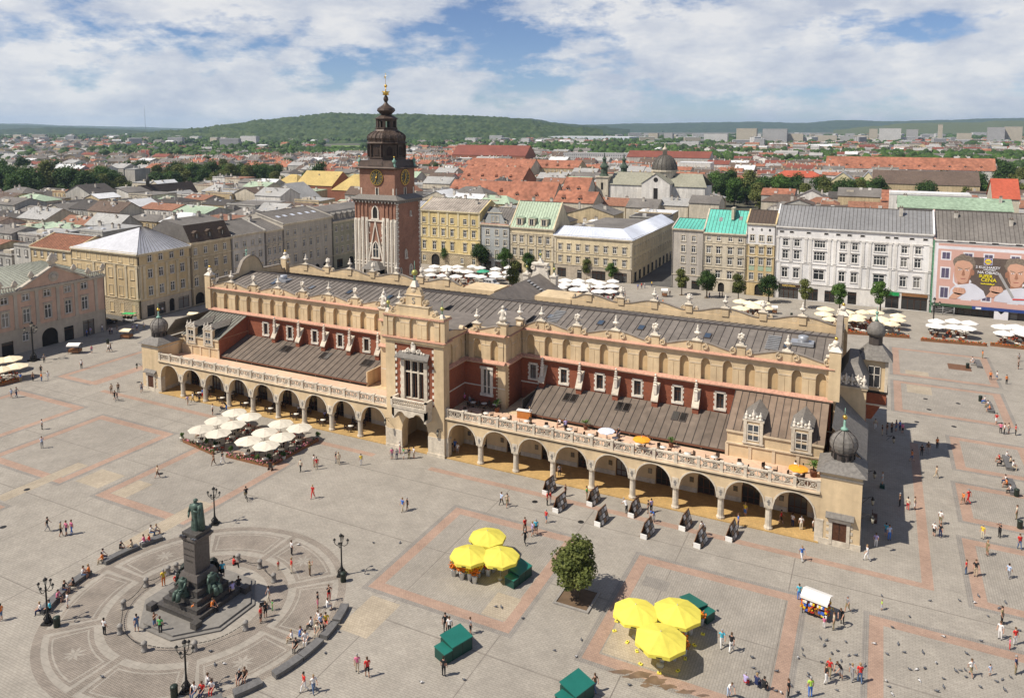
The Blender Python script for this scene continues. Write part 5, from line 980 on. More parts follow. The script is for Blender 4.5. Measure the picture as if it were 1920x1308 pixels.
for x in (16.1, 21.0, 25.35, 31.0, 36, 41):
    for z, h_ in ((15.2, 1.7), (10.7, 2.5), (5.6, 2.6)):
        flat('printed_window_frame', [(x-1.15, z-h_/2-0.3), (x+1.15, z-h_/2-0.3), (x+1.15, z+h_/2+0.35), (x-1.15, z+h_/2+0.35)], pwhite, 2)
        for q in (-1, 1):
            flat('printed_window', [(x+q*0.44-0.4, z-h_/2), (x+q*0.44+0.4, z-h_/2), (x+q*0.44+0.4, z+h_/2), (x+q*0.44-0.4, z+h_/2)], pviolet, 3)
flat('printed_backdrop', [(20.4, 15.3), (36.0, 15.3), (36.0, 5.2), (25.0, 5.6), (21.0, 7.0)], pbrown, 4)
def blob(cx, cz, rx, rz, n=22, wob=0.0, seed=1): 
    g = random.Random(seed); return [(cx+rx*(1+g.uniform(-wob, wob))*cos(2*pi*i/n), cz+rz*(1+g.uniform(-wob, wob))*sin(2*pi*i/n)) for i in range(n)]
def chef(cx, sgn, seed):
    flat('printed_coat', [(cx-2.9, 4.3), (cx-2.6, 6.6), (cx-1.4, 8.0), (cx-0.5, 8.6), (cx+1.0, 8.9), (cx+2.8, 8.2), (cx+4.6, 6.8), (cx+5.2, 5.2), (cx+3.5, 4.3)] if sgn > 0 else [(cx-4.4, 4.4), (cx-4.1, 6.2), (cx-2.4, 7.4), (cx-0.8, 8.2), (cx+1.2, 8.4), (cx+4.8, 7.6), (cx+5.0, 4.0)], pcoat, 5)
    flat('printed_collar', [(cx-1.2, 7.3), (cx+0.3, 7.9), (cx+1.9, 8.9), (cx+1.6, 9.4), (cx-0.9, 8.4)], pwhite, 6)
    flat('printed_neck', [(cx-1.1, 7.9), (cx+1.3, 8.4), (cx+1.5, 10.2), (cx-1.2, 10.0)], pskind, 7)
    flat('printed_ear', blob(cx+sgn*2.05, 11.3, 0.35, 0.75), pskind, 8)
    flat('printed_hair', blob(cx+0.15*sgn, 13.6, 2.45, 2.2, 26, 0.10, seed), phair, 9)
    flat('printed_face', [(cx-1.95, 13.2), (cx-1.95, 11.5), (cx-1.7, 9.9), (cx-1.0, 8.7), (cx-0.2, 8.3), (cx+0.7, 8.6), (cx+1.6, 9.9), (cx+1.95, 11.5), (cx+1.95, 13.2), (cx+1.2, 14.0), (cx-0.2, 14.3), (cx-1.4, 14.0)], pskin, 10)
    for q in (-1, 1):
        flat('printed_brow', [(cx+q*0.25, 12.15), (cx+q*1.35, 12.5), (cx+q*1.35, 12.3), (cx+q*0.25, 11.95)], phair, 11); flat('printed_eye', blob(cx+q*0.8, 11.8, 0.36, 0.14), pwhite, 11); flat('printed_iris', blob(cx+q*0.8, 11.8, 0.14, 0.14, 10), pbrown, 12)
    flat('printed_nose', [(cx-0.1, 11.8), (cx+0.15, 11.8), (cx+0.42, 10.5), (cx+0.0, 10.25), (cx-0.4, 10.5)], pskind, 11); flat('printed_mouth', [(cx-0.65, 9.65), (cx+0.65, 9.7), (cx+0.4, 9.45), (cx-0.4, 9.42)], M('poster_lip', (0.38, 0.14, 0.11)), 11)
    flat('printed_cheek_shadow', [(cx+sgn*1.95, 12.6), (cx+sgn*1.95, 11.3), (cx+sgn*1.6, 9.9), (cx+sgn*1.0, 9.0), (cx+sgn*1.35, 10.6), (cx+sgn*1.5, 12.0)], pskind, 11)
chef(20.1, 1, 4); chef(31.4, -1, 9)
for cx0, cz0, q in ((19.4, 6.3, 1), (27.4, 7.4, 1)):
    flat('printed_fist', blob(cx0, cz0, 1.45, 0.95, 20, 0.05, 5), pskin, 13)
    for k in range(4): flat('printed_finger', blob(cx0-0.9+0.6*k, cz0+0.35, 0.34, 0.55, 12), pskin, 14); flat('printed_finger_gap', [(cx0-0.62+0.6*k, cz0-0.2), (cx0-0.57+0.6*k, cz0-0.2), (cx0-0.57+0.6*k, cz0+0.75), (cx0-0.62+0.6*k, cz0+0.75)], pskind, 15)
    flat('printed_wrist', [(cx0-2.2, cz0-2.0), (cx0-0.6, cz0-2.1), (cx0+0.9, cz0-0.7), (cx0-1.1, cz0-0.4)], pskin, 13)
flat('printed_knife', [(27.4, 11.5), (28.0, 11.7), (31.2, 5.9), (30.7, 5.6)], psteel, 16); flat('printed_knife', [(17.9, 11.2), (18.3, 8.6), (19.6, 7.2), (19.2, 7.0), (17.9, 8.4)], pwhite, 12)
flat('printed_logo_square', [(24.4, 13.5), (26.2, 13.5), (26.2, 15.2), (24.4, 15.2)], pwhite, 17); flat('printed_logo_field', [(24.5, 13.6), (26.1, 13.6), (26.1, 15.1), (24.5, 15.1)], pblue, 18); flat('printed_logo_ring', blob(25.3, 14.35, 0.78, 0.72, 24), pred, 19); flat('printed_logo_disc', blob(25.3, 14.35, 0.70, 0.64, 24), pyel, 20)
yl = -0.15
text('LIDL', 0.52, pblue, pst, (25.3, yl, 14.18), bold=0.012)
for s_, sz, x, z, mt in (('2 KUCHARZY', 0.86, 25.3, 12.6, pwhite), ('2 POMYSŁY', 0.52, 25.7, 12.1, pwhite), ('NA OBIAD', 0.95, 25.4, 11.25, pwhite), ('SUPER', 1.05, 24.95, 10.3, pyel), ('CENA', 1.25, 25.65, 9.3, pyel), ('kuchnialidla.pl', 0.52, 25.45, 8.55, pyel)): text(s_, sz, mt, pst, (x, yl, z), bold=0.02)
flat('printed_red_strip', [(30.9, 5.15), (33.6, 5.35), (33.6, 5.65), (30.9, 5.5)], pred, 20)
m = MB(); m.box(13.4, 22.4, -0.4, 0.2, 2.05, 2.7); m.build('green_fascia', M('green_fascia', (0.05, 0.10, 0.055), var=0.15), pst); m = MB(); m.box(22.45, 47, -0.4, 0.2, 2.05, 2.7); m.build('blue_fascia', M('blue_fascia', (0.03, 0.06, 0.22), var=0.1), pst); m = MB(); m.box(23.2, 24.4, -0.43, -0.4, 2.12, 2.62); m.build('fascia_panel', pwhite, pst)
m = MB()
for z in (0.5, 1.0, 1.5, 1.9): m.tube((13.6, -1.6, z), (18.5, -1.6, z), 0.05)
for x in (13.6, 16, 18.5):
    for y in (-1.6, -0.6): m.tube((x, y, 0), (x, y, 2.1), 0.05)
m.tube((16, -1.6, 0.4), (18.5, -1.6, 1.7), 0.05); o = m.build('scaffold', psteel, None, (0, RY-0.75, 0)); tag(o, 'low steel tube scaffold at the left foot of the hoarding', 'scaffold')
m = MB(); m.prism([(27.2, 0), (30.2, 0), (30.2, 2.0), (29.4, 2.0), (28.7, 1.3), (28.0, 2.0), (27.2, 2.0)], -0.5, -0.4); o = m.build('white_banner', pwhite, None, (0, RY-0.75, 0)); tag(o, 'white notched banner in the doorway under the hoarding', 'banner')
m = MB(); m.box(13.05, 13.45, -0.2, 0.1, 0, 19); o = m.build('green_netting', M('green_net', (0.10, 0.24, 0.14), var=0.3, scale=3), None, (0, RY-0.6, 0)); tag(o, 'narrow strip of green scaffold netting between white palace and hoarding', 'netting')
# ---- left row, facing +x
LX = -165.0
pl_ = house('palace', 'pink palace with pediment and balustrade on the left of the square', (-163.0, -20, 0), pi/2, 43.2, 20, 13.4, pinkp, pinkt, [(6.2, 3.0, 1.5, 'hood', [12.0, 16.4, 20.7, 25.1, 29.7, 34.3, 38.2], 1), (11.0, 1.5, 1.5, 'plain', [12.0, 16.4, 20.7, 25.1, 29.7, 34.3, 38.2], 1), (2.3, 2.0, 1.4, 'plain', [24.6])], ('hip', M('grey_green_sheet', (0.35, 0.36, 0.29), rough=.6, var=.15), 17.5, 9), ground=[(19.6, 22.0, 3.0, 'shop'), (28.0, 31.6, 3.9, 'arch'), (33.0, 35.2, 3.2, 'shop'), (37.4, 40.2, 3.6, 'shop'), (12, 15, 3, 'shop')], strings=(5.0,), pil=(5.3, 12.9, [14.2, 18.5, 22.9, 27.4, 32.0, 36.2, 41.0]), gm=M('banded_stone', (0.44, 0.39, 0.32), var=0.08, streak=0.1), gh=5.0)
m = MB(); m.prism([(23.5, 13.4), (39.0, 13.4), (31.2, 17.4)], -0.2, 0.6); 
for a, b in (((23.2, 13.4), (31.2, 17.5)), ((31.2, 17.5), (39.3, 13.4))): m.prism([a, b, (b[0], b[1]+0.35), (a[0], a[1]+0.35)], -0.7, 0.3, mi=1)
m.prism([(31.2+1.15*cos(2*pi*i/20), 15.2+1.15*sin(2*pi*i/20)) for i in range(20)], -0.3, -0.2, mi=1); m.ball((31.2, -0.3, 15.2), 0.7, 8, 6, 1, (1, 0.4, 1)); m.build('pediment', [pinkp, pinkt], pl_)
m = MB(); m.box(0, 23, -0.2, 0.2, 14.4, 14.6); m.box(39.2, 43.2, -0.2, 0.2, 14.4, 14.6); m.build('balustrade_rail', pinkt, pl_)
m = MB(); m.lathe([(0.1, 13.4), (0.16, 13.7), (0.07, 14.1), (0.12, 14.4)], 6); bm_ = m.mesh('baluster', pinkt)
for k in range(40):
    x = 8+k*0.55
    if x < 23: inst('baluster', bm_, pl_, (x, 0, 0))
for k in range(8): inst('baluster', bm_, pl_, (39.5+k*0.48, 0, 0))
for x, z in ((31.2, 17.7), (26.5, 15.6), (36.0, 15.6), (43.0, 14.6), (39.3, 14.2), (20, 14.6), (23, 14.2)):
    m = MB(); k = 1.5 if x == 31.2 else 0.85; m.lathe([(0.5*k, 0), (0.35*k, 0.3*k), (0.6*k, 0.8*k), (0.5*k, 1.3*k), (0.2*k, 1.7*k), (0, 1.9*k)], 8, sx=1.2, sy=0.6); m.ball((0.5*k, 0, 0.7*k), 0.35*k, 6, 5); m.ball((-0.5*k, 0, 0.7*k), 0.35*k, 6, 5); m.build('roof_sculpture', stone, pl_, (x, 0, z))
ex = [3.4, 6.6, 9.9, 13.1]
he = house('corner_house', 'sand coloured corner house with rusticated base and hipped silver roof', (LX, 33.8, 0), pi/2, 15.8, 26, 16.4, beigeh, beiget, [(5.4, 2.4, 1.35, 'plain', ex), (9.9, 2.3, 1.35, 'plain', ex), (14.0, 1.8, 1.3, 'plain', ex)], ('hip', silver, 21.9, 8), ground=[(2.0, 4.2, 3.0, 'shop'), (5.2, 7.4, 3.0, 'shop'), (8.6, 10.2, 3.4, 'arch'), (11.4, 14.8, 3.2, 'shop')], strings=(4.6, 13.3), pil=(4.8, 13.2, [0.4, 1.6, 5.0, 8.3, 11.5, 15.0]), gm=grstone)
sx_ = [2.4, 6.5, 10.6, 15.0]
hs = house('house_wing', 'rusticated side wing of the corner house facing the left street', (LX-26, 33.78, 0), 0, 26, 0.25, 16.4, beigeh, beiget, [(5.4, 2.4, 1.35, 'plain', [23.6, 19.3, 15.4, 11.0, 6.9, 3.0]), (9.9, 2.3, 1.35, 'plain', [23.6, 19.3, 15.4, 11.0, 6.9, 3.0]), (14.0, 1.8, 1.3, 'plain', [23.6, 19.3, 15.4, 11.0, 6.9, 3.0]), (1.0, 2.4, 1.3, 'plain', [23.6, 19.3, 15.4, 11.0, 6.9])], ('none', beiget, 16.6, 0.2), strings=(4.6, 13.3), pil=(4.8, 13.2, [25.4, 21.4, 17.3, 13.2, 9]), gm=rustic, group=None)
house('annex', 'lower sand coloured annex with rusty ribbed roof on the left street', (LX-44, 34, 0), 0, 18, 14, 15.4, beigeh, beiget, [(12.8, 1.7, 1.2, 'plain', [2, 5, 8, 11, 14.5]), (8.5, 2, 1.2, 'plain', [2, 5, 8, 11, 14.5])], ('gable', M('rust_roof', (0.27, 0.115, 0.065), var=0.25, streak=0.2), 18.2, 7), group=None)
dx_ = [1.6, 5.0, 8.5, 11.7]
hd = house('town_house', 'sand house with dark brown mansard roof left of the tower', (LX, 49.7, 0), pi/2, 14.1, 20, 17.0, M('dull_sand_plaster', (0.43, 0.35, 0.23), var=0.07, streak=0.15), beiget, [(5.0, 2.4, 1.3, 'ped', dx_), (9.6, 2.2, 1.3, 'hood', dx_), (13.6, 1.9, 1.2, 'plain', dx_)], ('mansard', brownroof, 21.6, 0), ground=[(1, 4, 3.2, 'arch'), (5.2, 8, 3.3, 'arch'), (9.2, 12.8, 3.3, 'arch')], strings=(4.4, 12.8), chim=((3, 9, 22.2), (11, 9, 22.2)))
dormer_set(hd, [2.6, 7.0, 11.4], 0.4, 17.6, 2.0, 1.7, brownroof, brownroof)
gx_ = [1.8, 4.9, 8.0, 11.0]
house('town_house', 'pale grey plastered house between mansard house and long grey house', (LX, 63.9, 0), pi/2, 12.9, 20, 17.1, M('pale_grey_plaster', (0.50, 0.47, 0.42), var=0.06, streak=0.15), creamt, [(5.0, 2.3, 1.25, 'hood', gx_), (9.4, 2.2, 1.25, 'plain', gx_), (13.4, 1.6, 1.1, 'plain', gx_)], ('gable', felt, 20.2, 9), ground=[(1.5, 4.5, 3, 'shop'), (7, 11, 3, 'shop')], strings=(4.4, 12.8), chim=((4, 8, 20), (9, 10, 20)))
house('town_house', 'narrow ornate grey house left of the long grey house', (LX, 76.9, 0), pi/2, 7.5, 20, 16.8, greyp, creamt, [(5.0, 2.3, 1.2, 'ped', [1.6, 3.8, 6.0]), (9.4, 2.2, 1.2, 'arch', [1.6, 3.8, 6.0]), (13.2, 1.6, 1.1, 'plain', [1.6, 3.8, 6.0])], ('gable', felt, 19.5, 9), ground=[(1.5, 3.5, 3, 'arch'), (4.5, 6.5, 3, 'shop')], strings=(4.4, 12.6), chim=((2, 8, 19),))
gl = [2.1, 5.3, 9.3, 12.5, 15.8, 19.8]
hl = house('town_house', 'long grey house with skylights in its flat pitched roof left of the tower', (LX, 84.4, 0), pi/2, 23.1, 22, 18.1, M('warm_grey_plaster', (0.45, 0.41, 0.345), var=0.06, streak=0.14), creamt, [(5.4, 2.5, 1.25, 'hood', gl), (9.8, 2.3, 1.25, 'hood', gl), (14.2, 1.7, 1.15, 'plain', gl)], ('gable', felt, 21.0, 11), ground=[(2, 4.4, 3.2, 'arch'), (6, 8.4, 3.2, 'arch'), (10, 12.4, 3.2, 'arch'), (14, 16.4, 3.2, 'arch'), (18, 20.6, 3.2, 'arch')], strings=(4.6, 13.4))
for x in (4, 7, 10.5, 14, 17.5, 20.5):
    m = MB(); m.slab([(-0.6, 0, 0), (0.6, 0, 0), (0.6, 1.4, 0.37), (-0.6, 1.4, 0.37)], 0.1); m.build('skylight', bluewhite, hl, (x, 5.0, 19.55))
hgn = house('town_house', 'green grey house with slate mansard beside the clock tower', (LX, 107.6, 0), pi/2, 22.3, 20, 16.2, M('green_grey_plaster', (0.33, 0.32, 0.24), var=0.07, streak=0.15), creamt, [(5.0, 2.2, 1.2, 'plain', [2, 5, 8, 11, 14, 17, 20]), (8.8, 2.0, 1.2, 'plain', [2, 5, 8, 11, 14, 17, 20]), (12.6, 1.8, 1.2, 'plain', [2, 5, 8, 11, 14, 17, 20])], ('mansard', slate, 19.4, 0), ground=[(2, 5, 3, 'shop'), (8, 11, 3, 'arch'), (14, 17, 3, 'shop')], strings=(4.4,))
dormer_set(hgn, [2, 5, 8, 11, 14, 17, 20], 0.2, 16.7, 1.5, 1.6, slate, slate)
# ================================================================ trees
def onY(px, py, Y):
    x = (px-960)/FPX; y = -(py-PY0)/FPX; d = (x, _cp+y*_sp, -_sp+y*_cp)
    wx, wy = d[0]*_ca-d[1]*_sa, d[0]*_sa+d[1]*_ca; t = (Y-CAM_Y)/wy
    return wx*t, d[2]*t+CAM_Z
leaf_a = leafmat('leaf_green', (0.024, 0.056, 0.010), (0.062, 0.125, 0.021), (0.115, 0.195, 0.04))
leaf_b = leafmat('leaf_dark', (0.017, 0.040, 0.009), (0.044, 0.088, 0.018), (0.085, 0.14, 0.032))
leaf_c = leafmat('leaf_olive', (0.052, 0.068, 0.014), (0.125, 0.145, 0.034), (0.215, 0.22, 0.065))
bark = M('bark', (0.085, 0.065, 0.045), var=0.3, scale=4)
def crown_mesh(name, seed, r, hgt, z0, nblob, nleaf, leaf, mat, core=True):
    g = random.Random(seed); m = MB(); blobs = []
    for k in range(nblob):
        a = g.uniform(0, 2*pi); t = g.random(); zz_ = z0+hgt*(0.12+0.8*t); lim = r*sqrt(max(0.12, 1-(2*t-0.95)**2))*0.74
        q = lim*sqrt(g.random()); blobs.append((q*cos(a), q*sin(a), zz_, r*g.uniform(0.28, 0.48)))
    blobs.append((0, 0, z0+hgt*0.5, r*0.55)); blobs.append((0, 0, z0+hgt*0.85, r*0.38))
    for k in range(nleaf):
        b = g.choice(blobs); d = Vector((g.gauss(0, 1), g.gauss(0, 1), g.gauss(0, 1))).normalized(); p = Vector(b[:3])+d*b[3]*g.uniform(0.72, 1.06)
        nrm = (d+Vector((g.gauss(0, .5), g.gauss(0, .5), g.gauss(0.3, .5)))).normalized(); q = nrm.to_track_quat('Z', 'Y'); s_ = leaf*g.uniform(0.6, 1.3); ro = g.uniform(0, pi)
        c_, s2 = cos(ro)*s_, sin(ro)*s_
        m.add([p+q @ Vector((c_, s2, 0)), p+q @ Vector((-s2*0.6, c_*0.6, s_*0.15)), p+q @ Vector((-c_, -s2, 0)), p+q @ Vector((s2*0.6, -c_*0.6, s_*0.15))], [(0, 1, 2, 3)])
    if core:
        for b in blobs: m.ball(b[:3], b[3]*0.5, 6, 4)
    return m.mesh(name, mat)
def trunk_mesh(name, seed, h, r, z1):
    g = random.Random(seed); m = MB(); m.lathe([(r*1.5, -0.3), (r, 0.4), (r*0.8, h), (r*0.4, z1)], 7)
    for k in range(6):
        a = k*pi/3+g.uniform(-.3, .3); z = h*g.uniform(0.8, 1.1); l_ = (z1-h)*g.uniform(0.6, 1.0); m.tube((0, 0, z), (l_*0.7*cos(a), l_*0.7*sin(a), z+l_*0.75), r*0.4, r*0.12, 5)
    return m.mesh(name, bark)
TREES = {}
def tree_kind(key, seed, r, H_, clear, nb, nl, leaf, mat): TREES[key] = (crown_mesh('crown', seed, r, H_-clear, clear, nb, nl, leaf, mat), trunk_mesh('trunk', seed, clear, 0.05*r+0.05, clear+(H_-clear)*0.55))
tree_kind('square1', 1, 2.5, 7.2, 2.3, 14, 3600, 0.17, leaf_a); tree_kind('square2', 2, 2.9, 7.0, 2.2, 16, 3900, 0.17, leaf_b); tree_kind('square3', 3, 2.2, 7.6, 2.4, 13, 3000, 0.17, leaf_c)
tree_kind('olive', 4, 2.6, 6.3, 1.8, 26, 6000, 0.17, leaf_c)
for k in range(4): tree_kind('park%d' % k, 10+k, 6.0, 13.0, 2.2, 20, 2600, 0.42, (leaf_a, leaf_b, leaf_c, leaf_b)[k])
def tree(key, x, y, label, group, sc=1.0, name='tree'):
    c, t = TREES[key]; o = empty(name, (x, y, 0), random.uniform(0, 6.28), label, 'tree', group); o.scale = (sc*random.uniform(.92, 1.08), sc*random.uniform(.92, 1.08), sc)
    inst('crown', c, o); inst('trunk', t, o); return o
TG = 'trees along the far side of the square'
for px, py, key, sc, lab in ((835, 497, 'square2', 0.85, 'small round tree before the yellow palace gateway'), (901, 506, 'square2', 1.2, 'round dark green tree before the right end of the yellow palace'), (945, 512, 'square1', 1.15, 'round green tree before the blue grey gabled house'), (990, 515, 'square1', 1.0, 'tree before the green roofed cream house'), (962, 550, 'square3', 1.25, 'broad olive tree beside the white van'),
        (1100, 523, 'square3', 0.85, 'slim tree before the left half of the cream corner house'), (1147, 530, 'square1', 0.85, 'tree before the right half of the cream corner house'), (1278, 553, 'square3', 1.0, 'slim tree before the grey corner house'), (1325, 558, 'square2', 1.05, 'round dark tree before the turquoise roofed house'), (1384, 565, 'square3', 1.0, 'thin airy tree left of the small cream parasol group'), (1441, 568, 'square2', 1.05, 'full round tree before the narrow ochre house'),
        (1509, 578, 'square3', 1.05, 'light green tree before the bookshop sign'), (1574, 585, 'square1', 1.05, 'tree before the middle of the white palace'), (1650, 587, 'square1', 1.15, 'tree beside the green shop sign of the white palace')):
    x, y = G(px, py); tree(key, x, y, lab, TG, sc)
    m = MB(); m.lathe([(0.75, 0.0), (0.75, 0.02), (0.7, 0.025)], 12); m.build('tree_pit', M('soil', (0.13, 0.085, 0.05), var=0.2), square, (x, y, 0.0))
# ================================================================ the town beyond
walls = [M('town_cream', (0.52, 0.46, 0.36), var=0.1, streak=0.2), M('town_grey', (0.40, 0.38, 0.34), var=0.1, streak=0.2), M('town_white', (0.62, 0.59, 0.54), var=0.08, streak=0.2), M('town_sand', (0.48, 0.38, 0.23), var=0.1, streak=0.2), M('town_brick', (0.27, 0.11, 0.065), var=0.15)]
wname = ['cream', 'grey', 'white', 'sand coloured', 'red brick']
roofs = [('grey', felt), ('brown', M('town_brown_roof', (0.12, 0.085, 0.065), var=0.25)), ('light grey', M('town_tin', (0.34, 0.33, 0.31), var=0.18, rough=0.5)), ('white', M('town_white_roof', (0.60, 0.60, 0.60), var=0.1)), ('rusty', M('town_rust', (0.25, 0.12, 0.075), var=0.25)), ('orange', M('orange_tile', (0.305, 0.125, 0.075), var=0.3, scale=0.5, big=0.2)), ('green', palegreen), ('dark', M('town_dark_roof', (0.07, 0.062, 0.056), var=0.2))]
def block(name, label, x0, x1, y, d, h, rz_, kind, wm, rm, group=None, chim=0, cat='house', base=-0.5, win=0, trim=None):
    root = empty(name, (x0, y, 0), 0, label, cat, group); w = x1-x0; m = MB()
    m.quad((0, 0, base), (w, 0, base), (w, 0, h), (0, 0, h)); m.quad((0, 0, base), (0, d, base), (0, d, h), (0, 0, h)); m.quad((w, d, base), (w, 0, base), (w, 0, h), (w, d, h)); m.quad((0, d, base), (w, d, base), (w, d, h), (0, d, h))
    r = MB()
    if kind == 'x':      # ridge along x
        r.slab([(-.3, -.3, h), (w+.3, -.3, h), (w+.3, d/2, rz_), (-.3, d/2, rz_)], .15); r.slab([(w+.3, d+.3, h), (-.3, d+.3, h), (-.3, d/2, rz_), (w+.3, d/2, rz_)], .15); m.add([(0, 0, h), (0, d, h), (0, d/2, rz_-.15), (w, 0, h), (w, d, h), (w, d/2, rz_-.15)], [(0, 1, 2), (3, 4, 5)])
    elif kind == 'y':
        r.slab([(-.3, -.3, h), (w/2, -.3, rz_), (w/2, d+.3, rz_), (-.3, d+.3, h)], .15); r.slab([(w/2, -.3, rz_), (w+.3, -.3, h), (w+.3, d+.3, h), (w/2, d+.3, rz_)], .15); m.add([(0, 0, h), (w, 0, h), (w/2, 0, rz_-.15), (0, d, h), (w, d, h), (w/2, d, rz_-.15)], [(0, 1, 2), (3, 4, 5)])
    elif kind == 'hip':
        a = min(w, d)*0.42; r.slab([(-.3, -.3, h), (w+.3, -.3, h), (w-a, d/2, rz_), (a, d/2, rz_)], .1); r.slab([(w+.3, d+.3, h), (-.3, d+.3, h), (a, d/2, rz_), (w-a, d/2, rz_)], .1); r.slab([(w+.3, -.3, h), (w+.3, d+.3, h), (w-a, d/2, rz_)], .1); r.slab([(-.3, d+.3, h), (-.3, -.3, h), (a, d/2, rz_)], .1)
    else:
        r.slab([(-.1, -.1, h+.1), (w+.1, -.1, h+.1), (w+.1, d+.1, h+.5), (-.1, d+.1, h+.5)], .3); m.box(0, w, 0, 0.3, h, h+.5); m.box(0, 0.3, 0.3, d, h, h+.5)
    m.build('wall', wm, root); ro = r.build('roof', rm, root)
    g = random.Random(int(x0*7+y*13))
    for k in range(chim): cx_0 = g.uniform(1, max(1.2, w-1)); cy_0 = d*g.choice((0.35, 0.5, 0.62)); chimney(root, cx_0, cy_0, (h+rz_)/2 if kind != 'flat' else h, g.uniform(.7, 1.3), .6, g.uniform(1.2, 2.4))
    if win:
        n = int(w/3.2); zs = [h-2.6-3.4*k for k in range(win)]
        me, pm = window_mesh(1.2, 1.7, 'plain', trim or wm)
        for z in zs:
            for k in range(n): o = inst('window', me, root, ((k+.5)*w/n, -0.15, z)); inst('pane', pm, o)
    return root
LM = []
OCC = [(-420, -163, 20, 35), (-67.5, -54.5, 0, 400)]
LM = []
def blk(name, label, pl, pr, pe, pr_, Y, d, kind, wm, rm, chim=0, cat='house', group=None, win=0):
    x0, z0 = onY(pl, pe, Y); x1, _ = onY(pr, pe, Y); _, zr = onY((pl+pr)/2, pr_, Y+(d/2 if kind in ('x', 'hip') else 0))
    OCC.append((x0-2, x1+2, Y-1, Y+d+1)); rt_ = block(name, label, x0, x1, Y, d, z0, max(zr, z0+.4), kind, wm, rm, group, chim, cat, win=win)
    if rm.name == 'orange_tile' and kind == 'x':      # dormers in the tiled roofs
        m = MB(); m.box(-.8, .8, 0, 3, 0, 1.2, 0); m.prism([(-1.05, 1.15), (1.05, 1.15), (0, 2.2)], -.3, 4.5, mi=1); m.box(-.45, .45, -.05, 0, .2, 1.0, 2); me = m.mesh('dormer', [wm, rm, dark]); n = max(2, int((x1-x0)/10))
        for r_ in range(1):
            t = .22+.36*r_
            for k in range(n): inst('dormer', me, rt_, ((k+.5+.25*r_)*(x1-x0)/(n+.4), d/2*t, z0+(zr-z0)*t-.2))
    return rt_
FW = [brickmat('flats_%d' % k, (.10, .10, .11), (.16, .16, .17), c_, 2.6, 3.0, 0.75, var=.08, bump=0, off=0) for k, c_ in enumerate(((.62, .60, .57), (.52, .46, .36), (.42, .41, .40)))]
Wc, Wg, Ww, Ws, Wb = walls; R = dict(roofs)
blk('tiled_house', 'house with orange tiled roof and small skylights behind the cream corner house', 1038, 1112, 378, 358, 215, 14, 'x', Wc, R['orange'], 2)
blk('abbey_roof', 'steep red church roof left of the white stepped gable', 948, 1036, 374, 340, 238, 16, 'x', Wc, R['orange'])
blk('abbey_roof', 'short steep red church roof with white stepped gable end', 1052, 1100, 362, 332, 250, 15, 'x', Ww, R['orange'])
blk('college', 'red brick college with orange roof and stepped gable right of the tower', 838, 962, 362, 338, 262, 18, 'x', Wb, R['orange'], 3)
blk('college', 'long orange roofed college range with small dormers behind the stepped gables', 862, 978, 336, 312, 330, 22, 'x', Wb, R['orange'], 4)
blk('college', 'highest orange roof of the college at the far side', 872, 992, 318, 297, 430, 26, 'x', Wc, R['orange'], 3)
blk('barrack', 'low orange roofed range left of the twin church steeples', 992, 1082, 314, 300, 450, 22, 'x', Ws, R['orange'], 2, win=1)
blk('museum', 'brick building with yellow roof and brick chimneys left of the tower', 555, 622, 346, 320, 250, 20, 'x', Wb, M('yellow_roof', (0.46, 0.34, 0.13), var=0.15), 3)
blk('museum', 'yellow hipped roof wing beside the clock tower', 622, 676, 356, 326, 246, 20, 'hip', Wb, MATS['yellow_roof'], 2)
blk('museum', 'yellow roof wing at the left with brick chimney stacks', 505, 556, 350, 326, 256, 20, 'hip', Wb, MATS['yellow_roof'], 3)
blk('white_house', 'white gable walled house before the yellow roofs', 495, 575, 376, 344, 205, 14, 'y', Ww, R['light grey'])
blk('barracks', 'very long orange roofed white range at the right', 1548, 1868, 314, 295, 560, 24, 'x', Ww, R['orange'], 6)
blk('villa', 'blue grey house with red hipped roof at the right', 1448, 1542, 331, 320, 440, 16, 'hip', Wg, M('red_roof', (0.40, 0.09, 0.05), var=0.15), 2, win=2)
blk('cream_house', 'cream gabled house left of the long brown roof', 1548, 1612, 345, 323, 400, 14, 'y', M('butter_plaster', (0.62, 0.54, 0.33)), R['light grey'], 1)
blk('cream_house', 'small cream house with silver roof next to the long brown roof', 1612, 1642, 340, 322, 410, 14, 'y', MATS['butter_plaster'], silver, 1)
blk('riding_hall', 'long low hall with dark brown double roof at the right', 1636, 1838, 343, 320, 405, 26, 'x', Ws, R['brown'])
blk('flat_house', 'green roofed house behind the white palace', 1684, 1900, 388, 370, 178, 14, 'x', Wc, M('dull_green_roof', (0.25, 0.33, 0.235), var=.2, streak=.15), 2)
blk('penthouse', 'white flat roofed penthouse above the green roof', 1668, 1822, 363, 354, 210, 10, 'flat', Ww, R['white'])
blk('red_gable', 'steep bright red roof at the right edge', 1862, 1912, 372, 335, 205, 16, 'x', Wc, MATS['red_roof'], 1)
for k, (a, b, pe, pr0, Y, ri) in enumerate(((1118, 1172, 384, 370, 226, 'rusty'), (1174, 1232, 388, 372, 222, 'grey'), (1236, 1290, 384, 371, 228, 'light grey'), (1292, 1348, 380, 366, 226, 'grey'))): blk('town_house', f'{ri} roofed house before the domed church, {("leftmost", "second", "third", "rightmost")[k]}', a, b, pe, pr0, Y, 13, 'x', Wc, R[ri], 2)
blk('modern_block', 'wide grey office block below the stadium', 1056, 1180, 287, 269, 700, 20, 'flat', FW[2], R['light grey'])
blk('red_school', 'dark red roofed brick range beyond the orange roofs', 848, 985, 290, 272, 620, 26, 'x', Wb, M('dull_red_roof', (0.20, 0.065, 0.045), var=0.2), 3)
blk('depot', 'long dull red roof right of the grey office block', 1175, 1330, 294, 283, 620, 22, 'x', Wg, MATS['dull_red_roof'])
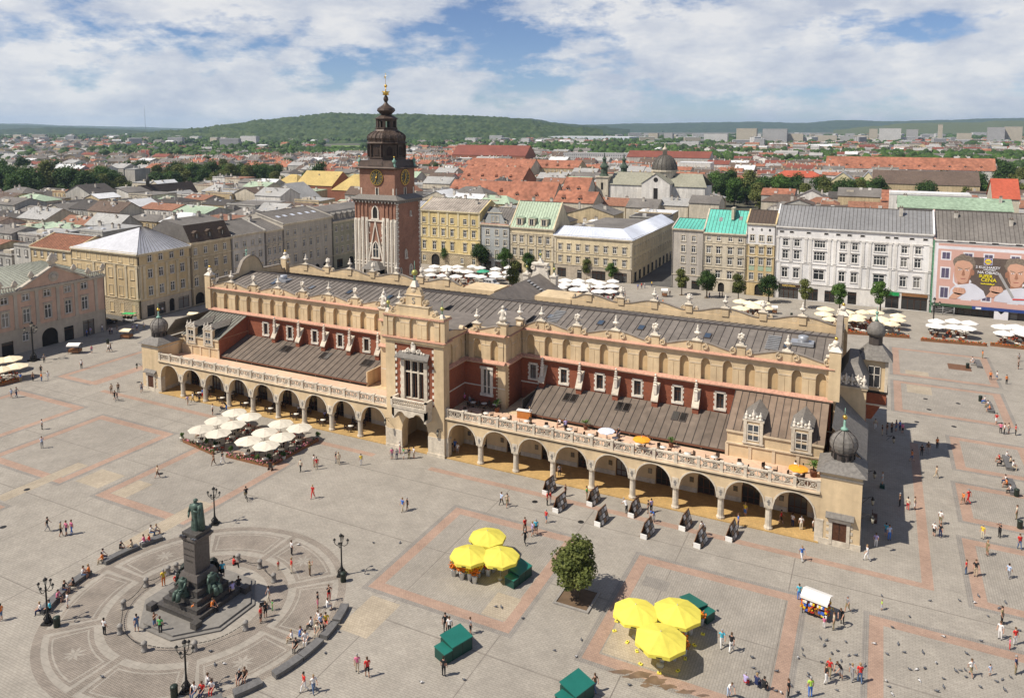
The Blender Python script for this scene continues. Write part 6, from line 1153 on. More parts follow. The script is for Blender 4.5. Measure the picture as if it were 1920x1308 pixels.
blk('white_office', 'long pale office building at the right of the church dome', 1270, 1332, 305, 290, 560, 16, 'flat', Ww, R['white'])
blk('tower_block', 'grey slab apartment block standing alone at the left', 366, 400, 292, 268, 900, 16, 'flat', FW[0], R['grey'], cat='tower block')
blk('school_block', 'blue and white banded school block at the left', 413, 482, 318, 301, 560, 14, 'flat', M('blue_white', (0.36, 0.44, 0.55)), R['light grey'], win=2)
blk('brick_church', 'brick church with pale green roof among the left trees', 124, 190, 333, 319, 430, 18, 'x', Wb, palegreen)
blk('red_hall', 'red tiled house with steep roof left of the yellow church', 222, 290, 324, 305, 470, 24, 'hip', Wb, MATS['dull_red_roof'], 1)
for k, (a, b, pe, pt) in enumerate(((1320, 1364, 268, 251), (1381, 1419, 262, 241), (1430, 1476, 262, 242), (1457, 1506, 270, 251), (1506, 1519, 270, 257), (1527, 1569, 268, 254), (1575, 1601, 275, 256), (1600, 1628, 272, 254), (1649, 1690, 252, 241), (1216, 1233, 262, 250), (1245, 1261, 263, 250), (1760, 1768, 256, 234), (1672, 1684, 256, 244), (1795, 1822, 262, 250), (1853, 1885, 250, 239), (1885, 1918, 252, 238), (1852, 1905, 264, 256), (1630, 1646, 250, 242), (1700, 1722, 252, 243))):
    col = ('white', 'pale', 'grey', 'cream')[k % 4]; Yb = 1950+21*k
    blk('tower_block', f'{col} block of flats on the skyline, {("leftmost of the right hand group", "second from the left", "third from the left", "lower one before the pair", "narrow one", "wide one by the park", "sandy one", "white one beside the sandy one", "long low one", "small tan one above the church dome", "small grey one above the church dome", "slender tallest one", "little one", "white one at the right", "yellowish one at the far right", "brownish one at the far right edge", "pale slab near the right edge", "tiny one in the middle", "tiny one further right")[k]}', a, b, pt, pt-0.2, Yb, 18, 'flat', (FW[0], FW[1], FW[2], FW[1])[k % 4], R['light grey'], cat='tower block', group='blocks of flats on the skyline')
blk('stadium', 'wide low stadium with white roof trusses under the horizon', 1028, 1180, 256, 255.5, 2200, 120, 'flat', M('stadium_white', (0.55, 0.58, 0.62)), R['white'], cat='stadium')
# church with green dome
Yc = 262
xL, zE = onY(1142, 345, Yc); xR, _ = onY(1322, 345, Yc)
church = empty('domed_church', (0, 0, 0), 0, 'cream baroque church with dark ribbed dome and two green steeples', 'church')
m = MB(); m.box(xL, xR, Yc, Yc+16, 0, zE); m.build('nave_wall', Ww, church)
zr = onY(1230, 324, Yc+8)[1]; m = MB(); m.slab([(xL, Yc-.4, zE), (xR+1, Yc-.4, zE), (xR-3, Yc+8, zr), (xL, Yc+8, zr)], .2); m.slab([(xR+1, Yc+16.4, zE), (xL, Yc+16.4, zE), (xL, Yc+8, zr), (xR-3, Yc+8, zr)], .2); m.build('nave_roof', M('grey_green_roof', (0.27, 0.26, 0.20), var=0.15), church)
tx0 = onY(1203, 350, Yc-5)[0]; tx1 = onY(1256, 350, Yc-5)[0]; zt_ = onY(1230, 345, Yc-5)[1]; zg = onY(1226, 326, Yc-5)[1]
m = MB(); m.box(tx0, tx1, Yc-5, Yc+2, 0, zt_); m.prism([(tx0, zt_), (tx1, zt_), ((tx0+tx1)/2, zg)], Yc-5, Yc+1); m.prism([((tx0+tx1)/2+1.1*cos(2*pi*i/14), zt_+2.0+1.1*sin(2*pi*i/14)) for i in range(14)], Yc-5.1, Yc-5, mi=1); m.box((tx0+tx1)/2-1, (tx0+tx1)/2+1, Yc-5.1, Yc-5, 5, zt_-2, 1)
m.slab([(tx0-.4, Yc-5.3, zt_+.1), ((tx0+tx1)/2, Yc-5.3, zg+.3), ((tx0+tx1)/2, Yc+6, zg+.3), (tx0-.4, Yc+6, zt_+.1)], .25, 2); m.slab([((tx0+tx1)/2, Yc-5.3, zg+.3), (tx1+.4, Yc-5.3, zt_+.1), (tx1+.4, Yc+6, zt_+.1), ((tx0+tx1)/2, Yc+6, zg+.3)], .25, 2); m.build('transept', [Ww, dark, MATS['grey_green_roof']], church)
dx, zb = onY(1246, 318, Yc+8); _, ztop = onY(1246, 290, Yc+8); rad = (onY(1268, 318, Yc+8)[0]-onY(1223, 318, Yc+8)[0])/2
m = MB(); m.lathe([(rad*.96, zE), (rad*.96, zb-1), (rad*1.06, zb-.8), (rad*1.06, zb)], 16, (dx, Yc+8), smooth=False); 
for k in range(8): a = k*pi/4+pi/8; m.cbox(dx+rad*.95*cos(a), Yc+8+rad*.95*sin(a), zE+2, .9, .9, 2.6, 1)
m.build('dome_drum', [Wc, dark], church)
m = MB(); pr = [(rad*1.03*cos(t*pi/2/8), zb+(ztop-zb)*sin(t*pi/2/8)) for t in range(8)]+[(rad*.18, ztop)]; m.lathe(pr, 24, (dx, Yc+8), smooth=False)
for k in range(16): a = 2*pi*k/16; m.path([(dx+q[0]*1.01*cos(a), Yc+8+q[0]*1.01*sin(a), q[1]) for q in pr], .16, 4)
m.build('dome', M('dark_lead', (0.095, 0.085, 0.07), var=0.2, rough=0.55), church)
m = MB(); m.lathe([(1.1, ztop-.3), (1.1, ztop+2.2), (1.4, ztop+2.4), (.9, ztop+3.2), (.2, ztop+3.9), (.12, ztop+4.8)], 8, (dx, Yc+8)); m.ball((dx, Yc+8, ztop+5), .35, 6, 5); m.build('dome_lantern', Wc, church)
for pxx, Yt in ((1129, Yc-1), (1166, Yc+14)):
    sx0, zs0 = onY(pxx, 333, Yt); m = MB(); m.box(-3.1, 3.1, 0, 6.2, 0, zs0); m.box(-3.5, 3.5, -.4, 6.6, zs0, zs0+.6); m.box(-.6, .6, -.05, 0, zs0-6, zs0-2.5, 1); m.build('steeple_base', [Wc, dark], church, (sx0, Yt, 0))
    m = MB(); m.lathe([(2.6, zs0+.6), (2.0, zs0+1.6), (1.7, zs0+1.7), (1.7, zs0+4.6), (2.4, zs0+4.9), (2.3, zs0+5.6), (1.3, zs0+6.6), (.9, zs0+7.4), (.9, zs0+8.6), (1.3, zs0+9.0), (.5, zs0+10), (.15, zs0+11.5)], 8, (0, 3.1), smooth=False); m.ball((0, 3.1, zs0+11.8), .3, 6, 5); m.build('steeple_helm', M('green_black_copper', (0.06, 0.085, 0.06), var=0.3), church, (sx0, Yt, 0))
OCC.append((xL-8, xR+4, Yc-8, Yc+22))
# yellow gabled church on the left
Yg = 190; gx0, gz0 = onY(239, 383, Yg); gx1, _ = onY(278, 383, Yg); gzr = onY(258, 348, Yg)[1]
chl = empty('gothic_church', (0, 0, 0), 0, 'small gothic church with yellow stepped gable and steep dark roof', 'church')
m = MB(); m.box(gx0, gx1, Yg, Yg+36, 0, gz0); m.prism([(gx0, gz0), (gx1, gz0), ((gx0+gx1)/2, gzr)], Yg, Yg+.6, mi=0)
for k in range(5): xx = gx0+(gx1-gx0)*(k+.5)/5; m.box(xx-.35, xx+.35, Yg-.12, Yg, gz0+.5, gz0+1.5+(gzr-gz0)*(1-abs(k-2)/2.5)*.72, 1)
m.build('gable', [M('bright_yellow_plaster', (0.62, 0.47, 0.16)), M('yellow_niche', (0.42, 0.30, 0.09))], chl)
mx0 = (gx0+gx1)/2; m = MB(); m.slab([(gx0-.4, Yg+.3, gz0), (mx0, Yg+.3, gzr), (mx0, Yg+37, gzr), (gx0-.4, Yg+37, gz0)], .2); m.slab([(mx0, Yg+.3, gzr), (gx1+.4, Yg+.3, gz0), (gx1+.4, Yg+37, gz0), (mx0, Yg+37, gzr)], .2); m.build('roof', M('dark_tile', (0.055, 0.042, 0.036), var=0.2), chl)
m = MB(); m.lathe([(1.0, gzr-1.5), (1.0, gzr+1.8), (1.4, gzr+2.2), (.7, gzr+3.6), (.1, gzr+6.5)], 8, (mx0, Yg+7)); m.build('ridge_turret', MATS['dark_lead'], chl); OCC.append((gx0-3, gx1+3, Yg-2, Yg+40))
# park trees placed one by one
PG = 'park trees ringing the old town'
plist = [(20, 372, 1.2), (60, 388, 1.25), (95, 375, 1.4), (130, 384, 1.3), (40, 396, 1.2), (165, 388, 1.1), (195, 384, 1.0), (215, 372, 1.0), (0, 352, 1.2), (45, 340, 1.1), (300, 356, 1.0), (330, 352, 1.1), (360, 358, 1.1), (395, 362, 1.2), (430, 365, 1.15), (465, 360, 1.1), (498, 355, 1.0), (390, 330, 1.0), (420, 345, 1.1), (520, 348, 0.95), (480, 340, 0.9), (600, 372, 1.25), (618, 378, 1.0), (585, 374, 1.0), (800, 345, 0.85), (1010, 335, 0.9), (1090, 340, 0.85), (1110, 348, 0.8), (1340, 352, 1.0), (1365, 358, 1.1), (1400, 362, 1.15), (1430, 366, 1.0), (1460, 366, 1.05), (1490, 364, 1.0), (1550, 368, .95), (1580, 372, 1.0), (1610, 372, 1.0), (1640, 374, 1.0), (1670, 362, 1.0), (1700, 358, 1.05), (1735, 356, 1.0), (1770, 358, 1.0), (1800, 356, 1.0), (1830, 352, 1.0), (1860, 340, 1.1), (1885, 342, 1.2), (1910, 350, 1.1), (1600, 322, .9), (1690, 314, .8), (1715, 312, .8), (1560, 312, 0.8), (1480, 318, .9), (540, 330, .9), (820, 340, .8), (985, 345, .8), (270, 340, 1.0), (240, 345, 1.0), (110, 345, 1.0), (1150, 415, .5), (1240, 384, .6), (1290, 372, .55), (1180, 405, .5)]
q_ = random.Random(11); plist += [(px+q_.uniform(-7, 7), 374+q_.uniform(-10, 8), q_.uniform(.85, 1.15)) for px in range(-15, 240, 15)]+[(px+q_.uniform(-7, 7), 368+q_.uniform(-12, 6), q_.uniform(.8, 1.1)) for px in range(300, 540, 15)]+[(px+q_.uniform(-8, 8), 370+q_.uniform(-10, 6), q_.uniform(.8, 1.05)) for px in range(1345, 1920, 24)]
ORD = 'first second third fourth fifth sixth seventh eighth ninth tenth eleventh twelfth thirteenth fourteenth fifteenth sixteenth seventeenth eighteenth nineteenth twentieth'.split(); ORD += ['twenty-'+o for o in ORD[:9]]+['thirtieth']+['thirty-'+o for o in ORD[:9]]
side = lambda px: 'far left' if px < 180 else 'near the yellow church' if px < 360 else 'left of the yellow roofs' if px < 520 else 'before the yellow roofs' if px < 700 else 'by the orange roofed college' if px < 1060 else 'near the domed church' if px < 1340 else 'right of the domed church' if px < 1520 else 'before the long brown roof' if px < 1760 else 'at the right edge'
cnt = {}
for i, (px, py, sc) in enumerate(plist):
    sc *= 1.38; py += 24 if px > 1335 and py > 340 else 0; x, y = G(px, py-4, 0.0)
    s_ = side(px); cnt[s_] = cnt.get(s_, 0)+1; od = ORD[min(cnt[s_]-1, 38)]
    col = ('bright green', 'dark green', 'olive green', 'dark green')[i % 4]
    tree('park%d' % (i % 4), x, y, f'{"big" if sc > 1.4 else "smaller"} {col} park tree {s_}, {od} of that clump', PG, sc); OCC.append((x-5*sc-4, x+5*sc+4, y-26*sc, y+5*sc))
# streets of plain houses behind the square
FIT = []
for nm, bx in (('skylight', (-.5, .5, -.4, .7, 0, .28)), ('roof_hatch', (-.7, .7, -.5, .6, -.3, .8)), ('vent_pipe', (-.14, .14, -.14, .14, -.3, 1.3)), ('roof_hatch', (-1.6, 1.6, -.3, .8, -.4, .7))): m = MB(); m.box(*bx); FIT.append((nm, m.mesh(nm, [bluewhite, walls[2], walls[1], walls[0]][len(FIT)])))
m = MB(); m.tube((0, 0, -.3), (0, 0, 2.4), .04, .03, 4); m.tube((-.5, 0, 2.0), (.5, 0, 2.0), .025, .025, 4); m.tube((-.35, 0, 2.3), (.35, 0, 2.3), .025, .025, 4); FIT.append(('aerial', m.mesh('aerial', iron)))
ZONES = [(0, 'behind the pink palace'), (140, 'behind the sand corner house'), (330, 'behind the mansard house'), (440, 'behind the long grey house'), (640, 'behind the clock tower'), (790, 'behind the yellow palace'), (905, 'behind the blue grey gable'), (960, 'behind the green roofed house'), (1050, 'behind the white metal roof'), (1190, 'at the end of the side street'), (1290, 'behind the turquoise roof'), (1400, 'behind the ochre house'), (1470, 'left behind the white palace'), (1610, 'right behind the white palace'), (1750, 'behind the hoarding')]
HG = 'roofs of the old town behind the square'; used = {}; nh = 0
g = random.Random(21); houses_extra = []
def free(x0, x1, y0, y1): return not any(x0 < o[1] and x1 > o[0] and y0 < o[3] and y1 > o[2] for o in OCC)
def town_house(x, y, w, d, near):
    global nh
    h = g.uniform(10.5, 15.0); kind = g.choice(('x', 'x', 'y', 'flat', 'hip', 'flat')); rise = g.uniform(1.6, 4.0); wi = g.choice((0, 0, 1, 1, 2, 3)); ri = g.choice((0, 0, 1, 1, 2, 2, 3, 4, 7, 0, 2, 7, 6, 4))
    if y > 300 and g.random() < 0.25: ri = 5
    px, py = PX(x+w/2, y, h)
    if not (-60 < px < 1980): return
    if near and nh < 235:
        zone = [z for z in ZONES if z[0] <= max(px, 0)][-1][1]; k = {'x': 'pitched', 'y': 'gabled', 'flat': 'flat', 'hip': 'hipped'}[kind]; nc = g.choice((0, 1, 2, 3))
        dist = 'near' if y < 190 else 'middle' if y < 250 else 'far'
        lab = f'{wname[wi]} house, {k} {roofs[ri][0]} roof, {("no chimney", "one chimney", "two chimneys", "three chimneys")[nc]}, {zone}, {dist}'
        tries = 0
        while lab in used and tries < 3: tries += 1; nc = (nc+1) % 4; lab = f'{wname[wi]} house, {k} {roofs[ri][0]} roof, {("no chimney", "one chimney", "two chimneys", "three chimneys")[nc]}, {zone}, {dist}'
        used[lab] = 1; nh += 1
        ht = block('town_house', lab, x, x+w, y, d, h, h+rise, kind, walls[wi], roofs[ri][1], HG, nc, win=1 if y < 175 and kind != 'y' else 0)
        for k in range(g.randrange(2, 6)):
            t = g.uniform(.12, .42); zz_ = h+.45 if kind == 'flat' else h+rise*2*t-.05
            if kind == 'y': continue
            inst(*g.choice(FIT), ht, (g.uniform(.25, .75)*w, d*t, zz_), g.choice((0, 0, .1)))
    else: houses_extra.append((x, y, w, d, h, rise, kind, wi, ri))
    OCC.append((x-.2, x+w+.2, y-.2, y+d+.2))
for (xa, xb, ya, yb, near) in ((-420, -190, -30, 22, True), (-440, -212, 36, 150, True), (-187, -186, 50, 130, True), (-400, 120, 150, 345, True), (-620, 180, 345, 640, False), (-700, -420, -60, 345, False)):
    y = ya
    while y < yb:
        x = xa
        while x < max(xb, xa+1):
            w, d = g.uniform(11, 21), g.uniform(10, 15)
            if free(x, x+w, y, y+d) and g.random() < 0.93: town_house(x, y+g.uniform(-1, 1), w, d, near)
            x += w+(g.uniform(0.3, 1.0) if g.random() < 0.75 else g.uniform(4, 9))
        y += g.uniform(15.5, 18.5)
# ================================================================ the far town, woods and hills (masses nobody could count)
def mass(name, mats): return dict(mb=MB(), mats=mats, name=name)
fm = MB(); fmats = [walls[0], walls[1], walls[2], walls[3], R['orange'], R['grey'], R['brown'], R['light grey'], MATS['dull_red_roof'], R['white'], *FW]
def far_house(x, y, w, d, h, rise, wi, ri, rot=0.0):
    T = Matrix.Translation((x, y, 0)) @ Matrix.Rotation(rot, 4, 'Z')
    fm.add([(0, 0, -.5), (w, 0, -.5), (w, d, -.5), (0, d, -.5), (0, 0, h), (w, 0, h), (w, d, h), (0, d, h), (0, d/2, h+rise), (w, d/2, h+rise)], [(0, 1, 5, 4), (1, 2, 6, 9, 5), (2, 3, 7, 6), (3, 0, 4, 8, 7)], wi, False, T)
    fm.add([(-.3, -.3, h), (w+.3, -.3, h), (w+.3, d/2, h+rise), (-.3, d/2, h+rise), (w+.3, d+.3, h), (-.3, d+.3, h)], [(0, 1, 2, 3), (2, 4, 5, 3)], ri, False, T)
    for k in range(2): c_ = w*(.25+.5*k); fm.box(c_-.5, c_+.5, d*.42, d*.5, h+rise*.4, h+rise+1.2, wi, T)
MAPR = {0: 5, 1: 6, 2: 7, 3: 9, 4: 8, 5: 4, 6: 7, 7: 6}
for (x, y, w, d, h, rise, kind, wi, ri) in houses_extra: far_house(x, y, w, d, h, 0.5 if kind == 'flat' else rise, min(wi, 3), MAPR[ri])
g = random.Random(5)
def lump(seed):
    q = random.Random(seed); m = MB(); m.ball((0, 0, 0), 1.0, 8, 6); return [(v[0]*q.uniform(.75, 1.2), v[1]*q.uniform(.75, 1.2), v[2]*q.uniform(.75, 1.15)) for v in m.v], m.f
LUMPS = [lump(k) for k in range(6)]
wm_ = MB()
def far_tree(x, y, r, h, mi, z0=0.0):
    vs, fs = g.choice(LUMPS); wm_.add([(x+v[0]*r, y+v[1]*r, z0+h*.55+v[2]*h*.5) for v in vs], fs, mi, True)
    for k in range(2):
        vs, fs = g.choice(LUMPS); a = g.uniform(0, 6.28); wm_.add([(x+r*.6*cos(a)+v[0]*r*.6, y+r*.6*sin(a)+v[1]*r*.6, z0+h*.6+v[2]*h*.38) for v in vs], fs, mi, True)
n = 0
while n < 3600:                      # houses and trees from half a kilometre to four kilometres
    px = g.uniform(-30, 1950); D = 520*(3800/520)**(g.random()**0.8); dirx = (px-960)/FPX; fw = D; r_ = dirx*D
    x = r_*_ca-fw*_sa; y = r_*_sa+fw*_ca+CAM_Y
    if y < 640 and x > -620 and y > 150 and D < 620: continue
    n += 1
    nz_ = noise.noise(Vector((x*0.0022, y*0.0022, 3.3)))
    py = 238+48*FPX/D
    if 600 < px < 700 and 268 < py < 292: continue         # the meadow
    wooded = nz_ > (-0.02 if px < 1350 else 0.10) or D > 2600
    if wooded and g.random() < 0.85:
        for k in range(4): far_tree(x+g.gauss(0, 14), y+g.gauss(0, 14), g.uniform(4, 7.5), g.uniform(9, 15), g.choice((0, 1, 2)))
    else:
        far_house(x, y, g.uniform(12, 30), g.uniform(10, 16), g.uniform(5, 13), g.uniform(1.5, 4), g.choice((0, 1, 2, 2, 3)), g.choice((4, 8, 5, 5, 5, 6, 6, 7, 7, 8, 9)), g.choice((0, 0, g.uniform(0, 3.1))))
        if g.random() < 0.8: far_tree(x+g.gauss(0, 12), y-8+g.gauss(0, 6), g.uniform(3.5, 6), g.uniform(8, 12), g.choice((0, 1)))
for (pxa, pxb, pya, pyb, n_) in ((0, 700, 292, 300, 60), (700, 1040, 256, 262, 90), (1180, 1340, 262, 276, 90), (1500, 1920, 266, 280, 160), (0, 330, 250, 262, 120), (560, 700, 288, 296, 60), (1640, 1920, 255, 262, 80), (300, 620, 252, 262, 120), (1000, 1500, 243, 248, 160), (700, 1000, 268, 272, 60)):
    for k in range(n_):
        px = g.uniform(pxa, pxb); py = g.uniform(pya, pyb); D = 48*FPX/(py-238+0.01); r_ = (px-960)/FPX*D; x = r_*_ca-D*_sa; y = r_*_sa+D*_ca+CAM_Y; far_tree(x, y, g.uniform(6, 9)*min(1.5, 1+D/6000), g.uniform(11, 16), g.choice((0, 1, 1, 2)))
for k in range(130):
    px = g.uniform(1150, 1935) if k % 4 else g.uniform(0, 1150); D = g.uniform(1500, 3400); r_ = (px-960)/FPX*D; far_house(r_*_ca-D*_sa, r_*_sa+D*_ca+CAM_Y, g.uniform(18, 60), 13, g.uniform(9, 24), .4, 10+k % 3, 9, g.choice((0, .4, 1.2)))
o = fm.build('distant_city', fmats); o['kind'] = 'stuff'; o['label'] = 'far mass of town houses between the old town and the hills'
o = wm_.build('distant_wood', [leaf_b, leafmat('far_leaf', (0.016, 0.036, 0.010), (0.035, 0.065, 0.018), (0.06, 0.10, 0.03)), leaf_a]); o['kind'] = 'stuff'; o['label'] = 'far clumps of trees among the distant houses'
# meadow
mdw = MB(); q = [(612, 289), (690, 291), (688, 273), (622, 272)]; mdw.add([(*G(*p), -0.3) for p in q], [(0, 1, 2, 3)]); struct(mdw.build('meadow', M('meadow_grass', (0.14, 0.20, 0.045), var=0.15, scale=0.02)))
# hills
hillm = leafmat('hill_forest', (0.014, 0.030, 0.009), (0.038, 0.070, 0.018), (0.085, 0.12, 0.035)); MATS['hill_forest'].node_tree.nodes['Noise Texture'].inputs['Scale'].default_value = 0.02; MATS['hill_forest'].node_tree.nodes['Noise Texture'].inputs['Detail'].default_value = 9
def hill(name, pts, D, front, mat, step=3.0, rough=6.0, rows=44, bumpk=0.05):
    nx = int((pts[-1][0]-pts[0][0])/step)+1; vs = []; fs = []
    for i in range(nx):
        px = pts[0][0]+i*step
        for a, b in zip(pts, pts[1:]):
            if a[0] <= px <= b[0]+1e-6: t = (px-a[0])/(b[0]-a[0]); t = t*t*(3-2*t); py = a[1]+(b[1]-a[1])*t; break
        zr = CAM_Z+(238-py)/FPX*D
        for j in range(rows+1):
            t = j/rows; Dj = D-front*(1-t) if t < 0.8 else D-front*0.2+(t-0.8)*front*1.5; k = t/0.8 if t < 0.8 else 1-(t-.8)/.2
            z = zr*(k*k*(3-2*k)); r_ = (px-960)/FPX*Dj; x = r_*_ca-Dj*_sa; y = r_*_sa+Dj*_ca+CAM_Y
            z += (noise.noise(Vector((x*bumpk, y*bumpk, 1.0)))*0.6+noise.noise(Vector((x*bumpk*2.3, y*bumpk*2.3, 5.0)))*0.4)*rough*min(1, k*6)-1.5
            z += noise.noise(Vector((x*0.002, y*0.002, 9)))*zr*0.22*(1-k)*min(1, k*3)
            vs.append((x, y, z))
    for i in range(nx-1):
        for j in range(rows): a = i*(rows+1)+j; fs.append((a, a+rows+1, a+rows+2, a+1))
    m = MB(); m.add(vs, fs, 0, True); return struct(m.build(name, mat))
hill('hill', [(250, 250), (330, 244), (380, 240), (430, 234), (500, 226), (560, 221), (600, 217), (624, 214), (650, 216), (720, 217), (760, 217), (850, 219), (920, 221), (980, 225), (1030, 233), (1080, 238), (1130, 243)], 3600, 1500, hillm, 2.0, 15.0, 110, 0.045)
hill('hill', [(-60, 246), (60, 240), (110, 239), (160, 240), (230, 243), (300, 246)], 4600, 1000, hillm, 3, 9, 30, 0.03)
hill('hill', [(-60, 234), (0, 233), (60, 235), (120, 237), (200, 240), (330, 243)], 7500, 1800, hillm, 4, 10, 26, 0.02)
hill('hill', [(-60, 232), (40, 232), (150, 236), (260, 238), (330, 240), (420, 242)], 12000, 2500, hillm, 5, 8, 20, 0.012)
hill('hill', [(740, 226), (900, 221), (985, 223), (1060, 232), (1110, 236), (1180, 242)], 5200, 1500, hillm, 4, 10, 30, 0.02)
hill('hill', [(1020, 238), (1100, 234), (1200, 232), (1330, 230), (1420, 229), (1500, 231), (1580, 226), (1660, 228), (1760, 226), (1860, 223), (1980, 221)], 9000, 2600, hillm, 5, 10, 24, 0.012)
hill('hill', [(1560, 243), (1640, 236), (1700, 231), (1760, 230), (1820, 230), (1880, 227), (1980, 226)], 5600, 1500, leafmat('hill_fields', (0.03, 0.05, 0.014), (0.07, 0.10, 0.028), (0.17, 0.18, 0.06)), 4, 7, 30, 0.008)
mnd = MB(); mx_, my_ = [(624-960)/FPX*3500*_ca-3500*_sa, (624-960)/FPX*3500*_sa+3500*_ca+CAM_Y]; mnd.lathe([(34, 96), (22, 104), (6, 113), (1, 115)], 16, (mx_, my_)); o = mnd.build('earth_mound', M('mound_grass', (0.16, 0.15, 0.08))); tag(o, 'conical earth mound on top of the wooded hill', 'mound')
m = MB(); q = G(273, 247); D_ = 48*FPX/9.0; mz = CAM_Z+(238-203)/FPX*hypot(q[0], q[1]-CAM_Y); m.tube((0, 0, 0), (0, 0, mz), 3.0, 1.2, 4); o = m.build('radio_mast', M('mast_steel', (0.2, 0.2, 0.2)), None, (q[0], q[1], 0)); tag(o, 'thin tall radio mast rising above the left horizon', 'mast')
# haze
hz = MB(); hz.box(-17000, 17000, -3500, 27000, -4.0, 260.0); hzm = bpy.data.materials.new('haze'); hzm.use_nodes = True; n_ = hzm.node_tree.nodes; n_.clear()
ho_ = n_.new('ShaderNodeOutputMaterial'); pv = n_.new('ShaderNodeVolumePrincipled'); pv.inputs['Color'].default_value = (0.58, 0.76, 1.0, 1); pv.inputs['Density'].default_value = 5.5e-5; pv.inputs['Anisotropy'].default_value = 0.2
hzm.node_tree.links.new(pv.outputs[0], ho_.inputs['Volume']); o = hz.build('haze', hzm); o['kind'] = 'stuff'; o['label'] = 'thin blue air haze over the whole view'
# ================================================================ monument
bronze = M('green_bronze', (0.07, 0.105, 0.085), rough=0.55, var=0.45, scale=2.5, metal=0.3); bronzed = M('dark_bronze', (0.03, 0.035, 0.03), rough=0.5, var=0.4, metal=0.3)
mon = empty('monument', (MX, MY, 0), 0, 'green bronze robed figure on tall granite pedestal with seated figures', 'monument')
pstone = M('monument_platform', (0.20, 0.185, 0.165), var=0.15, scale=2)
def octa(r, c=0.0): return [(r*cos(pi/8+k*pi/4), r*sin(pi/8+k*pi/4)) for k in range(8)]
for r_, z in ((5.7, 0.16), (5.3, 0.34)):
    m = MB(); m.prism(octa(r_), 0.0, z, 'z'); m.build('platform_step', pstone, mon)
for hw_, z0, z1 in ((2.8, .34, .85), (2.35, .85, 1.35), (1.95, 1.35, 1.9), (1.6, 1.9, 2.6), (1.25, 2.6, 3.2)):
    m = MB(); m.box(-hw_, hw_, -hw_, hw_, z0, z1); m.box(-hw_-.05, hw_+.05, -hw_-.05, hw_+.05, z1-.1, z1-.002); m.build('base_tier', dgranite, mon)
for sx, sy in ((1, 1), (1, -1), (-1, 1), (-1, -1)):
    m = MB(); m.box(-.38, .38, -.38, .38, .3, .95); m.build('corner_block', dgranite, mon, (sx*3.1, sy*3.1, 0))
ped = M('pedestal_granite', (0.115, 0.10, 0.09), rough=0.4, var=0.2, scale=5)
m = MB(); m.taper(0, 0, 3.2, 3.8, 2.6, 2.6, 2.2, 2.2); m.box(-.8, .8, -1.0, .8, 3.8, 7.0); m.taper(0, 0, 7.0, 7.3, 1.7, 1.9, 2.2, 2.2); m.box(-1.12, 1.12, -1.15, 1.12, 7.3, 7.5); m.build('pedestal', ped, mon)
m = MB(); m.box(-.95, .95, -.95, .95, 7.5, 7.9); m.build('statue_plinth', dgranite, mon)
for i, (s_, z) in enumerate((('ADAMOWI', 6.15), ('MICKIEWICZOWI', 5.55), ('NARÓD', 4.95))): text(s_, 0.28 if i != 1 else 0.19, M('incised_letter', (0.02, 0.018, 0.016)), mon, (0, -1.005, z), ext=0.004, name='inscription')
def robed(m, z0, h, rx, seed=0, mi=0):
    """draped standing body as one lofted surface with folds, then neck and head"""
    prof = [(0, 1.0), (.08, 1.02), (.3, .88), (.5, .86), (.62, .92), (.74, 1.0), (.82, 1.02), (.86, .7), (.885, .34), (.9, .27), (.915, .3), (.94, .36), (.97, .33), (.992, .2), (1.0, .02)]
    n = 22; vs = []; fs = []
    for i, (t, r) in enumerate(prof):
        for k in range(n):
            a = 2*pi*k/n; fold = (1+.13*sin(5*a+seed+t*3)+.06*sin(11*a+t*7)) if t < .8 else 1; el = .72 if t < .86 else .95
            vs.append((rx*r*fold*cos(a), rx*r*fold*el*sin(a), z0+h*t))
    for i in range(len(prof)-1):
        for k in range(n): j = (k+1) % n; fs.append((i*n+k, i*n+j, (i+1)*n+j, (i+1)*n+k))
    m.add(vs, fs, mi, True)
m = MB(); robed(m, 7.9, 3.1, .5)
m.tube((-.58, 0, 10.35), (-.78, -.15, 9.6), .17, .13, 7); m.tube((-.78, -.15, 9.6), (-.45, -.5, 9.35), .13, .09, 7); m.tube((.55, 0, 10.4), (.72, -.25, 9.9), .17, .13, 7); m.tube((.72, -.25, 9.9), (.3, -.55, 10.15), .12, .08, 7)
for k in range(4): m.tube((.3, -.55, 10.15), (.22-.05*k, -.62, 10.22-.04*k), .03, .02, 4); m.tube((-.45, -.5, 9.35), (-.4+.03*k, -.56, 9.24+.03*k), .03, .02, 4)
m.tube((.5, .1, 10.5), (.62, .1, 8.0), .28, .34, 8); m.tube((.1, .35, 10.4), (.15, .45, 8.0), .36, .42, 8); m.ball((0, -.17, 10.82), .05, 5, 4); m.ball((0, .05, 10.92), .22, 8, 6, sc=(1.05, 1.05, .8)); m.build('statue', bronze, mon)
def seated_figure(x, y, rz, z):
    m = MB(); robed(m, 0.45, 1.55, .48, rz); m.tube((-.2, -.2, .75), (-.25, -.75, .7), .24, .2, 7); m.tube((.2, -.2, .75), (.25, -.75, .7), .24, .2, 7); m.tube((-.25, -.75, .75), (-.25, -.85, 0), .2, .26, 7); m.tube((.25, -.75, .75), (.25, -.85, 0), .2, .26, 7); m.tube((.45, 0, 1.6), (.55, -.4, 1.1), .12, .1, 6); m.tube((.55, -.4, 1.1), (.2, -.7, 1.0), .1, .07, 6); m.tube((-.45, 0, 1.6), (-.7, -.2, 1.1), .12, .1, 6); m.box(-.5, .5, -.2, .5, 0, .5)
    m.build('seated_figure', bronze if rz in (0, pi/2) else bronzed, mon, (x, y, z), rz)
seated_figure(0, -1.9, 0, 1.9); seated_figure(1.9, 0, pi/2, 1.9); seated_figure(0, 1.9, pi, 1.9); seated_figure(-1.9, 0, -pi/2, 1.9)
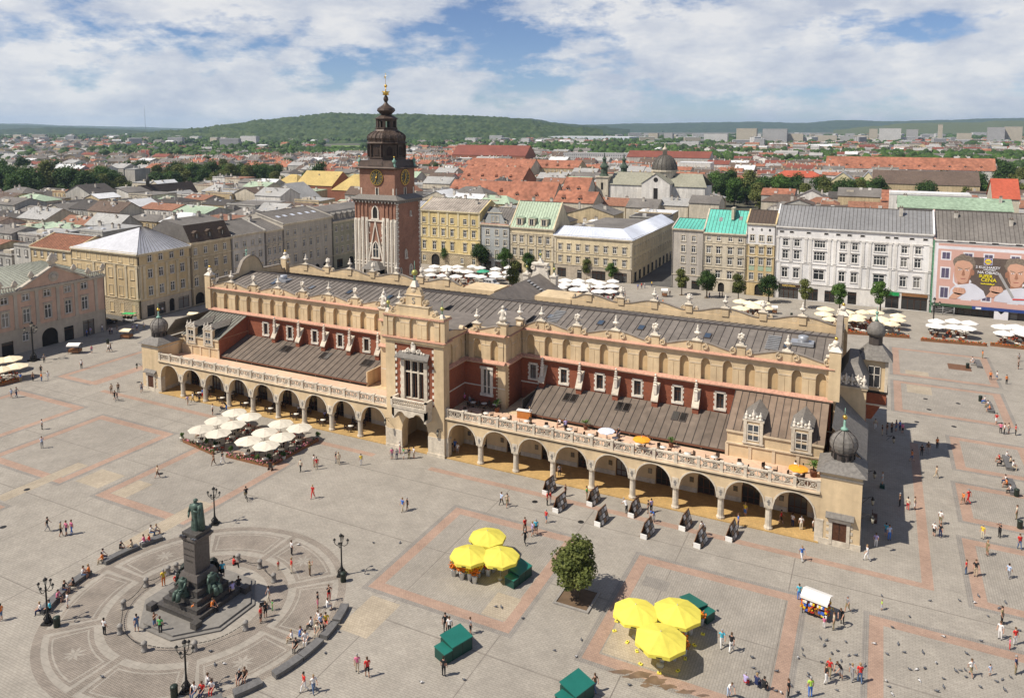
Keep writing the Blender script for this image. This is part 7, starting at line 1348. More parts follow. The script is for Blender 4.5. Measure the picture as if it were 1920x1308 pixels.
# bollards and chains
bpx = [(292, 1055), (264, 1096), (230, 1141), (237, 1183), (287, 1206), (367, 1202), (448, 1173), (525, 1087), (507, 1053), (462, 1037), (323, 1060)]
m = MB(); m.lathe([(.3, 0), (.3, .12), (.25, .16), (.24, .72), (.28, .76), (.28, .84), (.2, .92), (.13, 1.0), (.02, 1.04)], 10); bol = m.mesh('bollard', granite)
bang = sorted([(atan2(G(*q)[1]-MY, G(*q)[0]-MX), q) for q in bpx]); RB = 7.3; bp = []
for i, (a, q) in enumerate(bang):
    x, y = MX+RB*cos(a), MY+RB*sin(a); bp.append((x, y)); o = inst('bollard', bol, None, (x, y, 0.01)); tag(o, f'round granite bollard of the chain ring, {("left of the statue steps", "front left of the statue", "in front of the statue", "front right of the statue", "right of the statue steps", "right rear of the ring", "behind the pedestal on the right", "directly behind the pedestal", "behind the pedestal on the left", "left rear of the ring", "at the far left of the ring")[i]}', 'bollard', 'chain bollards around the monument')
for i, (p, q) in enumerate(zip(bp, bp[1:]+bp[:1])):
    if hypot(p[0]-q[0], p[1]-q[1]) > 6.5: continue
    m = MB(); pts = [Vector((p[0]+(q[0]-p[0])*k/12, p[1]+(q[1]-p[1])*k/12, .72-.42*(1-(2*k/12-1)**2))) for k in range(13)]
    for a, b in zip(pts, pts[1:]): m.tube(a, a.lerp(b, .8), .035, .035, 5)
    o = m.build('chain', iron); tag(o, f'sagging iron chain between bollards, {("first", "second", "third", "fourth", "fifth", "sixth", "seventh", "eighth", "ninth", "tenth", "eleventh")[i]} span anticlockwise from the left rear', 'chain', 'chains around the monument')
# lamps
def lamp_post(x, y, label, k=1.0, arms=4, rot=0.4):
    root = empty('street_lamp', (x, y, 0), rot, label, 'street lamp', 'cast iron street lamps on the square'); root.scale = (k, k, k)
    m = MB(); m.box(-.45, .45, -.45, .45, 0, .18); m.lathe([(.36, .18), (.32, .45), (.2, .6), (.17, .9), (.12, 1.0), (.085, 1.5), (.075, 3.6), (.11, 3.65), (.06, 3.8), (.05, 4.1)], 10); m.build('column', iron, root)
    for q in range(4): a = q*pi/2; m = MB(); m.path([(.3*cos(a), .3*sin(a), .2), (.42*cos(a), .42*sin(a), .45), (.2*cos(a), .2*sin(a), .8)], .06, 5); m.build('foot_scroll', iron, root)
    lg = M('lamp_glass', (0.42, 0.40, 0.34), rough=0.2, var=0.1)
    def lantern(px_, py_, z, s_=1.0):
        q = MB(); q.lathe([(.09*s_, z), (.17*s_, z+.32*s_)], 6, (px_, py_), 1, False); q.lathe([(.2*s_, z+.32*s_), (.16*s_, z+.42*s_), (.04*s_, z+.52*s_), (.02*s_, z+.62*s_)], 6, (px_, py_)); q.lathe([(.06*s_, z-.08*s_), (.1*s_, z)], 6, (px_, py_)); q.build('lantern', [iron, lg], root)
    lantern(0, 0, 4.1, 1.15)
    for q in range(arms):
        a = 2*pi*q/arms; m = MB(); m.path([(0, 0, 3.45), (.35*cos(a), .35*sin(a), 3.35), (.62*cos(a), .62*sin(a), 3.5), (.72*cos(a), .72*sin(a), 3.72)], .035, 5); m.build('arm', iron, root); lantern(.72*cos(a), .72*sin(a), 3.74, .8)
    return root
for (px, py), lab in (((641, 1078), 'branched iron lamp post right of the monument circle'), ((90, 1168), 'branched iron lamp post at the left of the monument circle'), ((350, 1295), 'branched iron lamp post at the front of the monument circle'), ((403, 982), 'branched iron lamp post behind the statue')): lamp_post(*G(px, py), lab)
lamp_post(*G(63, 676), 'tall iron lamp post before the pink palace', 1.75, 3, 0.2); lamp_post(*G(1749, 620), 'tall iron lamp post before the hoarding', 1.7, 3); lamp_post(*G(482, 570), 'tall lamp post beside the left gable of the hall', 1.5, 3)
# litter bins
m = MB(); m.lathe([(.28, 0), (.3, .08), (.3, .85), (.33, .9), (.3, 1.0), (.12, 1.08)], 12); m.box(-.12, .12, -.31, -.29, .72, .84, 1); binm = m.mesh('litter_bin', [M('bin_green', (0.02, 0.03, 0.022), rough=0.4), dark])
for (px, py), lab in (((641, 1082), 'beside the lamp right of the monument'), ((107, 1174), 'beside the lamp left of the monument'), ((327, 1305), 'beside the lamp at the front of the monument'), ((202, 644), 'on the pavement before the pink palace'), ((1838, 752), 'at the far bench on the right'), ((1814, 690), 'beside the farthest right bench'), ((1906, 930), 'at the lower end of the right bench'), ((1912, 990), 'at the right edge near the square corner'), ((1772, 562) if 0 else (1484, 594), 'on the roadway before the white palace')):
    x, y = G(px, py); x += .6 if px in (641,) else 0; o = inst('litter_bin', binm, None, (x, y-.5 if px == 641 else y, 0)); tag(o, 'dark green round litter bin '+lab, 'litter bin', 'litter bins')
# curved stone benches
bstone = M('bench_granite', (0.13, 0.125, 0.12), rough=0.5, var=0.2, scale=3)
def arc_bench(a, b, label, r=15.1):
    p, q = G(*a), G(*b); A, B = atan2(p[1]-MY, p[0]-MX), atan2(q[1]-MY, q[0]-MX); r = (hypot(p[0]-MX, p[1]-MY)+hypot(q[0]-MX, q[1]-MY))/2; r = min(max(r, 14.9), 16.2)
    if B-A > pi: B -= 2*pi
    if A-B > pi: A -= 2*pi
    m = MB(); n = 8
    vs = []; 
    for i in range(n+1):
        t = A+(B-A)*i/n
        for rr, z in ((r-.38, 0), (r+.38, 0), (r+.42, .46), (r-.42, .46)): vs.append((MX+rr*cos(t), MY+rr*sin(t), z+.008))
    fs = [(i*4+k, i*4+(k+1) % 4, i*4+4+(k+1) % 4, i*4+4+k) for i in range(n) for k in range(4)]+[(0, 1, 2, 3), (4*n, 4*n+1, 4*n+2, 4*n+3)]
    m.add(vs, fs); o = m.build('stone_bench', bstone); tag(o, label, 'bench', 'stone benches')
for a, b, lab in (((266, 1026), (303, 1008), 'short granite bench at the upper left of the circle'), ((190, 1056), (262, 1030), 'long curved granite bench at the upper left of the circle'), ((140, 1100), (180, 1078), 'curved granite bench at the left of the circle'), ((78, 1150), (136, 1106), 'curved granite bench beside the left lamp'), ((605, 1165), (634, 1138), 'curved granite bench at the right of the circle'), ((578, 1190), (604, 1168), 'granite bench with a seated group at the right of the circle'), ((543, 1224), (576, 1196), 'granite bench at the lower right of the circle'), ((494, 1250), (540, 1224), 'empty granite bench at the lower right of the circle'), ((430, 1284), (474, 1262), 'granite bench at the bottom of the circle'), ((366, 1308), (412, 1290), 'granite bench beside the front lamp')): arc_bench(a, b, lab)
def bench(px, py, ln, rz, lab):
    x, y = G(px, py); m = MB(); m.box(-ln/2, ln/2, -.4, .4, 0, .45); m.box(-ln/2-.04, ln/2+.04, -.44, .44, .38, .46); o = m.build('stone_bench', bstone, None, (x, y, 0), rz); tag(o, lab, 'bench', 'stone benches')
bench(1834, 684, 4.5, pi/2, 'long stone bench farthest back on the right'); bench(1855, 765, 5, pi/2, 'long stone bench in the middle distance on the right'); bench(1889, 870, 4.5, pi/2, 'long stone bench with many sitters on the right'); bench(1896, 915, 4.5, pi/2, 'nearest long stone bench at the right edge')
m = MB()
for z in (.45,): 
    for k in range(4): m.box(-.9, .9, -.28+k*.15, -.17+k*.15, z, z+.04)
for k in range(3): m.box(-.9, .9, .3, .34, .55+k*.14, .65+k*.14)
for q in (-.75, .75): m.box(q-.04, q+.04, -.25, .3, 0, .45); m.box(q-.04, q+.04, .27, .31, .4, .98)
o = m.build('park_bench', wood, None, (*G(1640, 975), 0), pi/2); tag(o, 'dark slatted bench in the shade of the right hand turret', 'bench')
# ================================================================ parasols
PCACHE = {}
def parasol_meshes(key, r, zr, zp, mat, valance=0.25, n=8):
    if key in PCACHE: return PCACHE[key]
    p = MB(); a0, a1 = -pi/n, pi/n
    A = (r*cos(a0), r*sin(a0), zr); B = (r*cos(a1), r*sin(a1), zr); mid = ((A[0]+B[0])/2*1.0, 0, zr+.05); top = (0, 0, zp); h1 = (A[0]*.5, A[1]*.5, zr+(zp-zr)*.55); h2 = (B[0]*.5, B[1]*.5, zr+(zp-zr)*.55); hm = (mid[0]*.5, 0, zr+(zp-zr)*.52)
    p.add([A, mid, B, h2, hm, h1, top], [(0, 1, 4, 5), (1, 2, 3, 4), (5, 4, 6), (4, 3, 6)])
    if valance: p.add([A, mid, B, (A[0], A[1], zr-valance), (mid[0], 0, zr-valance+.04), (B[0], B[1], zr-valance)], [(0, 1, 4, 3), (1, 2, 5, 4)])
    q = MB(); q.tube((0, 0, 0), (0, 0, zp+.12), .045, .04, 8); q.lathe([(.42, 0), (.42, .08), (.12, .14)], 10)
    for k in range(n): a = 2*pi*(k+.5)/n; q.tube((0, 0, zp-.1), (r*.98*cos(a), r*.98*sin(a), zr-.02), .018, .014, 4)
    PCACHE[key] = (p.mesh('canopy_panel', mat), q.mesh('pole', M('parasol_pole', (0.45, 0.42, 0.36), rough=0.5, var=0.1)), n); return PCACHE[key]
def parasol(key, x, y, label, group, rz=0.0, sc=1.0, tilt=0.0):
    p, q, n = PCACHE[key]; o = empty('parasol', (x, y, 0), rz, label, 'parasol', group); o.scale = (sc, sc, 1)
    for k in range(n): inst('canopy_panel', p, o, (0, 0, 0), 2*pi*k/n)
    inst('pole', q, o)
    if key == 'yellow':
        for k in (0, 3, 5, 6): a = 2*pi*k/n; inst('valance_print', VP_, o, (2.565*cos(a), 2.565*sin(a), 2.32), a)
    return o
vm_ = MB(); vm_.box(0, .012, -.3, .3, -.05, .06); VP_ = vm_.mesh('valance_print', iron)
clothy = sheer(M('yellow_canvas', (0.92, 0.81, 0.13), rough=0.8, var=0.08, rnd=0.05)); clothc = sheer(M('cream_canvas', (0.74, 0.68, 0.56), rough=0.85, var=0.08, rnd=0.05), .2); clothw = M('white_canvas', (0.82, 0.79, 0.74), rough=0.85, var=0.05, rnd=0.05); clotht = M('buff_canvas', (0.80, 0.68, 0.47), rough=0.85, var=0.06, rnd=0.05)
parasol_meshes('yellow', 2.75, 2.5, 3.25, clothy, .32); parasol_meshes('cream', 1.95, 2.3, 2.85, clothc, .0); parasol_meshes('white', 2.1, 2.4, 3.1, clothw, .15); parasol_meshes('buff', 2.1, 2.4, 3.1, clotht, .15); parasol_meshes('green', 2.1, 2.4, 3.1, M('green_canvas', (0.06, 0.33, 0.20)), .15); parasol_meshes('orange', 1.15, 2.0, 2.35, M('orange_canvas', (0.80, 0.34, 0.03)), 0.08); parasol_meshes('small_white', 1.15, 2.0, 2.35, M('pale_blue_canvas', (0.66, 0.70, 0.80)), 0.08)
YP = {}
for (px, py), sc, lab in (((914, 1010), 1.0, 'yellow octagonal market parasol at the back of the left flower stall'), ((880, 1043), 1.0, 'yellow octagonal market parasol at the left of the left flower stall'), ((938, 1046), 1.0, 'yellow octagonal market parasol beside the green boxes of the left stall'), ((1192, 1149), 1.0, 'yellow octagonal market parasol at the left of the right flower stall'), ((1270, 1150), 1.06, 'yellow octagonal market parasol at the right of the right flower stall'), ((1239, 1200), 1.08, 'nearest yellow octagonal market parasol of the right flower stall')):
    sc *= .82 if px < 1000 else .86; x, y = G(px, py-9, 2.85); YP[(px, py)] = (x, y); parasol('yellow', x, y, lab, 'yellow market parasols', 0.2, sc*.93)
# green market boxes
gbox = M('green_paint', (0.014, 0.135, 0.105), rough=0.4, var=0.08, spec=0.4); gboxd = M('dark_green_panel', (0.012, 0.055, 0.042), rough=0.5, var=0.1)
def kiosk(px, py, rz, lab, w=2.2, d=1.5, h=1.15):
    x, y = G(px, py); root = empty('market_box', (x, y, 0), rz, lab, 'market box', 'green market boxes')
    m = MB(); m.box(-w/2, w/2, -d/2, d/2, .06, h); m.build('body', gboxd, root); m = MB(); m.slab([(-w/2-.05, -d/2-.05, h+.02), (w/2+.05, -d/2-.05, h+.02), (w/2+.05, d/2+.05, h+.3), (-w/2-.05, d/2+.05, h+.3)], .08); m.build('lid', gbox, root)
    m = MB(); m.box(-w/2-.9, -w/2-.02, -d/2, d/2-.3, .06, h*.8); m.box(-w/2-.95, -w/2+.0, -d/2-.05, d/2-.25, h*.8, h*.8+.06, 1); m.build('side_locker', [gboxd, gbox], root)
    for k in range(3): m = MB(); m.box(-.012, .012, -d/2-.02, -d/2, .08, h-.02); m.build('panel_seam', iron, root, (-w/2+w*k/2*.98+.02, 0, 0))
    return root
kiosk(975, 1083, 1.35, 'green market box at the right of the left flower stall'); kiosk(856, 1218, 1.2, 'closed green market box with stepped lid standing alone', 2.3, 1.8, 1.3); kiosk(1082, 1308, 1.2, 'green market box cut by the bottom edge of the picture', 2.3, 1.8, 1.3); kiosk(1300, 1148, 2.7, 'green market box behind the right flower stall')
bm_ = MB(); bm_.lathe([(.15, 0), (.21, .5), (.23, .52)], 9); bm_.lathe([(.2, .47), (.02, .48)], 9, mi=1); bucket = bm_.mesh('bucket', [white, dark])
fl = [M('flower_orange', (0.62, 0.16, 0.015)), M('flower_red', (0.45, 0.03, 0.02)), M('flower_yellow', (0.75, 0.50, 0.02)), M('flower_pink', (0.6, 0.2, 0.25))]
def bouquet_mesh(k):
    q = random.Random(k); m = MB()
    for i in range(60):
        a, t = q.uniform(0, 6.28), q.random(); r_ = .36*sqrt(q.random()); z = .6+.35*q.random(); m.ball((r_*cos(a), r_*sin(a), z), q.uniform(.04, .075), 5, 4, 0)
        if i % 2: m.tube((r_*.3*cos(a), r_*.3*sin(a), .45), (r_*cos(a), r_*sin(a), z), .015, .01, 3, 1)
        if i % 3 == 0: b = r_*1.1; m.add([(b*cos(a), b*sin(a), z-.12), (b*cos(a+.4), b*sin(a+.4), z-.05), (b*1.3*cos(a+.2), b*1.3*sin(a+.2), z)], [(0, 1, 2)], 1)
    return m.mesh('bouquet', [fl[k % 4], leaf_a])
bq = [bouquet_mesh(k) for k in range(4)]
def flower_bucket(px, py, k, lab, sc=1.3):
    x, y = G(px, py); o = empty('flower_bucket', (x, y, 0.0), random.uniform(0, 6), lab, 'flowers', 'flower buckets of the market stalls'); o.scale = (sc, sc, sc); inst('bucket', bucket, o); inst('bouquet', bq[k], o)
for i, (px, py, k) in enumerate(((851, 1079, 0), (866, 1085, 0), (881, 1086, 2), (890, 1092, 0), (866, 1070, 1), (874, 1076, 0), (890, 1074, 1), (897, 1080, 2), (905, 1072, 0), (915, 1078, 1), (884, 1066, 0), (900, 1063, 3), (925, 1070, 3), (920, 1060, 0))): flower_bucket(px, py, k, f'white bucket of {("orange", "red", "yellow", "pink")[k]} flowers under the left yellow parasols, {("outermost left", "second at the left edge", "tall one in front", "frontmost", "left rear", "left middle", "centre left", "centre", "middle", "right of centre", "back left", "back centre", "right", "back right")[i]}', 1.5)
for i, (px, py, k) in enumerate(((1241, 1240, 1), (1253, 1238, 0), (1264, 1236, 2), (1283, 1228, 0), (1284, 1190, 1), (1294, 1188, 3), (1308, 1172, 2), (1315, 1171, 0), (1205, 1182, 1), (1280, 1215, 0))): flower_bucket(px, py, k, f'white bucket of {("orange", "red", "yellow", "pink")[k]} flowers at the right flower stall, {("frontmost", "second from the front", "third from the front", "under the front right rim", "under the right parasol", "inner right", "by the green box", "rightmost", "leftmost", "in the middle")[i]}')
ybm = MB(); ybm.box(-.18, .18, -.12, .12, 0, .12); ybm.box(-.05, .05, -.05, .05, .12, .16, 1); yb = ybm.mesh('yellow_block', [clothy, dark])
for i, (px, py) in enumerate(((1156, 1165), (1152, 1183), (1176, 1204), (1194, 1221), (1201, 1245), (1236, 1262), (1271, 1258), (1285, 1235), (1302, 1210), (1318, 1189))): o = inst('weight_block', yb, None, (*G(px, py), 0.006), i*.7); tag(o, f'small yellow floor weight on the paving round the right stall, {("first", "second", "third", "fourth", "fifth", "sixth", "seventh", "eighth", "ninth", "tenth")[i]} from its left corner', 'floor weight', 'yellow floor weights')
# planter tree
pm_ = MB(); (ax_, ay_) = -27.6, -24.0
for x0, x1, y0, y1 in ((-1.9, 1.9, -1.9, -1.65), (-1.9, 1.9, 1.65, 1.9), (-1.9, -1.65, -1.65, 1.65), (1.65, 1.9, -1.65, 1.65)): pm_.box(x0, x1, y0, y1, 0, .16)
pm_.box(-1.65, 1.65, -1.65, 1.65, 0.0, .07, 1); o = pm_.build('tree_planter', [granite, MATS['soil']], None, (-25.9, -22.1, 0.001)); tag(o, 'square stone edged soil bed round the tree between the flower stalls', 'planter')
ot = tree('olive', -25.9, -22.1, 'single olive green tree between the two flower stalls', None, .92); ot.scale = (1.1, 1.1, .92)
# picture stands
pics = [M('picture_pale', (0.66, 0.64, 0.6), var=0.35, scale=6), M('picture_dark', (0.3, 0.29, 0.27), var=0.5, scale=6), M('picture_brown', (0.25, 0.17, 0.11), var=0.4, scale=6)]
def picture_stand(px, py, lab, big=1.0):
    x, y = G(px, py); root = empty('picture_stand', (x, y, 0), -0.12, lab, 'display stand', 'picture stands before the arcade')
    for s_ in (-1, 1):
        m = MB(); T = Matrix.Translation((s_*.55, 0, 0)) @ Matrix.Rotation(-s_*radians(17), 4, 'Y'); m.box(-.03, .03, -1.05, 1.05, .05, 1.95, 0, T); m.build('panel', woodl if s_ < 0 else M('stand_black', (0.03, 0.028, 0.026)), root)
        for i in range(3):
            for j in range(3):
                q = MB(); yy, zz_ = -.68+i*.68, .38+j*.58; q.box(.035*s_-.012, .035*s_+.012, yy-.28, yy+.28, zz_-.24, zz_+.24, 0, T); q.build('picture', pics[(i*2+j+int(px)) % 3], root)
    m = MB(); m.box(-.4, .4, -1.25, -1.1, 0, .55); m.build('front_board', white, root); return root
for i, (px, py) in enumerate(((1030, 920), (1050, 953), (1113, 941), (1128, 978), (1190, 962), (1214, 1001), (1285, 986), (1313, 1018), (1372, 1006))): picture_stand(px, py, 'folding stand hung with small pictures, '+('leftmost, nearest the columns', 'second from the left', 'third from the left', 'front one in the middle left', 'fifth from the left near a column', 'front one with white board in the centre', 'third from the right', 'second from the right, brown', 'rightmost')[i])
# ================================================================ cafe furniture
rattan = M('dark_rattan', (0.07, 0.045, 0.03), rough=0.7, var=0.25, scale=8); redc = M('red_cushion', (0.42, 0.045, 0.025), rough=0.8); tcl = M('table_cloth', (0.70, 0.66, 0.58), rough=0.8)
def chair_meshes(mat, cush):
    m = MB(); m.box(-.24, .24, -.24, .24, .40, .46); s = m.mesh('seat', cush); m = MB(); m.box(-.24, .24, .2, .26, .46, .92); m.box(-.27, -.22, -.2, .24, .62, .67); m.box(.22, .27, -.2, .24, .62, .67); b = m.mesh('backrest', mat); m = MB(); m.box(-.025, .025, -.025, .025, 0, .42); l = m.mesh('leg', mat); return s, b, l
CH = chair_meshes(rattan, redc), chair_meshes(rattan, rattan)
def chair(x, y, z, rz, kind, label, group):
    s, b, l = CH[kind]; o = empty('cafe_chair', (x, y, z), rz, label, 'chair', group); inst('seat', s, o); inst('backrest', b, o)
    for q in ((-.2, -.2), (.2, -.2), (-.2, .2), (.2, .2)): inst('leg', l, o, (*q, 0))
m = MB(); m.lathe([(.45, .72), (.45, .76)], 12); tt = m.mesh('table_top', tcl); m = MB(); m.lathe([(.05, .05), (.04, .72)], 7); m.lathe([(.25, 0), (.22, .05)], 8); tl_ = m.mesh('leg', iron)
def table(x, y, z, label, group): o = empty('cafe_table', (x, y, z), 0, label, 'table', group); inst('table_top', tt, o); inst('leg', tl_, o)
CP = [(439, 773), (467, 781), (407, 788), (437, 796), (377, 804), (409, 812), (526, 794), (561, 802), (496, 810), (529, 819), (465, 826), (499, 835)]
pw = ['farthest left in the back row', 'second in the back row', 'left of the second row', 'middle of the left block', 'leftmost', 'front of the left block', 'back of the right block', 'rightmost', 'left middle of the right block', 'right middle of the right block', 'left front of the right block', 'frontmost']
for i, (px, py) in enumerate(CP):
    x, y = G(px, py, 2.35); parasol('cream', x, y, f'cream cafe parasol by the left arcade, {pw[i]}', 'cream parasols of the arcade cafe', .3)
    table(x+.3, y-.55, 0, f'cafe table under the cream parasol that is {pw[i]}', 'tables of the arcade cafe')
    for k in range(4): a = k*pi/2+.6; chair(x+.3+.78*cos(a), y-.55+.78*sin(a), 0, a-pi/2, 0, f'red cushioned rattan chair under the cream parasol that is {pw[i]}', f'chairs under the cream parasol that is {pw[i]}')
def planter_box(p, q, n, label, mats, h=.55):
    p, q = Vector((*p, 0)), Vector((*q, 0)); d = q-p; rz = atan2(d.y, d.x); L_ = d.length; root = empty('flower_trough', tuple(p), rz, label, 'planter', 'flower troughs of the cafes')
    m = MB(); m.box(0, L_, -.2, .2, 0, h*.7); m.build('trough', woodl, root); m = MB(); g_ = random.Random(int(L_*100))
    for k in range(int(L_*26)): m.ball((g_.uniform(0, L_), g_.gauss(0, .14), h*.7+abs(g_.gauss(0, .14))), g_.uniform(.05, .11), 5, 4, g_.choice((0, 0, 1, 1, 2)))
    m.build('flower_mass', mats, root)['kind'] = 'stuff'; return root
fmix = [leaf_a, fl[0], fl[1]]
for a, b, lab in (((345, 828), (400, 852), 'flower trough along the left front edge of the arcade cafe'), ((425, 856), (508, 876), 'flower trough along the front edge of the arcade cafe'), ((512, 872), (596, 826), 'flower trough along the right edge of the arcade cafe')): planter_box(G(*a), G(*b), 8, lab, [leaf_a, fl[3], leaf_b])
for i, (px, py) in enumerate(((403, 842), (434, 851), (505, 866), (532, 862), (595, 824), (341, 826), (387, 836), (484, 868))):
    x, y = G(px, py); root = empty('potted_shrub', (x, y, 0), 0, 'round green shrub in pale tub on the cafe edge, '+('left front', 'middle front', 'front corner', 'right of the corner', 'right rear', 'far left', 'second from the left', 'next to the front corner')[i], 'potted plant', 'tubs of the arcade cafe'); m = MB(); m.lathe([(.22, 0), (.3, .5), (.32, .55)], 9); m.build('pot', stonew, root); inst('foliage', crown_mesh('foliage', 40+i, .48, .8, .45, 6, 260, .09, leaf_a), root)
m = MB(); m.box(-.35, .35, -.03, .03, .3, 1.25, 0); m.box(-.3, .3, -.045, -.03, .38, 1.15, 1); m.box(-.35, -.3, -.2, .2, 0, .3); m.box(.3, .35, -.2, .2, 0, .3); o = m.build('menu_board', [wood, dark], None, (*G(507, 881), 0)); tag(o, 'dark menu board on the paving before the arcade cafe', 'menu board')
# tables under the left arcade
for k in range(7):
    x = XC-U0-BAY*(k+1.5); 
    for j, yy in enumerate((1.6, 3.6)):
        table(x, yy, .12, f'cafe table inside the left arcade, {("front", "rear")[j]}, arch {("first", "second", "third", "fourth", "fifth", "sixth", "seventh")[k]} from the pavilion side', 'tables inside the left arcade')
        for q in range(4): a = q*pi/2+.4; chair(x+.8*cos(a), yy+.8*sin(a), .12, a-pi/2, 1, f'dark rattan chair in the left arcade, {("front", "rear")[j]} table, {("first", "second", "third", "fourth", "fifth", "sixth", "seventh")[k]} set from the pavilion', f'arcade chairs set {k} {j}')
# roof terrace
for k in range(15):
    x = XC+U0+2.2+k*3.25; yy = 1.9+.5*(k % 2)
    if x > -5.5: break
    wh = f'{("first", "second", "third", "fourth", "fifth", "sixth", "seventh", "eighth", "ninth", "tenth", "eleventh", "twelfth", "thirteenth", "fourteenth", "fifteenth")[k]} from the pavilion'
    table(x, yy, 6.08, f'round table on the roof terrace, {wh}', 'tables on the roof terrace')
    for q in range(3): a = q*2.1+.5*k; chair(x+.8*cos(a), yy+.8*sin(a), 6.08, a-pi/2, 1, f'rattan chair at the roof terrace table that is {wh}', f'terrace chairs at table {wh}')
for k in range(3):
    x = XC+U0+1.6+k*1.7; table(x, 5.4+.3*k, 6.08, f'shaded terrace table beside the pavilion wall, {("left", "middle", "right")[k]}', 'tables on the roof terrace')
    for q in range(3): a = q*2.1+k; chair(x+.7*cos(a), 5.4+.3*k+.7*sin(a), 6.08, a-pi/2, 1, f'dark chair at the shaded terrace table on the {("left", "middle", "right")[k]}', f'shaded terrace chairs {k}')
x, y = G(1137, 806, 8.2); o = parasol('small_white', x, y, 'small pale blue parasol on the roof terrace', None); o.location.z = 6.08
x, y = G(1203, 822, 8.2); o = parasol('orange', x, y, 'small orange parasol in the middle of the roof terrace', None); o.location.z = 6.08
x, y = G(1497, 876, 8.2); o = parasol('orange', x, y, 'small orange parasol at the turret end of the roof terrace', None); o.location.z = 6.08
def palm(px, py, z, sc, lab):
    x, y = G(px, py, z); root = empty('potted_palm', (x, y, z), 0, lab, 'potted plant', 'palms on the roof terrace'); root.scale = (sc,)*3; m = MB(); m.lathe([(.25, 0), (.36, .55), (.38, .6)], 9); m.build('pot', M('clay_pot', (0.16, 0.065, 0.035)), root); m = MB(); m.tube((0, 0, .5), (0, 0, 1.1), .08, .06, 6); m.build('stem', bark, root); m = MB(); g_ = random.Random(int(px))
    for k in range(26):
        a = g_.uniform(0, 6.28); e = g_.uniform(.1, 1.2); L_ = g_.uniform(.7, 1.1); p0 = Vector((0, 0, 1.05)); p1 = p0+Vector((cos(a)*cos(e), sin(a)*cos(e), sin(e)))*L_*.6; p2 = p1+Vector((cos(a)*.5, sin(a)*.5, -.15))*L_*.7; s_ = Vector((-sin(a), cos(a), 0))*.06
        m.add([p0-s_, p0+s_, p1+s_, p1-s_, p2], [(0, 1, 2, 3), (3, 2, 4)])
    m.build('frond_tuft', leaf_a, root)
for q in ((1525, 893, 6.08, 1.3, 'palm in a clay pot beside the right hand turret'), (932, 772, 6.08, 1.2, 'palm in the corner by the transept wall'), (1098, 805, 6.08, .9, 'small palm at the middle of the terrace'), (1258, 838, 6.08, .9, 'small palm towards the right of the terrace')): palm(*q)
m = MB(); m.box(-1.0, 1.0, -.35, .35, 0, 1.1); m.box(-1.1, 1.1, -.4, .4, 1.1, 1.18, 1); o = m.build('bar_counter', [M('orange_wood', (0.45, 0.17, 0.04)), white], None, (*G(983, 783, 6.1), 6.08), .1); tag(o, 'orange wooden waiter counter at the left end of the roof terrace', 'counter')
# far side cafes
RG = 'parasols of the cafes on the far side'
def far_cafe(quad_, rows, cols, key, lab, green=None):
    A, B, C_, D_ = [Vector((*G(*q, 2.4), 0)) for q in quad_]; k = 0
    for i in range(rows):
        for j in range(cols):
            u_, v_ = (j+.5+random.uniform(-.28, .28))/cols, (i+.5+random.uniform(-.3, .3))/rows; p = A.lerp(B, u_).lerp(D_.lerp(C_, u_), v_); k += 1
            rn, cn = ('front', 'second', 'third')[i], ('first', 'second', 'third', 'fourth', 'fifth', 'sixth', 'seventh')[j]
            parasol('green' if green == k else key, p.x, p.y, f'{"green" if green == k else "white" if key == "white" else "cream"} parasol, {lab}, {rn} row, {cn} from left', RG, random.uniform(0, .8), random.uniform(.85, 1.1))
    m = MB(); g_ = random.Random(len(lab))
    for q in range(rows*cols*5):
        p = A.lerp(B, g_.random()).lerp(D_.lerp(C_, g_.random()), g_.random()); rz = g_.uniform(0, 6.28); T = Matrix.Translation((p.x, p.y, 0)) @ Matrix.Rotation(rz, 4, 'Z')
        if q % 4 == 0: m.box(-.45, .45, -.45, .45, .7, .76, 2, T); m.box(-.04, .04, -.04, .04, 0, .7, 0, T)
        else: m.box(-.24, .24, -.24, .24, .4, .46, 1, T); m.box(-.24, .24, .2, .26, .46, .95, 0, T); m.box(-.22, -.17, -.22, .22, 0, .4, 0, T); m.box(.17, .22, -.22, .22, 0, .4, 0, T)
    o = m.build('cafe_seating', [woodl, redc, tcl]); o['kind'] = 'stuff'; o['label'] = 'crowded chairs and tables of the '+lab
    for a, b, sd_ in ((A, B, 'front'),):
        u = (b-a).normalized(); planter_box((a-u*1.2+Vector((0, -1.6, 0)))[:2], (b+u*1.2+Vector((0, -1.6, 0)))[:2], 10, f'orange flower trough along the {lab}', fmix, .8)
far_cafe([(800, 520), (962, 524), (965, 499), (800, 494)], 3, 7, 'white', 'cafe before the yellow palace', 12)
far_cafe([(1040, 541), (1160, 553), (1165, 526), (1045, 520)], 3, 5, 'white', 'cafe before the cream corner house')
far_cafe([(1378, 581), (1445, 584), (1438, 562), (1375, 559)], 2, 3, 'buff', 'small cafe before the ochre house')
far_cafe([(1533, 600), (1695, 611), (1690, 588), (1535, 574)], 3, 5, 'buff', 'cafe before the white palace')
far_cafe([(1738, 617), (1838, 625), (1832, 602), (1738, 594)], 2, 3, 'white', 'left cafe before the hoarding')
far_cafe([(1868, 626), (1945, 634), (1945, 608), (1868, 604)], 2, 3, 'white', 'right cafe before the hoarding')
far_cafe([(-30, 706), (38, 690), (30, 664), (-30, 672)], 2, 3, 'buff', 'cafe at the left edge')
far_cafe([(552, 535), (668, 528), (668, 514), (560, 518)], 2, 5, 'white', 'cafe at the left foot of the tower')
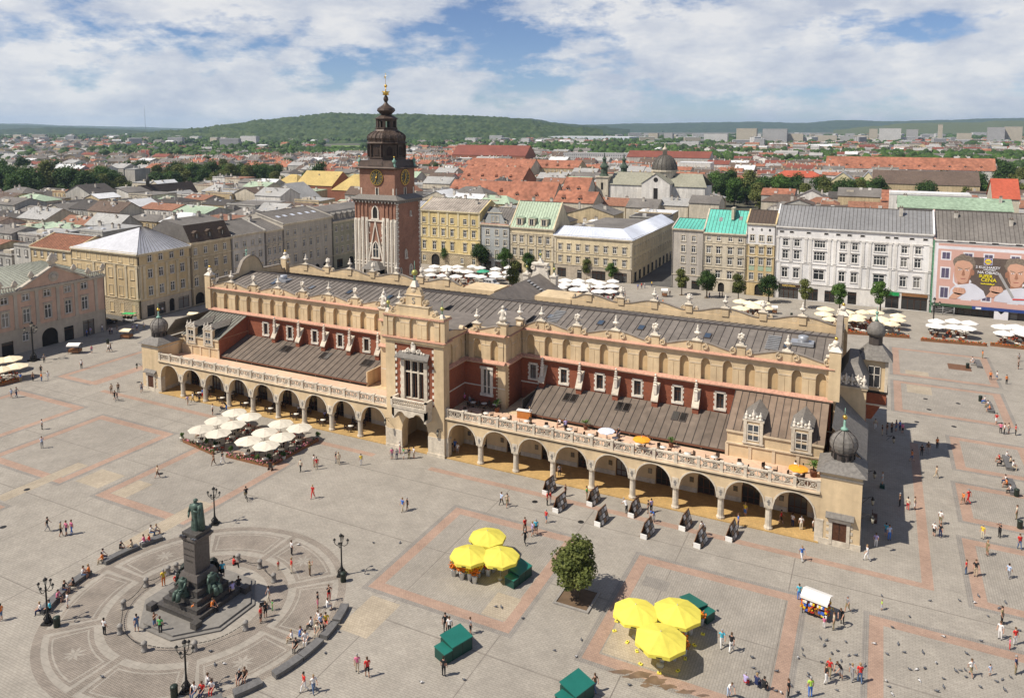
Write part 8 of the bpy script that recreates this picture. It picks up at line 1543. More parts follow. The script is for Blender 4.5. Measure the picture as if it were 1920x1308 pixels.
# ================================================================ vehicles and carts
tyre = M('tyre', (0.02, 0.02, 0.02), rough=0.8); rim = M('wheel_rim', (0.35, 0.35, 0.36), rough=0.4, metal=0.6)
def wheel(root, x, y, r=.33, w=.2):
    m = MB(); T = Matrix.Translation((x, y, r)) @ Matrix.Rotation(pi/2, 4, 'X'); m.lathe([(r*.6, -w/2), (r, -w/2+.02), (r, w/2-.02), (r*.6, w/2)], 14, T=T); o = m.build('wheel', tyre, root); m = MB(); m.lathe([(.02, -w/2-.01), (r*.6, -w/2), (r*.6, w/2), (.02, w/2+.01)], 12, T=T); m.build('rim', rim, o)
def car(px, py, rz, body, lab, van=False):
    root = empty('van' if van else 'car', (*G(px, py), 0), rz, lab, 'van' if van else 'car'); L_, H_ = (5.2, 2.1) if van else (4.3, 1.45)
    pr = [(-L_/2, .35), (L_/2, .35), (L_/2, .9), (L_/2-.25, 1.05), (L_/2-.95, 1.15), (L_/2-1.6, H_-.05), (L_/2-2, H_), (-L_/2+.25, H_), (-L_/2, H_-.35)] if van else [(-L_/2, .3), (L_/2, .3), (L_/2, .75), (L_/2-1.1, .92), (L_/2-1.9, H_), (-L_/2+.8, H_), (-L_/2+.1, .98), (-L_/2, .8)]
    m = MB(); m.prism(pr, -.88, .88); m.build('body', body, root)
    m = MB(); z0, z1 = (1.2, H_-.3) if van else (.95, H_-.1)
    for q in (-1, 1):
        for k in range(3): a = -L_/2+.35+k*(L_-1.9)/3*(.92 if van else .8)+(0 if van else .4); m.box(a, a+(L_-2.2)/3*.85, q*.885-.01, q*.885+.01, z0, z1)
    m.build('side_window', glass, root); m = MB(); a = L_/2-.97 if van else L_/2-1.15; b = L_/2-1.58 if van else L_/2-1.87; m.add([(a+.03, -.75, 1.18 if van else .95), (a+.03, .75, 1.18 if van else .95), (b+.03, .7, H_-.08), (b+.03, -.7, H_-.08)], [(0, 1, 2, 3)]); m.build('windscreen', glass, root)
    for q in (-1, 1):
        m = MB(); m.box(L_/2-.03, L_/2+.02, q*.65-.16, q*.65+.16, .65, .82); m.build('headlight', white, root); m = MB(); m.box(-L_/2-.02, -L_/2+.03, q*.7-.1, q*.7+.1, .8, 1.1); m.build('tail_light', redc, root)
        for x in (L_/2-.85, -L_/2+.85): wheel(root, x, q*.82)
    return root
car(921, 536, -.15, M('silver_paint', (0.62, 0.62, 0.62), rough=0.3, var=0.03), 'white passenger van parked behind the hall roof', True)
car(201, 607, 1.3, M('black_paint', (0.02, 0.02, 0.022), rough=0.25), 'black car at the mouth of the left street')
def cart(px, py, rz, canopy, lab, body=None):
    root = empty('electric_cart', (*G(px, py), 0), rz, lab, 'cart', 'sightseeing carts'); m = MB(); m.box(-1.6, 1.6, -.65, .65, .3, .65); m.prism([(1.2, .65), (1.6, .65), (1.5, 1.1), (1.25, 1.15)], -.6, .6); m.build('body', body or white, root); m = MB(); m.box(-1.6, 1.5, -.75, .75, 1.95, 2.02); m.build('canopy', canopy, root)
    for x in (-1.5, 0, 1.3):
        for y in (-.65, .65): m = MB(); m.tube((x, y, .6), (x, y, 1.97), .03); m.build('roof_post', iron, root)
    for x in (-1.1, -.1, .8): m = MB(); m.box(x-.25, x+.2, -.55, .55, .65, .85); m.box(x-.3, x-.2, -.55, .55, .85, 1.3); m.build('seat', rattan, root)
    for x in (1.1, -1.1):
        for y in (-.6, .6): wheel(root, x, y, .26, .16)
cart(243, 602, .3, M('cart_green', (0.05, 0.42, 0.12)), 'electric cart with bright green roof by the sand corner house')
def stall(px, py, rz, lab, cm=None, goods=False, w=2.2, d=1.4, h=1.95):
    root = empty('market_stall', (*G(px, py), 0), rz, lab, 'stall', 'small stalls on the square'); m = MB(); m.box(-w/2, w/2, -d/2, d/2, .35, .95); m.build('counter', woodl, root); m = MB(); m.slab([(-w/2-.2, -d/2-.25, h), (w/2+.2, -d/2-.25, h), (w/2+.2, 0, h+.35), (-w/2-.2, 0, h+.35)], .05); m.slab([(w/2+.2, d/2+.25, h), (-w/2-.2, d/2+.25, h), (-w/2-.2, 0, h+.35), (w/2+.2, 0, h+.35)], .05); m.box(-w/2-.2, w/2+.2, -d/2-.26, -d/2-.24, h-.25, h); m.build('canopy', cm or clothw, root)
    for x in (-w/2, w/2):
        for y in (-d/2, d/2): m = MB(); m.tube((x, y, 0), (x, y, h+.02), .035); m.build('post', iron, root)
    if goods:
        m = MB(); g_ = random.Random(3)
        for k in range(170): m.box(*(lambda a, b, c, s_: (a-s_, a+s_, b-s_, b+s_, c, c+s_*2))(g_.uniform(-w/2-.15, w/2+.15), g_.choice((-d/2-.15, -d/2+.2, g_.uniform(-d/2, d/2))), g_.choice((.95, 1.1, 1.3, .5, .7)), g_.uniform(.05, .12)), g_.randrange(5))
        for x in (-w/2-.15, w/2+.15):
            for k in range(40): m.ball((x+g_.gauss(0, .08), g_.uniform(-d/2, d/2), g_.uniform(.6, 1.9)), g_.uniform(.05, .1), 5, 4, g_.randrange(5))
        m.build('trinket_mass', [fl[0], fl[1], fl[2], M('toy_blue', (0.05, 0.12, 0.45)), white], root)['kind'] = 'stuff'
stall(1530, 1150, -.22, 'souvenir stall with white canopy and colourful trinkets', None, True); stall(141, 662, .5, 'small white canopied cart on the left of the square'); stall(238, 634, .3, 'little cream canopied cart near the left turret', clotht); stall(1246, 556, .2, 'small white kiosk stand with yellow panel near the side street', None, False, 1.4, 1.2, 2.0); stall(1452, 588, .2, 'little white and blue stand on the far roadway', None, False, 1.1, .9, 1.8); stall(364, 602, .3, 'cream canopied cart behind the left turret', clotht)
# ================================================================ people
def skinmesh(name, joints, bones, blobs=()):
    """one continuous body grown over a skeleton"""
    me = bpy.data.meshes.new(name); names = list(joints); ix = {n: i for i, n in enumerate(names)}
    me.from_pydata([joints[n][0] for n in names], [(ix[a], ix[b]) for a, b in bones], [])
    ob = bpy.data.objects.new(name, me); C.objects.link(ob); md = ob.modifiers.new('s', 'SKIN'); md.use_smooth_shade = True
    for n in names: sv = me.skin_vertices[0].data[ix[n]]; r = joints[n][1]; sv.radius = r if isinstance(r, tuple) else (r, r); sv.use_root = (n == 'pelvis')
    ob.modifiers.new('sub', 'SUBSURF').levels = 1
    dg = bpy.context.evaluated_depsgraph_get(); out = bpy.data.meshes.new_from_object(ob.evaluated_get(dg)); bpy.data.objects.remove(ob); return out
def pose(name, hips=.92, lean=0.0, legs=None, arms=None, sit=False):
    J = {}; V = lambda *a: tuple(a)
    ph = hips
    J['pelvis'] = (V(0, 0, ph), (.145, .105)); J['waist'] = (V(0, -lean*.1, ph+.16), (.135, .10)); J['chest'] = (V(0, -lean*.25, ph+.36), (.17, .115)); J['neck0'] = (V(0, -lean*.36, ph+.52), (.075, .07)); J['neck'] = (V(0, -lean*.42, ph+.59), .055); J['head'] = (V(0, -lean*.47-.01, ph+.69), (.075, .088)); J['crown'] = (V(0, -lean*.5, ph+.79), (.07, .08))
    B = [('pelvis', 'waist'), ('waist', 'chest'), ('chest', 'neck0'), ('neck0', 'neck'), ('neck', 'head'), ('head', 'crown')]
    for s, k in ((-1, 'l'), (1, 'r')):
        hip, knee, ank, toe = legs[0 if s < 0 else 1]; J['hip'+k] = (V(s*.095, 0, ph-.06), .095); J['knee'+k] = (V(s*.1, *knee), .062); J['ank'+k] = (V(s*.1, *ank), .043); J['toe'+k] = (V(s*.11, *toe), .035); B += [('pelvis', 'hip'+k), ('hip'+k, 'knee'+k), ('knee'+k, 'ank'+k), ('ank'+k, 'toe'+k)]
        el, ha = arms[0 if s < 0 else 1]; sy = -lean*.3; J['sh'+k] = (V(s*.185, sy, ph+.47), .062); J['el'+k] = (V(s*el[0], el[1]+sy, ph+el[2]), .044); J['wr'+k] = (V(s*ha[0], ha[1]+sy, ph+ha[2]), .03); B += [('chest', 'sh'+k), ('sh'+k, 'el'+k), ('el'+k, 'wr'+k)]
    me = skinmesh(name, J, B)
    # hands with fingers, hair, nose, ears
    m = MB()
    for s, k in ((-1, 'l'), (1, 'r')):
        w = Vector(J['wr'+k][0]); e = Vector(J['el'+k][0]); d = (w-e).normalized(); q = d.to_track_quat('Z', 'Y'); m.tube(w-d*.01, w+d*.08, .028, .034, 6, 0)
        for f in range(4): o = q @ Vector((-.027+.018*f, 0, .08)); t = q @ Vector((-.03+.02*f, .02, .145+(.012 if f in (1, 2) else 0))); m.tube(w+o, w+t, .0095, .007, 4, 0)
        m.tube(w+q @ Vector((.03*s, 0, .03)), w+q @ Vector((.055*s, .02, .085)), .011, .008, 4, 0)
    hd = Vector(J['head'][0]); m.ball(hd+Vector((0, -.095, -.005)), .018, 5, 4, 0)
    for s in (-1, 1): m.ball(hd+Vector((s*.082, 0, 0)), .02, 5, 4, 0, (.5, 1, 1.4)); m.ball(hd+Vector((s*.03, -.078, .02)), .011, 4, 3, 5)
    m.box(hd.x-.022, hd.x+.022, hd.y-.086, hd.y-.08, hd.z-.045, hd.z-.038, 5)
    m.ball((hd.x, hd.y+.022, hd.z+.045), .098, 10, 7, 4, (.93, 1.0, 1.0)); m.ball((hd.x, hd.y+.06, hd.z-.02), .075, 8, 5, 4, (1, .6, 1.2))
    # colour zones: 0 skin 1 top 2 bottom 3 shoes 4 hair 5 features
    vs = [tuple(v.co) for v in me.vertices]; fs = [tuple(p.vertices) for p in me.polygons]; bare = []; ps = {n: Vector(J[n][0]) for n in J}
    zones = [('top', ['pelvis', 'waist', 'chest', 'shl', 'shr']), ('arm', ['ell', 'elr']), ('hand', ['wrl', 'wrr']), ('leg', ['hipl', 'hipr', 'kneel', 'kneer']), ('shin', ['ankl', 'ankr']), ('foot', ['toel', 'toer']), ('head', ['neck', 'head', 'crown'])]
    segs = [(a, b) for a, b in B]
    def zone(c):
        best = None
        for a, b in segs:
            A, D = ps[a], ps[b]-ps[a]; t = max(0, min(1, (c-A).dot(D)/D.length_squared)); dist = (c-A-D*t).length
            if best is None or dist < best[0]: best = (dist, a, b, t)
        _, a, b, t = best
        if b.startswith('toe'): return 3
        if b.startswith('ank'): return 7
        if b.startswith('knee') or b.startswith('hip'): return 2
        if b.startswith('wr'): return 0
        if b.startswith('el'): return 1 if t < .75 else 0
        if b in ('neck', 'head', 'crown'): return 0
        if a == 'pelvis' and c.z < ph+.02: return 2
        return 1
    mi = [zone(Vector(p.center)) for p in me.polygons]
    R = MB(); R.v = vs+[tuple(v) for v in m.v]; o = len(vs); R.f = fs+[tuple(i+o for i in f) for f in m.f]; R.m = [2 if q == 7 else q for q in mi]+m.m; R.s = [True]*len(R.f)
    R2 = MB(); R2.v = R.v; R2.f = R.f; R2.s = R.s; R2.m = [0 if q == 7 else q for q in mi]+m.m
    ms = [bpy.data.materials['dark_interior']]*6
    return R.mesh('person', ms), R2.mesh('person', ms)      # long trousers / bare shins
DN = ((.235, .02, .22), (.25, -.06, -.02))
POSES = {
 'stand': pose('st', legs=[(0, (-.01, .48), (.02, .08), (-.12, .04)), (0, (-.02, .48), (.01, .08), (-.13, .04))], arms=[DN, DN]),
 'walk': pose('wk', lean=.12, legs=[(0, (-.17, .50), (-.26, .09), (-.39, .07)), (0, (.02, .47), (.28, .16), (.19, .04))], arms=[((.23, .14, .24), (.22, .16, .0)), ((.23, -.12, .24), (.21, -.27, .06))]),
 'step': pose('sp', lean=.06, legs=[(0, (.0, .48), (.13, .09), (.0, .04)), (0, (-.1, .49), (-.14, .08), (-.27, .05))], arms=[((.23, -.07, .23), (.22, -.17, .01)), ((.23, .08, .23), (.23, .09, -.01))]),
 'photo': pose('ph', legs=[(0, (-.01, .48), (.02, .08), (-.12, .04)), (0, (-.02, .48), (.01, .08), (-.13, .04))], arms=[((.25, -.16, .36), (.07, -.3, .56)), ((.25, -.16, .36), (.07, -.3, .56))]),
 'bend': pose('bd', lean=1.1, legs=[(0, (-.06, .48), (.06, .08), (-.08, .04)), (0, (-.06, .48), (.05, .08), (-.09, .04))], arms=[((.2, -.2, .25), (.15, -.34, .02)), ((.2, -.2, .25), (.15, -.36, .05))]),
 'sit': pose('si', hips=.55, lean=.2, legs=[(0, (-.42, .50), (-.40, .09), (-.52, .04)), (0, (-.43, .50), (-.44, .09), (-.56, .04))], arms=[((.25, -.1, .24), (.12, -.3, .08)), ((.25, -.1, .24), (.13, -.32, .10))]),
}
PC = {'white': (0.72, 0.70, 0.68), 'black': (0.018, 0.018, 0.02), 'red': (0.55, 0.03, 0.025), 'blue': (0.06, 0.17, 0.52), 'navy': (0.02, 0.03, 0.09), 'grey': (0.28, 0.27, 0.27), 'beige': (0.52, 0.42, 0.29), 'pink': (0.65, 0.16, 0.28), 'green': (0.08, 0.38, 0.10), 'yellow': (0.72, 0.52, 0.05), 'orange': (0.70, 0.20, 0.04), 'lilac': (0.42, 0.36, 0.60), 'turquoise': (0.08, 0.45, 0.58), 'brown': (0.14, 0.08, 0.045), 'khaki': (0.25, 0.20, 0.11), 'denim': (0.10, 0.16, 0.28), 'pale blue': (0.45, 0.55, 0.72), 'cream': (0.62, 0.55, 0.42), 'lime': (0.40, 0.62, 0.08), 'silver': (0.42, 0.45, 0.44)}
PM = {k: M('cloth_'+k.replace(' ', '_'), v, rough=.85, var=.12, scale=6, big=0) for k, v in PC.items()}
skin_ = M('skin', (0.50, 0.28, 0.19), rough=.6, var=.06); hairs = [M('hair_dark', (0.025, 0.017, 0.012)), M('hair_brown', (0.09, 0.05, 0.025)), M('hair_fair', (0.30, 0.20, 0.10)), M('hair_grey', (0.30, 0.29, 0.28))]; shoe = M('shoe', (0.05, 0.045, 0.04))
prng = random.Random(77); PLABELS = set()
def person(px, py, top, bot, ps, where, child=False, bare=None, z=0.0, rz=None, sc=None, hat=None):
    x, y = G(px, py, z); r = prng.uniform(0, 6.28) if rz is None else rz; bare = (prng.random() < .35) if bare is None else bare
    act = {'stand': 'standing', 'walk': 'walking', 'step': 'strolling', 'photo': 'holding up a camera', 'bend': 'bending down', 'sit': 'sitting'}[ps]
    lab = f'{"child" if child else "person"} in {top} top and {bot} {"shorts" if bare else "trousers"} {act} {where}'
    k = 0
    base = lab
    while lab in PLABELS: lab = base.replace('person in', ('tall person in', 'slim person in', 'stout person in', 'short person in')[k % 4]); k += 1
    lab = lab if len(lab.split()) < 17 else lab.replace(' in the group', ' in group').replace(' the ', ' ')
    PLABELS.add(lab); me = POSES[ps][1 if bare else 0]
    o = inst('person', me, None, (x, y, z+(-.05 if ps == 'sit' else 0)), r); s_ = sc or (prng.uniform(.62, .72) if child else prng.uniform(.98, 1.12)); o.scale = (s_*1.05, s_*1.05, s_)
    ml = [skin_, PM[top], PM[bot], shoe, PM[hat] if hat else hairs[prng.choice((0, 0, 1, 1, 2, 3))], bpy.data.materials['dark_interior']]
    for i, m_ in enumerate(ml): o.material_slots[i].link = 'OBJECT'; o.material_slots[i].material = m_
    tag(o, lab, 'person', 'people on the square'); return o
Rt = radians
PEOPLE = """22 746 pale_blue grey walk left_edge_of_the_square|31 745 grey navy walk left_edge_of_the_square|39 716 blue khaki stand near_the_left_cafe|62 714 brown black stand near_the_left_cafe|78 715 orange denim stand near_the_left_cafe|90 712 white white stand near_the_left_cafe|77 700 black black walk right_of_the_left_cafe|83 680 grey black stand below_the_tall_left_lamp|153 691 white black stand before_the_white_cart|172 662 pink denim stand right_of_the_white_cart|203 660 white black walk right_of_the_white_cart|208 659 black navy walk right_of_the_white_cart|94 644 white white walk at_the_pink_palace_gateway|120 637 white black walk at_the_pink_palace|149 630 pale_blue denim stand before_the_pink_palace_shop|163 631 blue navy stand before_the_pink_palace_shop|170 628 lilac grey stand before_the_pink_palace_shop|192 622 white denim step near_the_black_car|206 627 grey black stand near_the_little_cart|210 626 white navy stand near_the_little_cart|220 625 black grey stand near_the_little_cart|249 622 lilac grey stand beside_the_little_cream_cart|257 620 pale_blue navy stand beside_the_little_cream_cart|270 617 white khaki walk behind_the_left_turret|296 590 white navy stand by_the_sand_corner_house|283 592 black navy stand by_the_sand_corner_house|305 588 white black stand by_the_sand_corner_house|209 737 beige brown stand in_the_group_left_of_the_hall|222 735 brown black stand in_the_group_left_of_the_hall|215 750 black black walk in_the_group_left_of_the_hall|220 752 black grey walk in_the_group_left_of_the_hall|266 735 grey navy walk at_the_left_turret|352 759 lilac beige walk before_the_left_arcade|362 754 white khaki walk before_the_left_arcade|374 754 black black stand before_the_left_arcade|380 747 blue red stand before_the_left_arcade|399 777 white black stand behind_the_cream_parasols|425 770 black blue bend behind_the_cream_parasols|401 872 brown brown walk left_of_the_arcade_cafe_front|417 869 black white walk left_of_the_arcade_cafe_front|564 884 cream black step right_of_the_menu_board|589 875 white khaki stand right_of_the_menu_board|594 880 red beige stand right_of_the_menu_board|630 868 black grey stand between_cafe_and_gateway|635 871 beige beige step between_cafe_and_gateway|677 872 yellow white stand left_of_the_gateway_group|735 861 pink grey stand in_the_group_before_the_gateway|744 861 grey navy stand in_the_group_before_the_gateway|750 850 white pink stand in_the_group_before_the_gateway|757 860 green white stand in_the_group_before_the_gateway|767 860 black khaki stand in_the_group_before_the_gateway|776 859 white beige stand in_the_group_before_the_gateway|587 934 red red walk above_the_monument_circle|755 959 blue beige step right_of_the_monument_circle|764 956 black black step right_of_the_monument_circle|79 805 white black stand in_the_open_left_part|79 840 pale_blue grey photo in_the_open_left_part|295 896 beige brown walk left_of_the_arcade_cafe|89 996 black grey walk at_the_far_left_paving|114 1005 khaki black step in_the_trio_at_the_left|125 1003 pink navy step in_the_trio_at_the_left|135 1001 pink blue step in_the_trio_at_the_left|2 1163 orange denim stand at_the_left_edge|127 1139 white white stand beside_the_left_bench|196 1190 white black stand on_the_left_cobbles|257 1184 denim denim step before_the_bollards|290 1178 brown denim photo before_the_statue_steps|301 1188 green black stand before_the_statue_steps|307 1098 yellow orange stand left_of_the_statue|547 1040 white black stand right_rear_of_the_circle|547 1074 red cream stand at_the_right_bollards|581 1079 khaki brown photo at_the_right_of_the_circle|489 1167 red black stand right_of_the_statue_steps|498 1157 black black stand right_of_the_statue_steps|504 1128 grey cream step right_of_the_statue_steps|596 1140 black pink stand behind_the_right_bench|617 1126 black red photo behind_the_right_bench|571 1296 red white walk at_the_bottom_left_of_centre|588 1298 white denim walk at_the_bottom_left_of_centre|670 1259 pink beige step below_the_monument_circle|689 1269 red black step below_the_monument_circle|835 1183 black black stand behind_the_lone_green_box|843 1188 white black step behind_the_lone_green_box|882 1188 grey black stand right_of_the_lone_green_box|832 1267 black black stand before_the_lone_green_box|985 1021 black black walk behind_the_left_flower_stall|984 997 red black step behind_the_left_flower_stall|998 1005 lilac grey step behind_the_left_flower_stall|1005 1000 turquoise black step behind_the_left_flower_stall|1116 1297 brown denim walk beside_the_bottom_green_box|940 947 pale_blue black walk left_of_the_picture_stands|951 950 beige khaki walk left_of_the_picture_stands|1026 947 red black stand at_the_leftmost_picture_stand|1032 944 red white stand at_the_leftmost_picture_stand|1060 930 brown black stand behind_the_second_picture_stand|1100 937 green beige stand beside_the_third_picture_stand|1024 980 red denim step below_the_leftmost_picture_stand|1175 962 white black bend at_the_fifth_picture_stand|1215 962 black black stand in_the_middle_of_the_picture_stands|1221 960 lilac black stand in_the_middle_of_the_picture_stands|1226 977 blue grey bend in_the_middle_of_the_picture_stands|858 851 white grey stand at_the_first_right_arch|847 848 black black stand at_the_first_right_arch|853 846 blue navy stand at_the_first_right_arch|1049 893 grey black stand inside_the_third_right_arch|1321 1002 white brown bend at_the_brown_picture_stand|1384 990 blue navy stand at_the_rightmost_picture_stand|1397 968 yellow blue stand inside_the_eighth_right_arch|1464 981 red black walk inside_the_last_arch|1486 987 white navy stand inside_the_last_arch|1502 994 white cream stand inside_the_last_arch|1525 997 white black stand inside_the_last_arch|1641 805 beige white walk in_the_shade_of_the_end_pavilion|1654 816 black beige stand in_the_group_in_the_shade|1663 814 brown grey stand in_the_group_in_the_shade|1672 811 brown black stand in_the_group_in_the_shade|1680 808 navy denim stand in_the_group_in_the_shade|1687 807 blue navy stand in_the_group_in_the_shade|1692 812 pink black stand in_the_group_in_the_shade|1710 865 orange denim walk in_the_middle_of_the_shade|1687 949 brown black stand at_the_lower_edge_of_the_shade|1702 956 cream red stand at_the_lower_edge_of_the_shade|1715 955 beige white stand at_the_lower_edge_of_the_shade|1503 1051 blue white walk before_the_last_arch|1626 1051 white white walk before_the_right_turret|1642 1025 lilac white stand right_of_the_right_turret|1661 1005 turquoise denim stand right_of_the_right_turret|1667 1012 pale_blue blue stand right_of_the_right_turret|1751 1005 white black stand at_the_shade_tip|1763 1007 black navy stand at_the_shade_tip|1763 983 white khaki stand above_the_shade_tip|1728 854 black black stand in_the_right_part_of_the_shade|1740 851 brown grey stand in_the_right_part_of_the_shade|1757 840 orange black stand at_the_shade_rim|1755 896 beige beige walk at_the_shade_rim|1806 945 orange brown walk in_the_right_paving|1816 943 red red walk in_the_right_paving|1842 1010 yellow cream stand near_the_right_edge|1874 1007 black black photo near_the_right_edge|1911 1029 red denim step near_the_right_edge|1851 1041 khaki khaki stand near_the_right_edge|1811 1076 red denim stand in_the_right_paving_rectangle|1829 1080 black beige stand in_the_right_paving_rectangle|1891 1084 pale_blue grey step in_the_right_paving_rectangle|1498 1124 turquoise blue stand behind_the_souvenir_stall|1589 1147 grey khaki walk right_of_the_souvenir_stall|1579 1169 black black bend right_of_the_souvenir_stall|1563 1180 beige khaki stand before_the_souvenir_stall|1875 1198 white white stand at_the_lower_right|1878 1170 khaki black stand at_the_lower_right|1903 1208 red white stand at_the_lower_right|1548 1281 black white step among_the_pigeons|1555 1268 red khaki step among_the_pigeons|1577 1271 black grey bend among_the_pigeons|1597 1277 grey grey step among_the_pigeons|1612 1280 red denim step among_the_pigeons|1519 1306 lime blue stand at_the_bottom_edge|1478 1307 black black stand at_the_bottom_edge|1820 1267 white khaki walk right_of_the_pigeons|1904 1263 navy khaki stand right_of_the_pigeons|1353 1213 turquoise white walk right_of_the_nearest_yellow_parasol|1371 1222 black white walk right_of_the_nearest_yellow_parasol|1366 1306 white pale_blue bend at_the_bottom_middle|1868 794 red white walk right_of_the_long_shade|1876 812 pink black stand by_the_right_benches|1883 814 white black stand by_the_right_benches|1891 813 cream grey stand by_the_right_benches|1904 816 red black stand by_the_right_benches|1906 973 cream khaki stand at_the_right_edge_bin|1857 712 orange black stand in_the_far_right_paving|1869 712 white denim stand in_the_far_right_paving|1887 720 orange black stand in_the_far_right_paving|1842 672 orange khaki stand by_the_farthest_bench|1910 678 grey brown stand by_the_right_margin|1909 692 brown black stand by_the_right_margin|1562 616 red navy walk on_the_far_roadway|1676 627 white grey walk on_the_far_roadway_before_the_parasols|1685 628 orange grey walk on_the_far_roadway_before_the_parasols|1203 541 red navy stand at_the_side_street_mouth|1209 540 white denim stand at_the_side_street_mouth|1222 538 yellow navy stand at_the_side_street_mouth|1196 543 blue grey stand at_the_side_street_mouth|1164 560 white black stand right_of_the_corner_house_cafe|1172 558 grey black stand right_of_the_corner_house_cafe|1211 575 brown denim walk on_the_far_roadway_centre|1243 573 orange black walk on_the_far_roadway_centre|1233 563 white navy stand at_the_kiosk_stand|1256 555 black grey stand at_the_kiosk_stand|1330 559 black navy stand under_the_turquoise_house_trees|1349 558 navy black stand under_the_turquoise_house_trees|1354 558 grey black stand under_the_turquoise_house_trees|1145 566 white grey walk behind_the_hall_crest|1140 565 pink black walk behind_the_hall_crest"""
for row in PEOPLE.split('|'):
    a = row.split(); person(int(a[0]), int(a[1]), a[2].replace('_', ' '), a[3].replace('_', ' '), a[4], a[5].replace('_', ' '))
for px, py, t, b, w in ((511, 1144, 'green', 'green', 'on a toy beside the stroller'), (522, 1068, 'red', 'beige', 'near the right bollard'), (1545, 1177, 'pink', 'white', 'before the souvenir stall'), (1653, 1143, 'lime', 'pale blue', 'alone right of the souvenir stall'), (1893, 1217, 'pink', 'red', 'held by the hand at the lower right'), (1856, 1266, 'pale blue', 'white', 'among the pigeons'), (1040, 900, 'blue', 'red', 'inside the fourth right arch')): person(px, py, t, b, 'stand', w, True)
# sitters
SIT = """282 1004 white denim upper_left_short_bench 2.2|292 1002 grey grey upper_left_short_bench 2.2|271 1022 pink white upper_left_short_bench -1|281 1020 red white upper_left_short_bench -1|226 1034 black black long_upper_left_bench 2|248 1032 beige beige long_upper_left_bench -1|192 1050 white navy long_upper_left_bench 2.3|193 1056 orange beige long_upper_left_bench -.9|155 1084 white denim left_curved_bench 2.2|168 1080 orange brown left_curved_bench -.8|139 1103 black brown left_curved_bench -.8|120 1112 black navy bench_by_the_left_lamp 2|108 1128 pink black bench_by_the_left_lamp 2|77 1150 white navy bench_by_the_left_lamp -.6|95 1148 turquoise black bench_by_the_left_lamp -.6|613 1144 white white right_curved_bench 2.5|598 1166 white beige right_group_bench -.4|585 1180 white black right_group_bench -1.3|596 1190 cream cream right_group_bench .3|611 1172 yellow red right_group_bench .8|602 1174 pale_blue black right_group_bench .9|548 1204 white beige lower_right_bench -1|562 1200 blue denim lower_right_bench 2|573 1206 white white lower_right_bench .6|556 1218 black black lower_right_bench .2|388 1290 white denim bench_by_the_front_lamp 2.6|366 1304 white denim bench_by_the_front_lamp .2|380 1302 red navy bench_by_the_front_lamp .4|398 1298 white red bench_by_the_front_lamp .5|450 1278 black navy bottom_bench .4|460 1274 brown black bottom_bench .5|1874 866 red brown bench_of_many_sitters -1.5|1877 874 black black bench_of_many_sitters -1.5|1886 860 white grey bench_of_many_sitters 1.5|1893 872 beige black bench_of_many_sitters 1.5|1898 880 white beige bench_of_many_sitters 1.5|1886 906 white navy nearest_right_bench -1.5|1888 914 orange brown nearest_right_bench -1.5|1895 925 white black nearest_right_bench -1.5|1847 756 white blue middle_right_bench -1.5|1853 764 white khaki middle_right_bench -1.5|1856 772 orange navy middle_right_bench -1.5|1824 680 white white farthest_right_bench -1.5|1827 685 grey grey farthest_right_bench -1.5"""
for row in SIT.split('|'):
    a = row.split(); person(int(a[0]), int(a[1]), a[2].replace('_', ' '), a[3].replace('_', ' '), 'sit', 'on the '+a[4].replace('_', ' '), rz=float(a[5])*(1 if abs(float(a[5])) > .01 else 1))
for px, py, z, t, b, ps, w in ((361, 1097, 1.95, 'lilac', 'beige', 'stand', 'on the front tier of the monument'), (418, 1082, 1.95, 'turquoise', 'black', 'stand', 'on the right tier of the monument'), (331, 1097, .92, 'red', 'black', 'sit', 'on the left tier of the monument'), (437, 1112, .9, 'lilac', 'beige', 'sit', 'on the right lower tier of the monument'), (448, 1104, .9, 'black', 'black', 'sit', 'on the right lower tier of the monument'), (391, 1128, .4, 'beige', 'white', 'sit', 'at the front corner of the monument'), (398, 1146, .35, 'orange', 'black', 'sit', 'on the monument platform'), (364, 1152, .35, 'orange', 'cream', 'sit', 'on the front step of the monument'), (438, 1066, .9, 'red', 'black', 'sit', 'behind the right figure of the monument')): person(px, py, t, b, ps, w, z=z)
for px, py, t, b in ((1397, 1286, 'lilac', 'red'), (1418, 1291, 'navy', 'navy'), (1432, 1296, 'black', 'black')): person(px, py, t, b, 'sit', 'on the ground at the bottom middle', z=-.08, rz=2.8)
for k, (px, py, t) in enumerate(((405, 820, 'red'), (421, 806, 'white'), (446, 815, 'black'), (468, 806, 'red'), (455, 840, 'blue'), (490, 845, 'brown'), (541, 833, 'white'), (553, 822, 'red'), (572, 812, 'orange'), (520, 846, 'grey'), (532, 838, 'black'), (372, 822, 'red'), (480, 850, 'white'), (392, 826, 'black'))): person(px, py, t, ('denim', 'black', 'beige')[k % 3], 'sit', f'in the arcade cafe, {("left block", "right block")[px > 465]} {("front", "middle", "rear")[k % 3]}')
for k in range(14): u = U0+BAY*(1.2+k*.5); x = XC-u; px, py = PX(x, 1.8+1.6*(k % 2), .12); person(px, py, ('white', 'black', 'grey', 'lilac', 'navy')[k % 5], ('black', 'grey', 'denim')[k % 3], 'sit', f'inside the left arcade, {("first", "second", "third", "fourth", "fifth", "sixth", "seventh", "eighth", "ninth", "tenth", "eleventh", "twelfth", "thirteenth", "fourteenth")[k]} from gateway', z=.12)
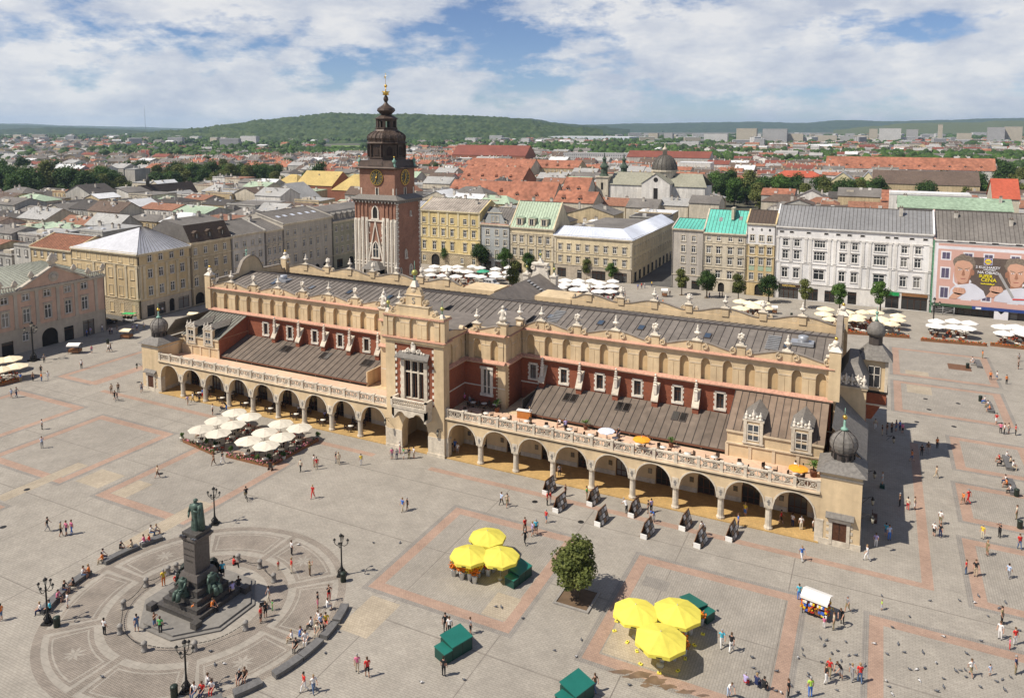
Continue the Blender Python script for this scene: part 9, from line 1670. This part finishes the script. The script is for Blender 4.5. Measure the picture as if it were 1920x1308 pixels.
for k, (px, py, t) in enumerate(((1050, 800, 'white'), (1061, 803, 'lilac'), (1206, 832, 'red'), (1215, 834, 'brown'), (1490, 884, 'white'), (1505, 888, 'orange'), (871, 752, 'pink'), (880, 756, 'grey'), (993, 785, 'white'), (1160, 818, 'black'))): person(px, py, t, ('black', 'denim')[k % 2], 'sit' if k != 8 else 'stand', 'on the roof terrace '+('left of the middle', 'left of the middle', 'under the orange parasol', 'under the orange parasol', 'by the turret', 'by the turret', 'in the pavilion corner', 'in the pavilion corner', 'behind the counter', 'near the pale parasol')[k], z=6.08)
# living statue on its box, waiter bench objects, bicycle, stroller
x, y = G(1654, 914); m = MB(); m.box(-.3, .3, -.3, .3, 0, .45); o = m.build('podium_box', gboxd, None, (x, y, 0)); tag(o, 'small dark green box under the silver living statue', 'box')
o = person(1654, 914, 'silver', 'silver', 'stand', 'posing on a green box'); o.location = (x, y, .45)
def bicycle(px, py, rz, lab):
    root = empty('bicycle', (*G(px, py), 0), rz, lab, 'bicycle')
    for q in (-.52, .52):
        m = MB(); p = [(q+.33*cos(2*pi*i/18), 0, .34+.33*sin(2*pi*i/18)) for i in range(19)]; m.path(p, .022, 5)
        for i in range(0, 18, 3): m.tube((q, 0, .34), p[i], .005, .005, 3)
        m.build('wheel', tyre, root)
    m = MB(); m.path([(-.52, 0, .34), (-.1, 0, .34), (.38, 0, .78), (-.18, 0, .78), (-.1, 0, .34)], .02, 5); m.path([(-.52, 0, .34), (-.18, 0, .78), (-.2, 0, .92)], .018, 5); m.path([(.52, 0, .34), (.38, 0, .78), (.36, 0, .98)], .02, 5); m.build('frame', iron, root); m = MB(); m.ball((-.22, 0, .95), .11, 7, 4, 0, (1.3, .7, .4)); m.build('saddle', rattan, root); m = MB(); m.tube((.36, -.26, 1.0), (.36, .26, 1.0), .016); m.build('handlebar', iron, root)
bicycle(462, 937, 2.6, 'bicycle ridden past the back of the monument circle'); o = person(462, 937, 'black', 'khaki', 'sit', 'riding a bicycle behind the monument', rz=2.6+pi/2); o.location.z = .42
def stroller(px, py, rz, lab):
    root = empty('stroller', (*G(px, py), 0), rz, lab, 'stroller'); m = MB(); m.prism([(-.3, .45), (.35, .4), (.4, .6), (0, .65), (-.3, .95), (-.42, .9)], -.22, .22); m.build('seat', M('stroller_cloth', (0.03, 0.03, 0.035)), root); m = MB(); m.tube((-.4, -.2, .15), (.3, -.2, .6), .015); m.tube((-.4, .2, .15), (.3, .2, .6), .015); m.path([(.3, -.2, .15), (-.5, -.2, 1.0), (-.5, .2, 1.0), (.3, .2, .15)], .015); m.build('frame', rim, root)
    for a in ((-.4, -.22), (-.4, .22), (.33, -.22), (.33, .22)): wheel(root, *a, .13, .05)
stroller(492, 1140, 2.3, 'black baby stroller at the right of the monument'); stroller(418, 771, .3, 'dark baby stroller behind the cream parasols')
# pigeons
m = MB(); m.ball((0, 0, .16), .11, 8, 6, 0, (1, 1.7, .9)); m.ball((0, -.17, .28), .055, 6, 5, 1); m.tube((0, -.13, .2), (0, -.165, .27), .055, .045, 6, 1); m.add([(-.05, .14, .17), (.05, .14, .17), (.06, .32, .12), (-.06, .32, .12)], [(0, 1, 2, 3)], 2); m.tube((0, -.22, .275), (0, -.26, .265), .012, .003, 4, 3)
for q in (-1, 1): m.ball((q*.09, .02, .17), .09, 6, 5, 2, (.35, 1.7, .7)); m.tube((q*.04, 0, .08), (q*.04, -.01, 0), .01, .01, 4, 3)
pgm = [M('pigeon_grey', (0.13, 0.135, 0.15)), M('pigeon_neck', (0.05, 0.07, 0.08)), M('pigeon_wing', (0.085, 0.085, 0.095)), M('pigeon_leg', (0.35, 0.10, 0.08))]; pgg = m.mesh('pigeon', pgm)
pg2 = MB(); pg2.v = m.v; pg2.f = m.f; pg2.m = m.m; pg2.s = m.s; pgw = pg2.mesh('pigeon', [M('pigeon_white', (0.6, 0.58, 0.56)), pgm[1], M('pigeon_pale', (0.40, 0.39, 0.39)), pgm[3]])
q = random.Random(9); spots = []
for k in range(32): spots.append((q.gauss(1765, 110), q.gauss(1268, 42)))
for k in range(24): spots.append((q.uniform(1400, 1640), q.uniform(1195, 1300)))
for k in range(18): spots.append((q.uniform(1650, 1915), q.uniform(1110, 1230)))
for p in ((412, 1293), (420, 1245), (403, 1247), (395, 1222), (560, 1022), (700, 1018), (980, 1160), (1345, 1145), (790, 1280), (870, 1275), (1040, 1220), (635, 1185), (610, 1225), (1090, 1200), (750, 1018), (192, 1270), (1005, 985), (930, 1138), (1180, 1285), (1080, 1232), (940, 1139)): spots.append(p)
nw = 0
for px, py in spots:
    if not (0 < px < 1919 and 900 < py < 1307): continue
    wv = q.random() < .12; o = inst('pigeon', pgw if wv else pgg, None, (*G(px, py), 0.005), q.uniform(0, 6.28), q.uniform(.65, .85)); zn = 'on the left half of the paving' if px < 1000 else 'near the flower stalls' if px < 1400 else 'below the souvenir stall' if px < 1640 else 'in the flock at the lower right' if py > 1230 else 'above the lower right flock'; cl = 'white' if wv else 'grey'; tag(o, f'{cl} pigeon {zn}', 'pigeon', f'{cl} pigeons {zn}')
# pigeons resting on the monument
for k in range(9): o = inst('pigeon', pgg, None, (MX+q.uniform(-1.2, 1.2), MY+q.choice((-1.2, 1.2)), 7.5), q.uniform(0, 6.28)); tag(o, 'grey pigeon on the pedestal ledge of the monument', 'pigeon', 'pigeons on the pedestal')
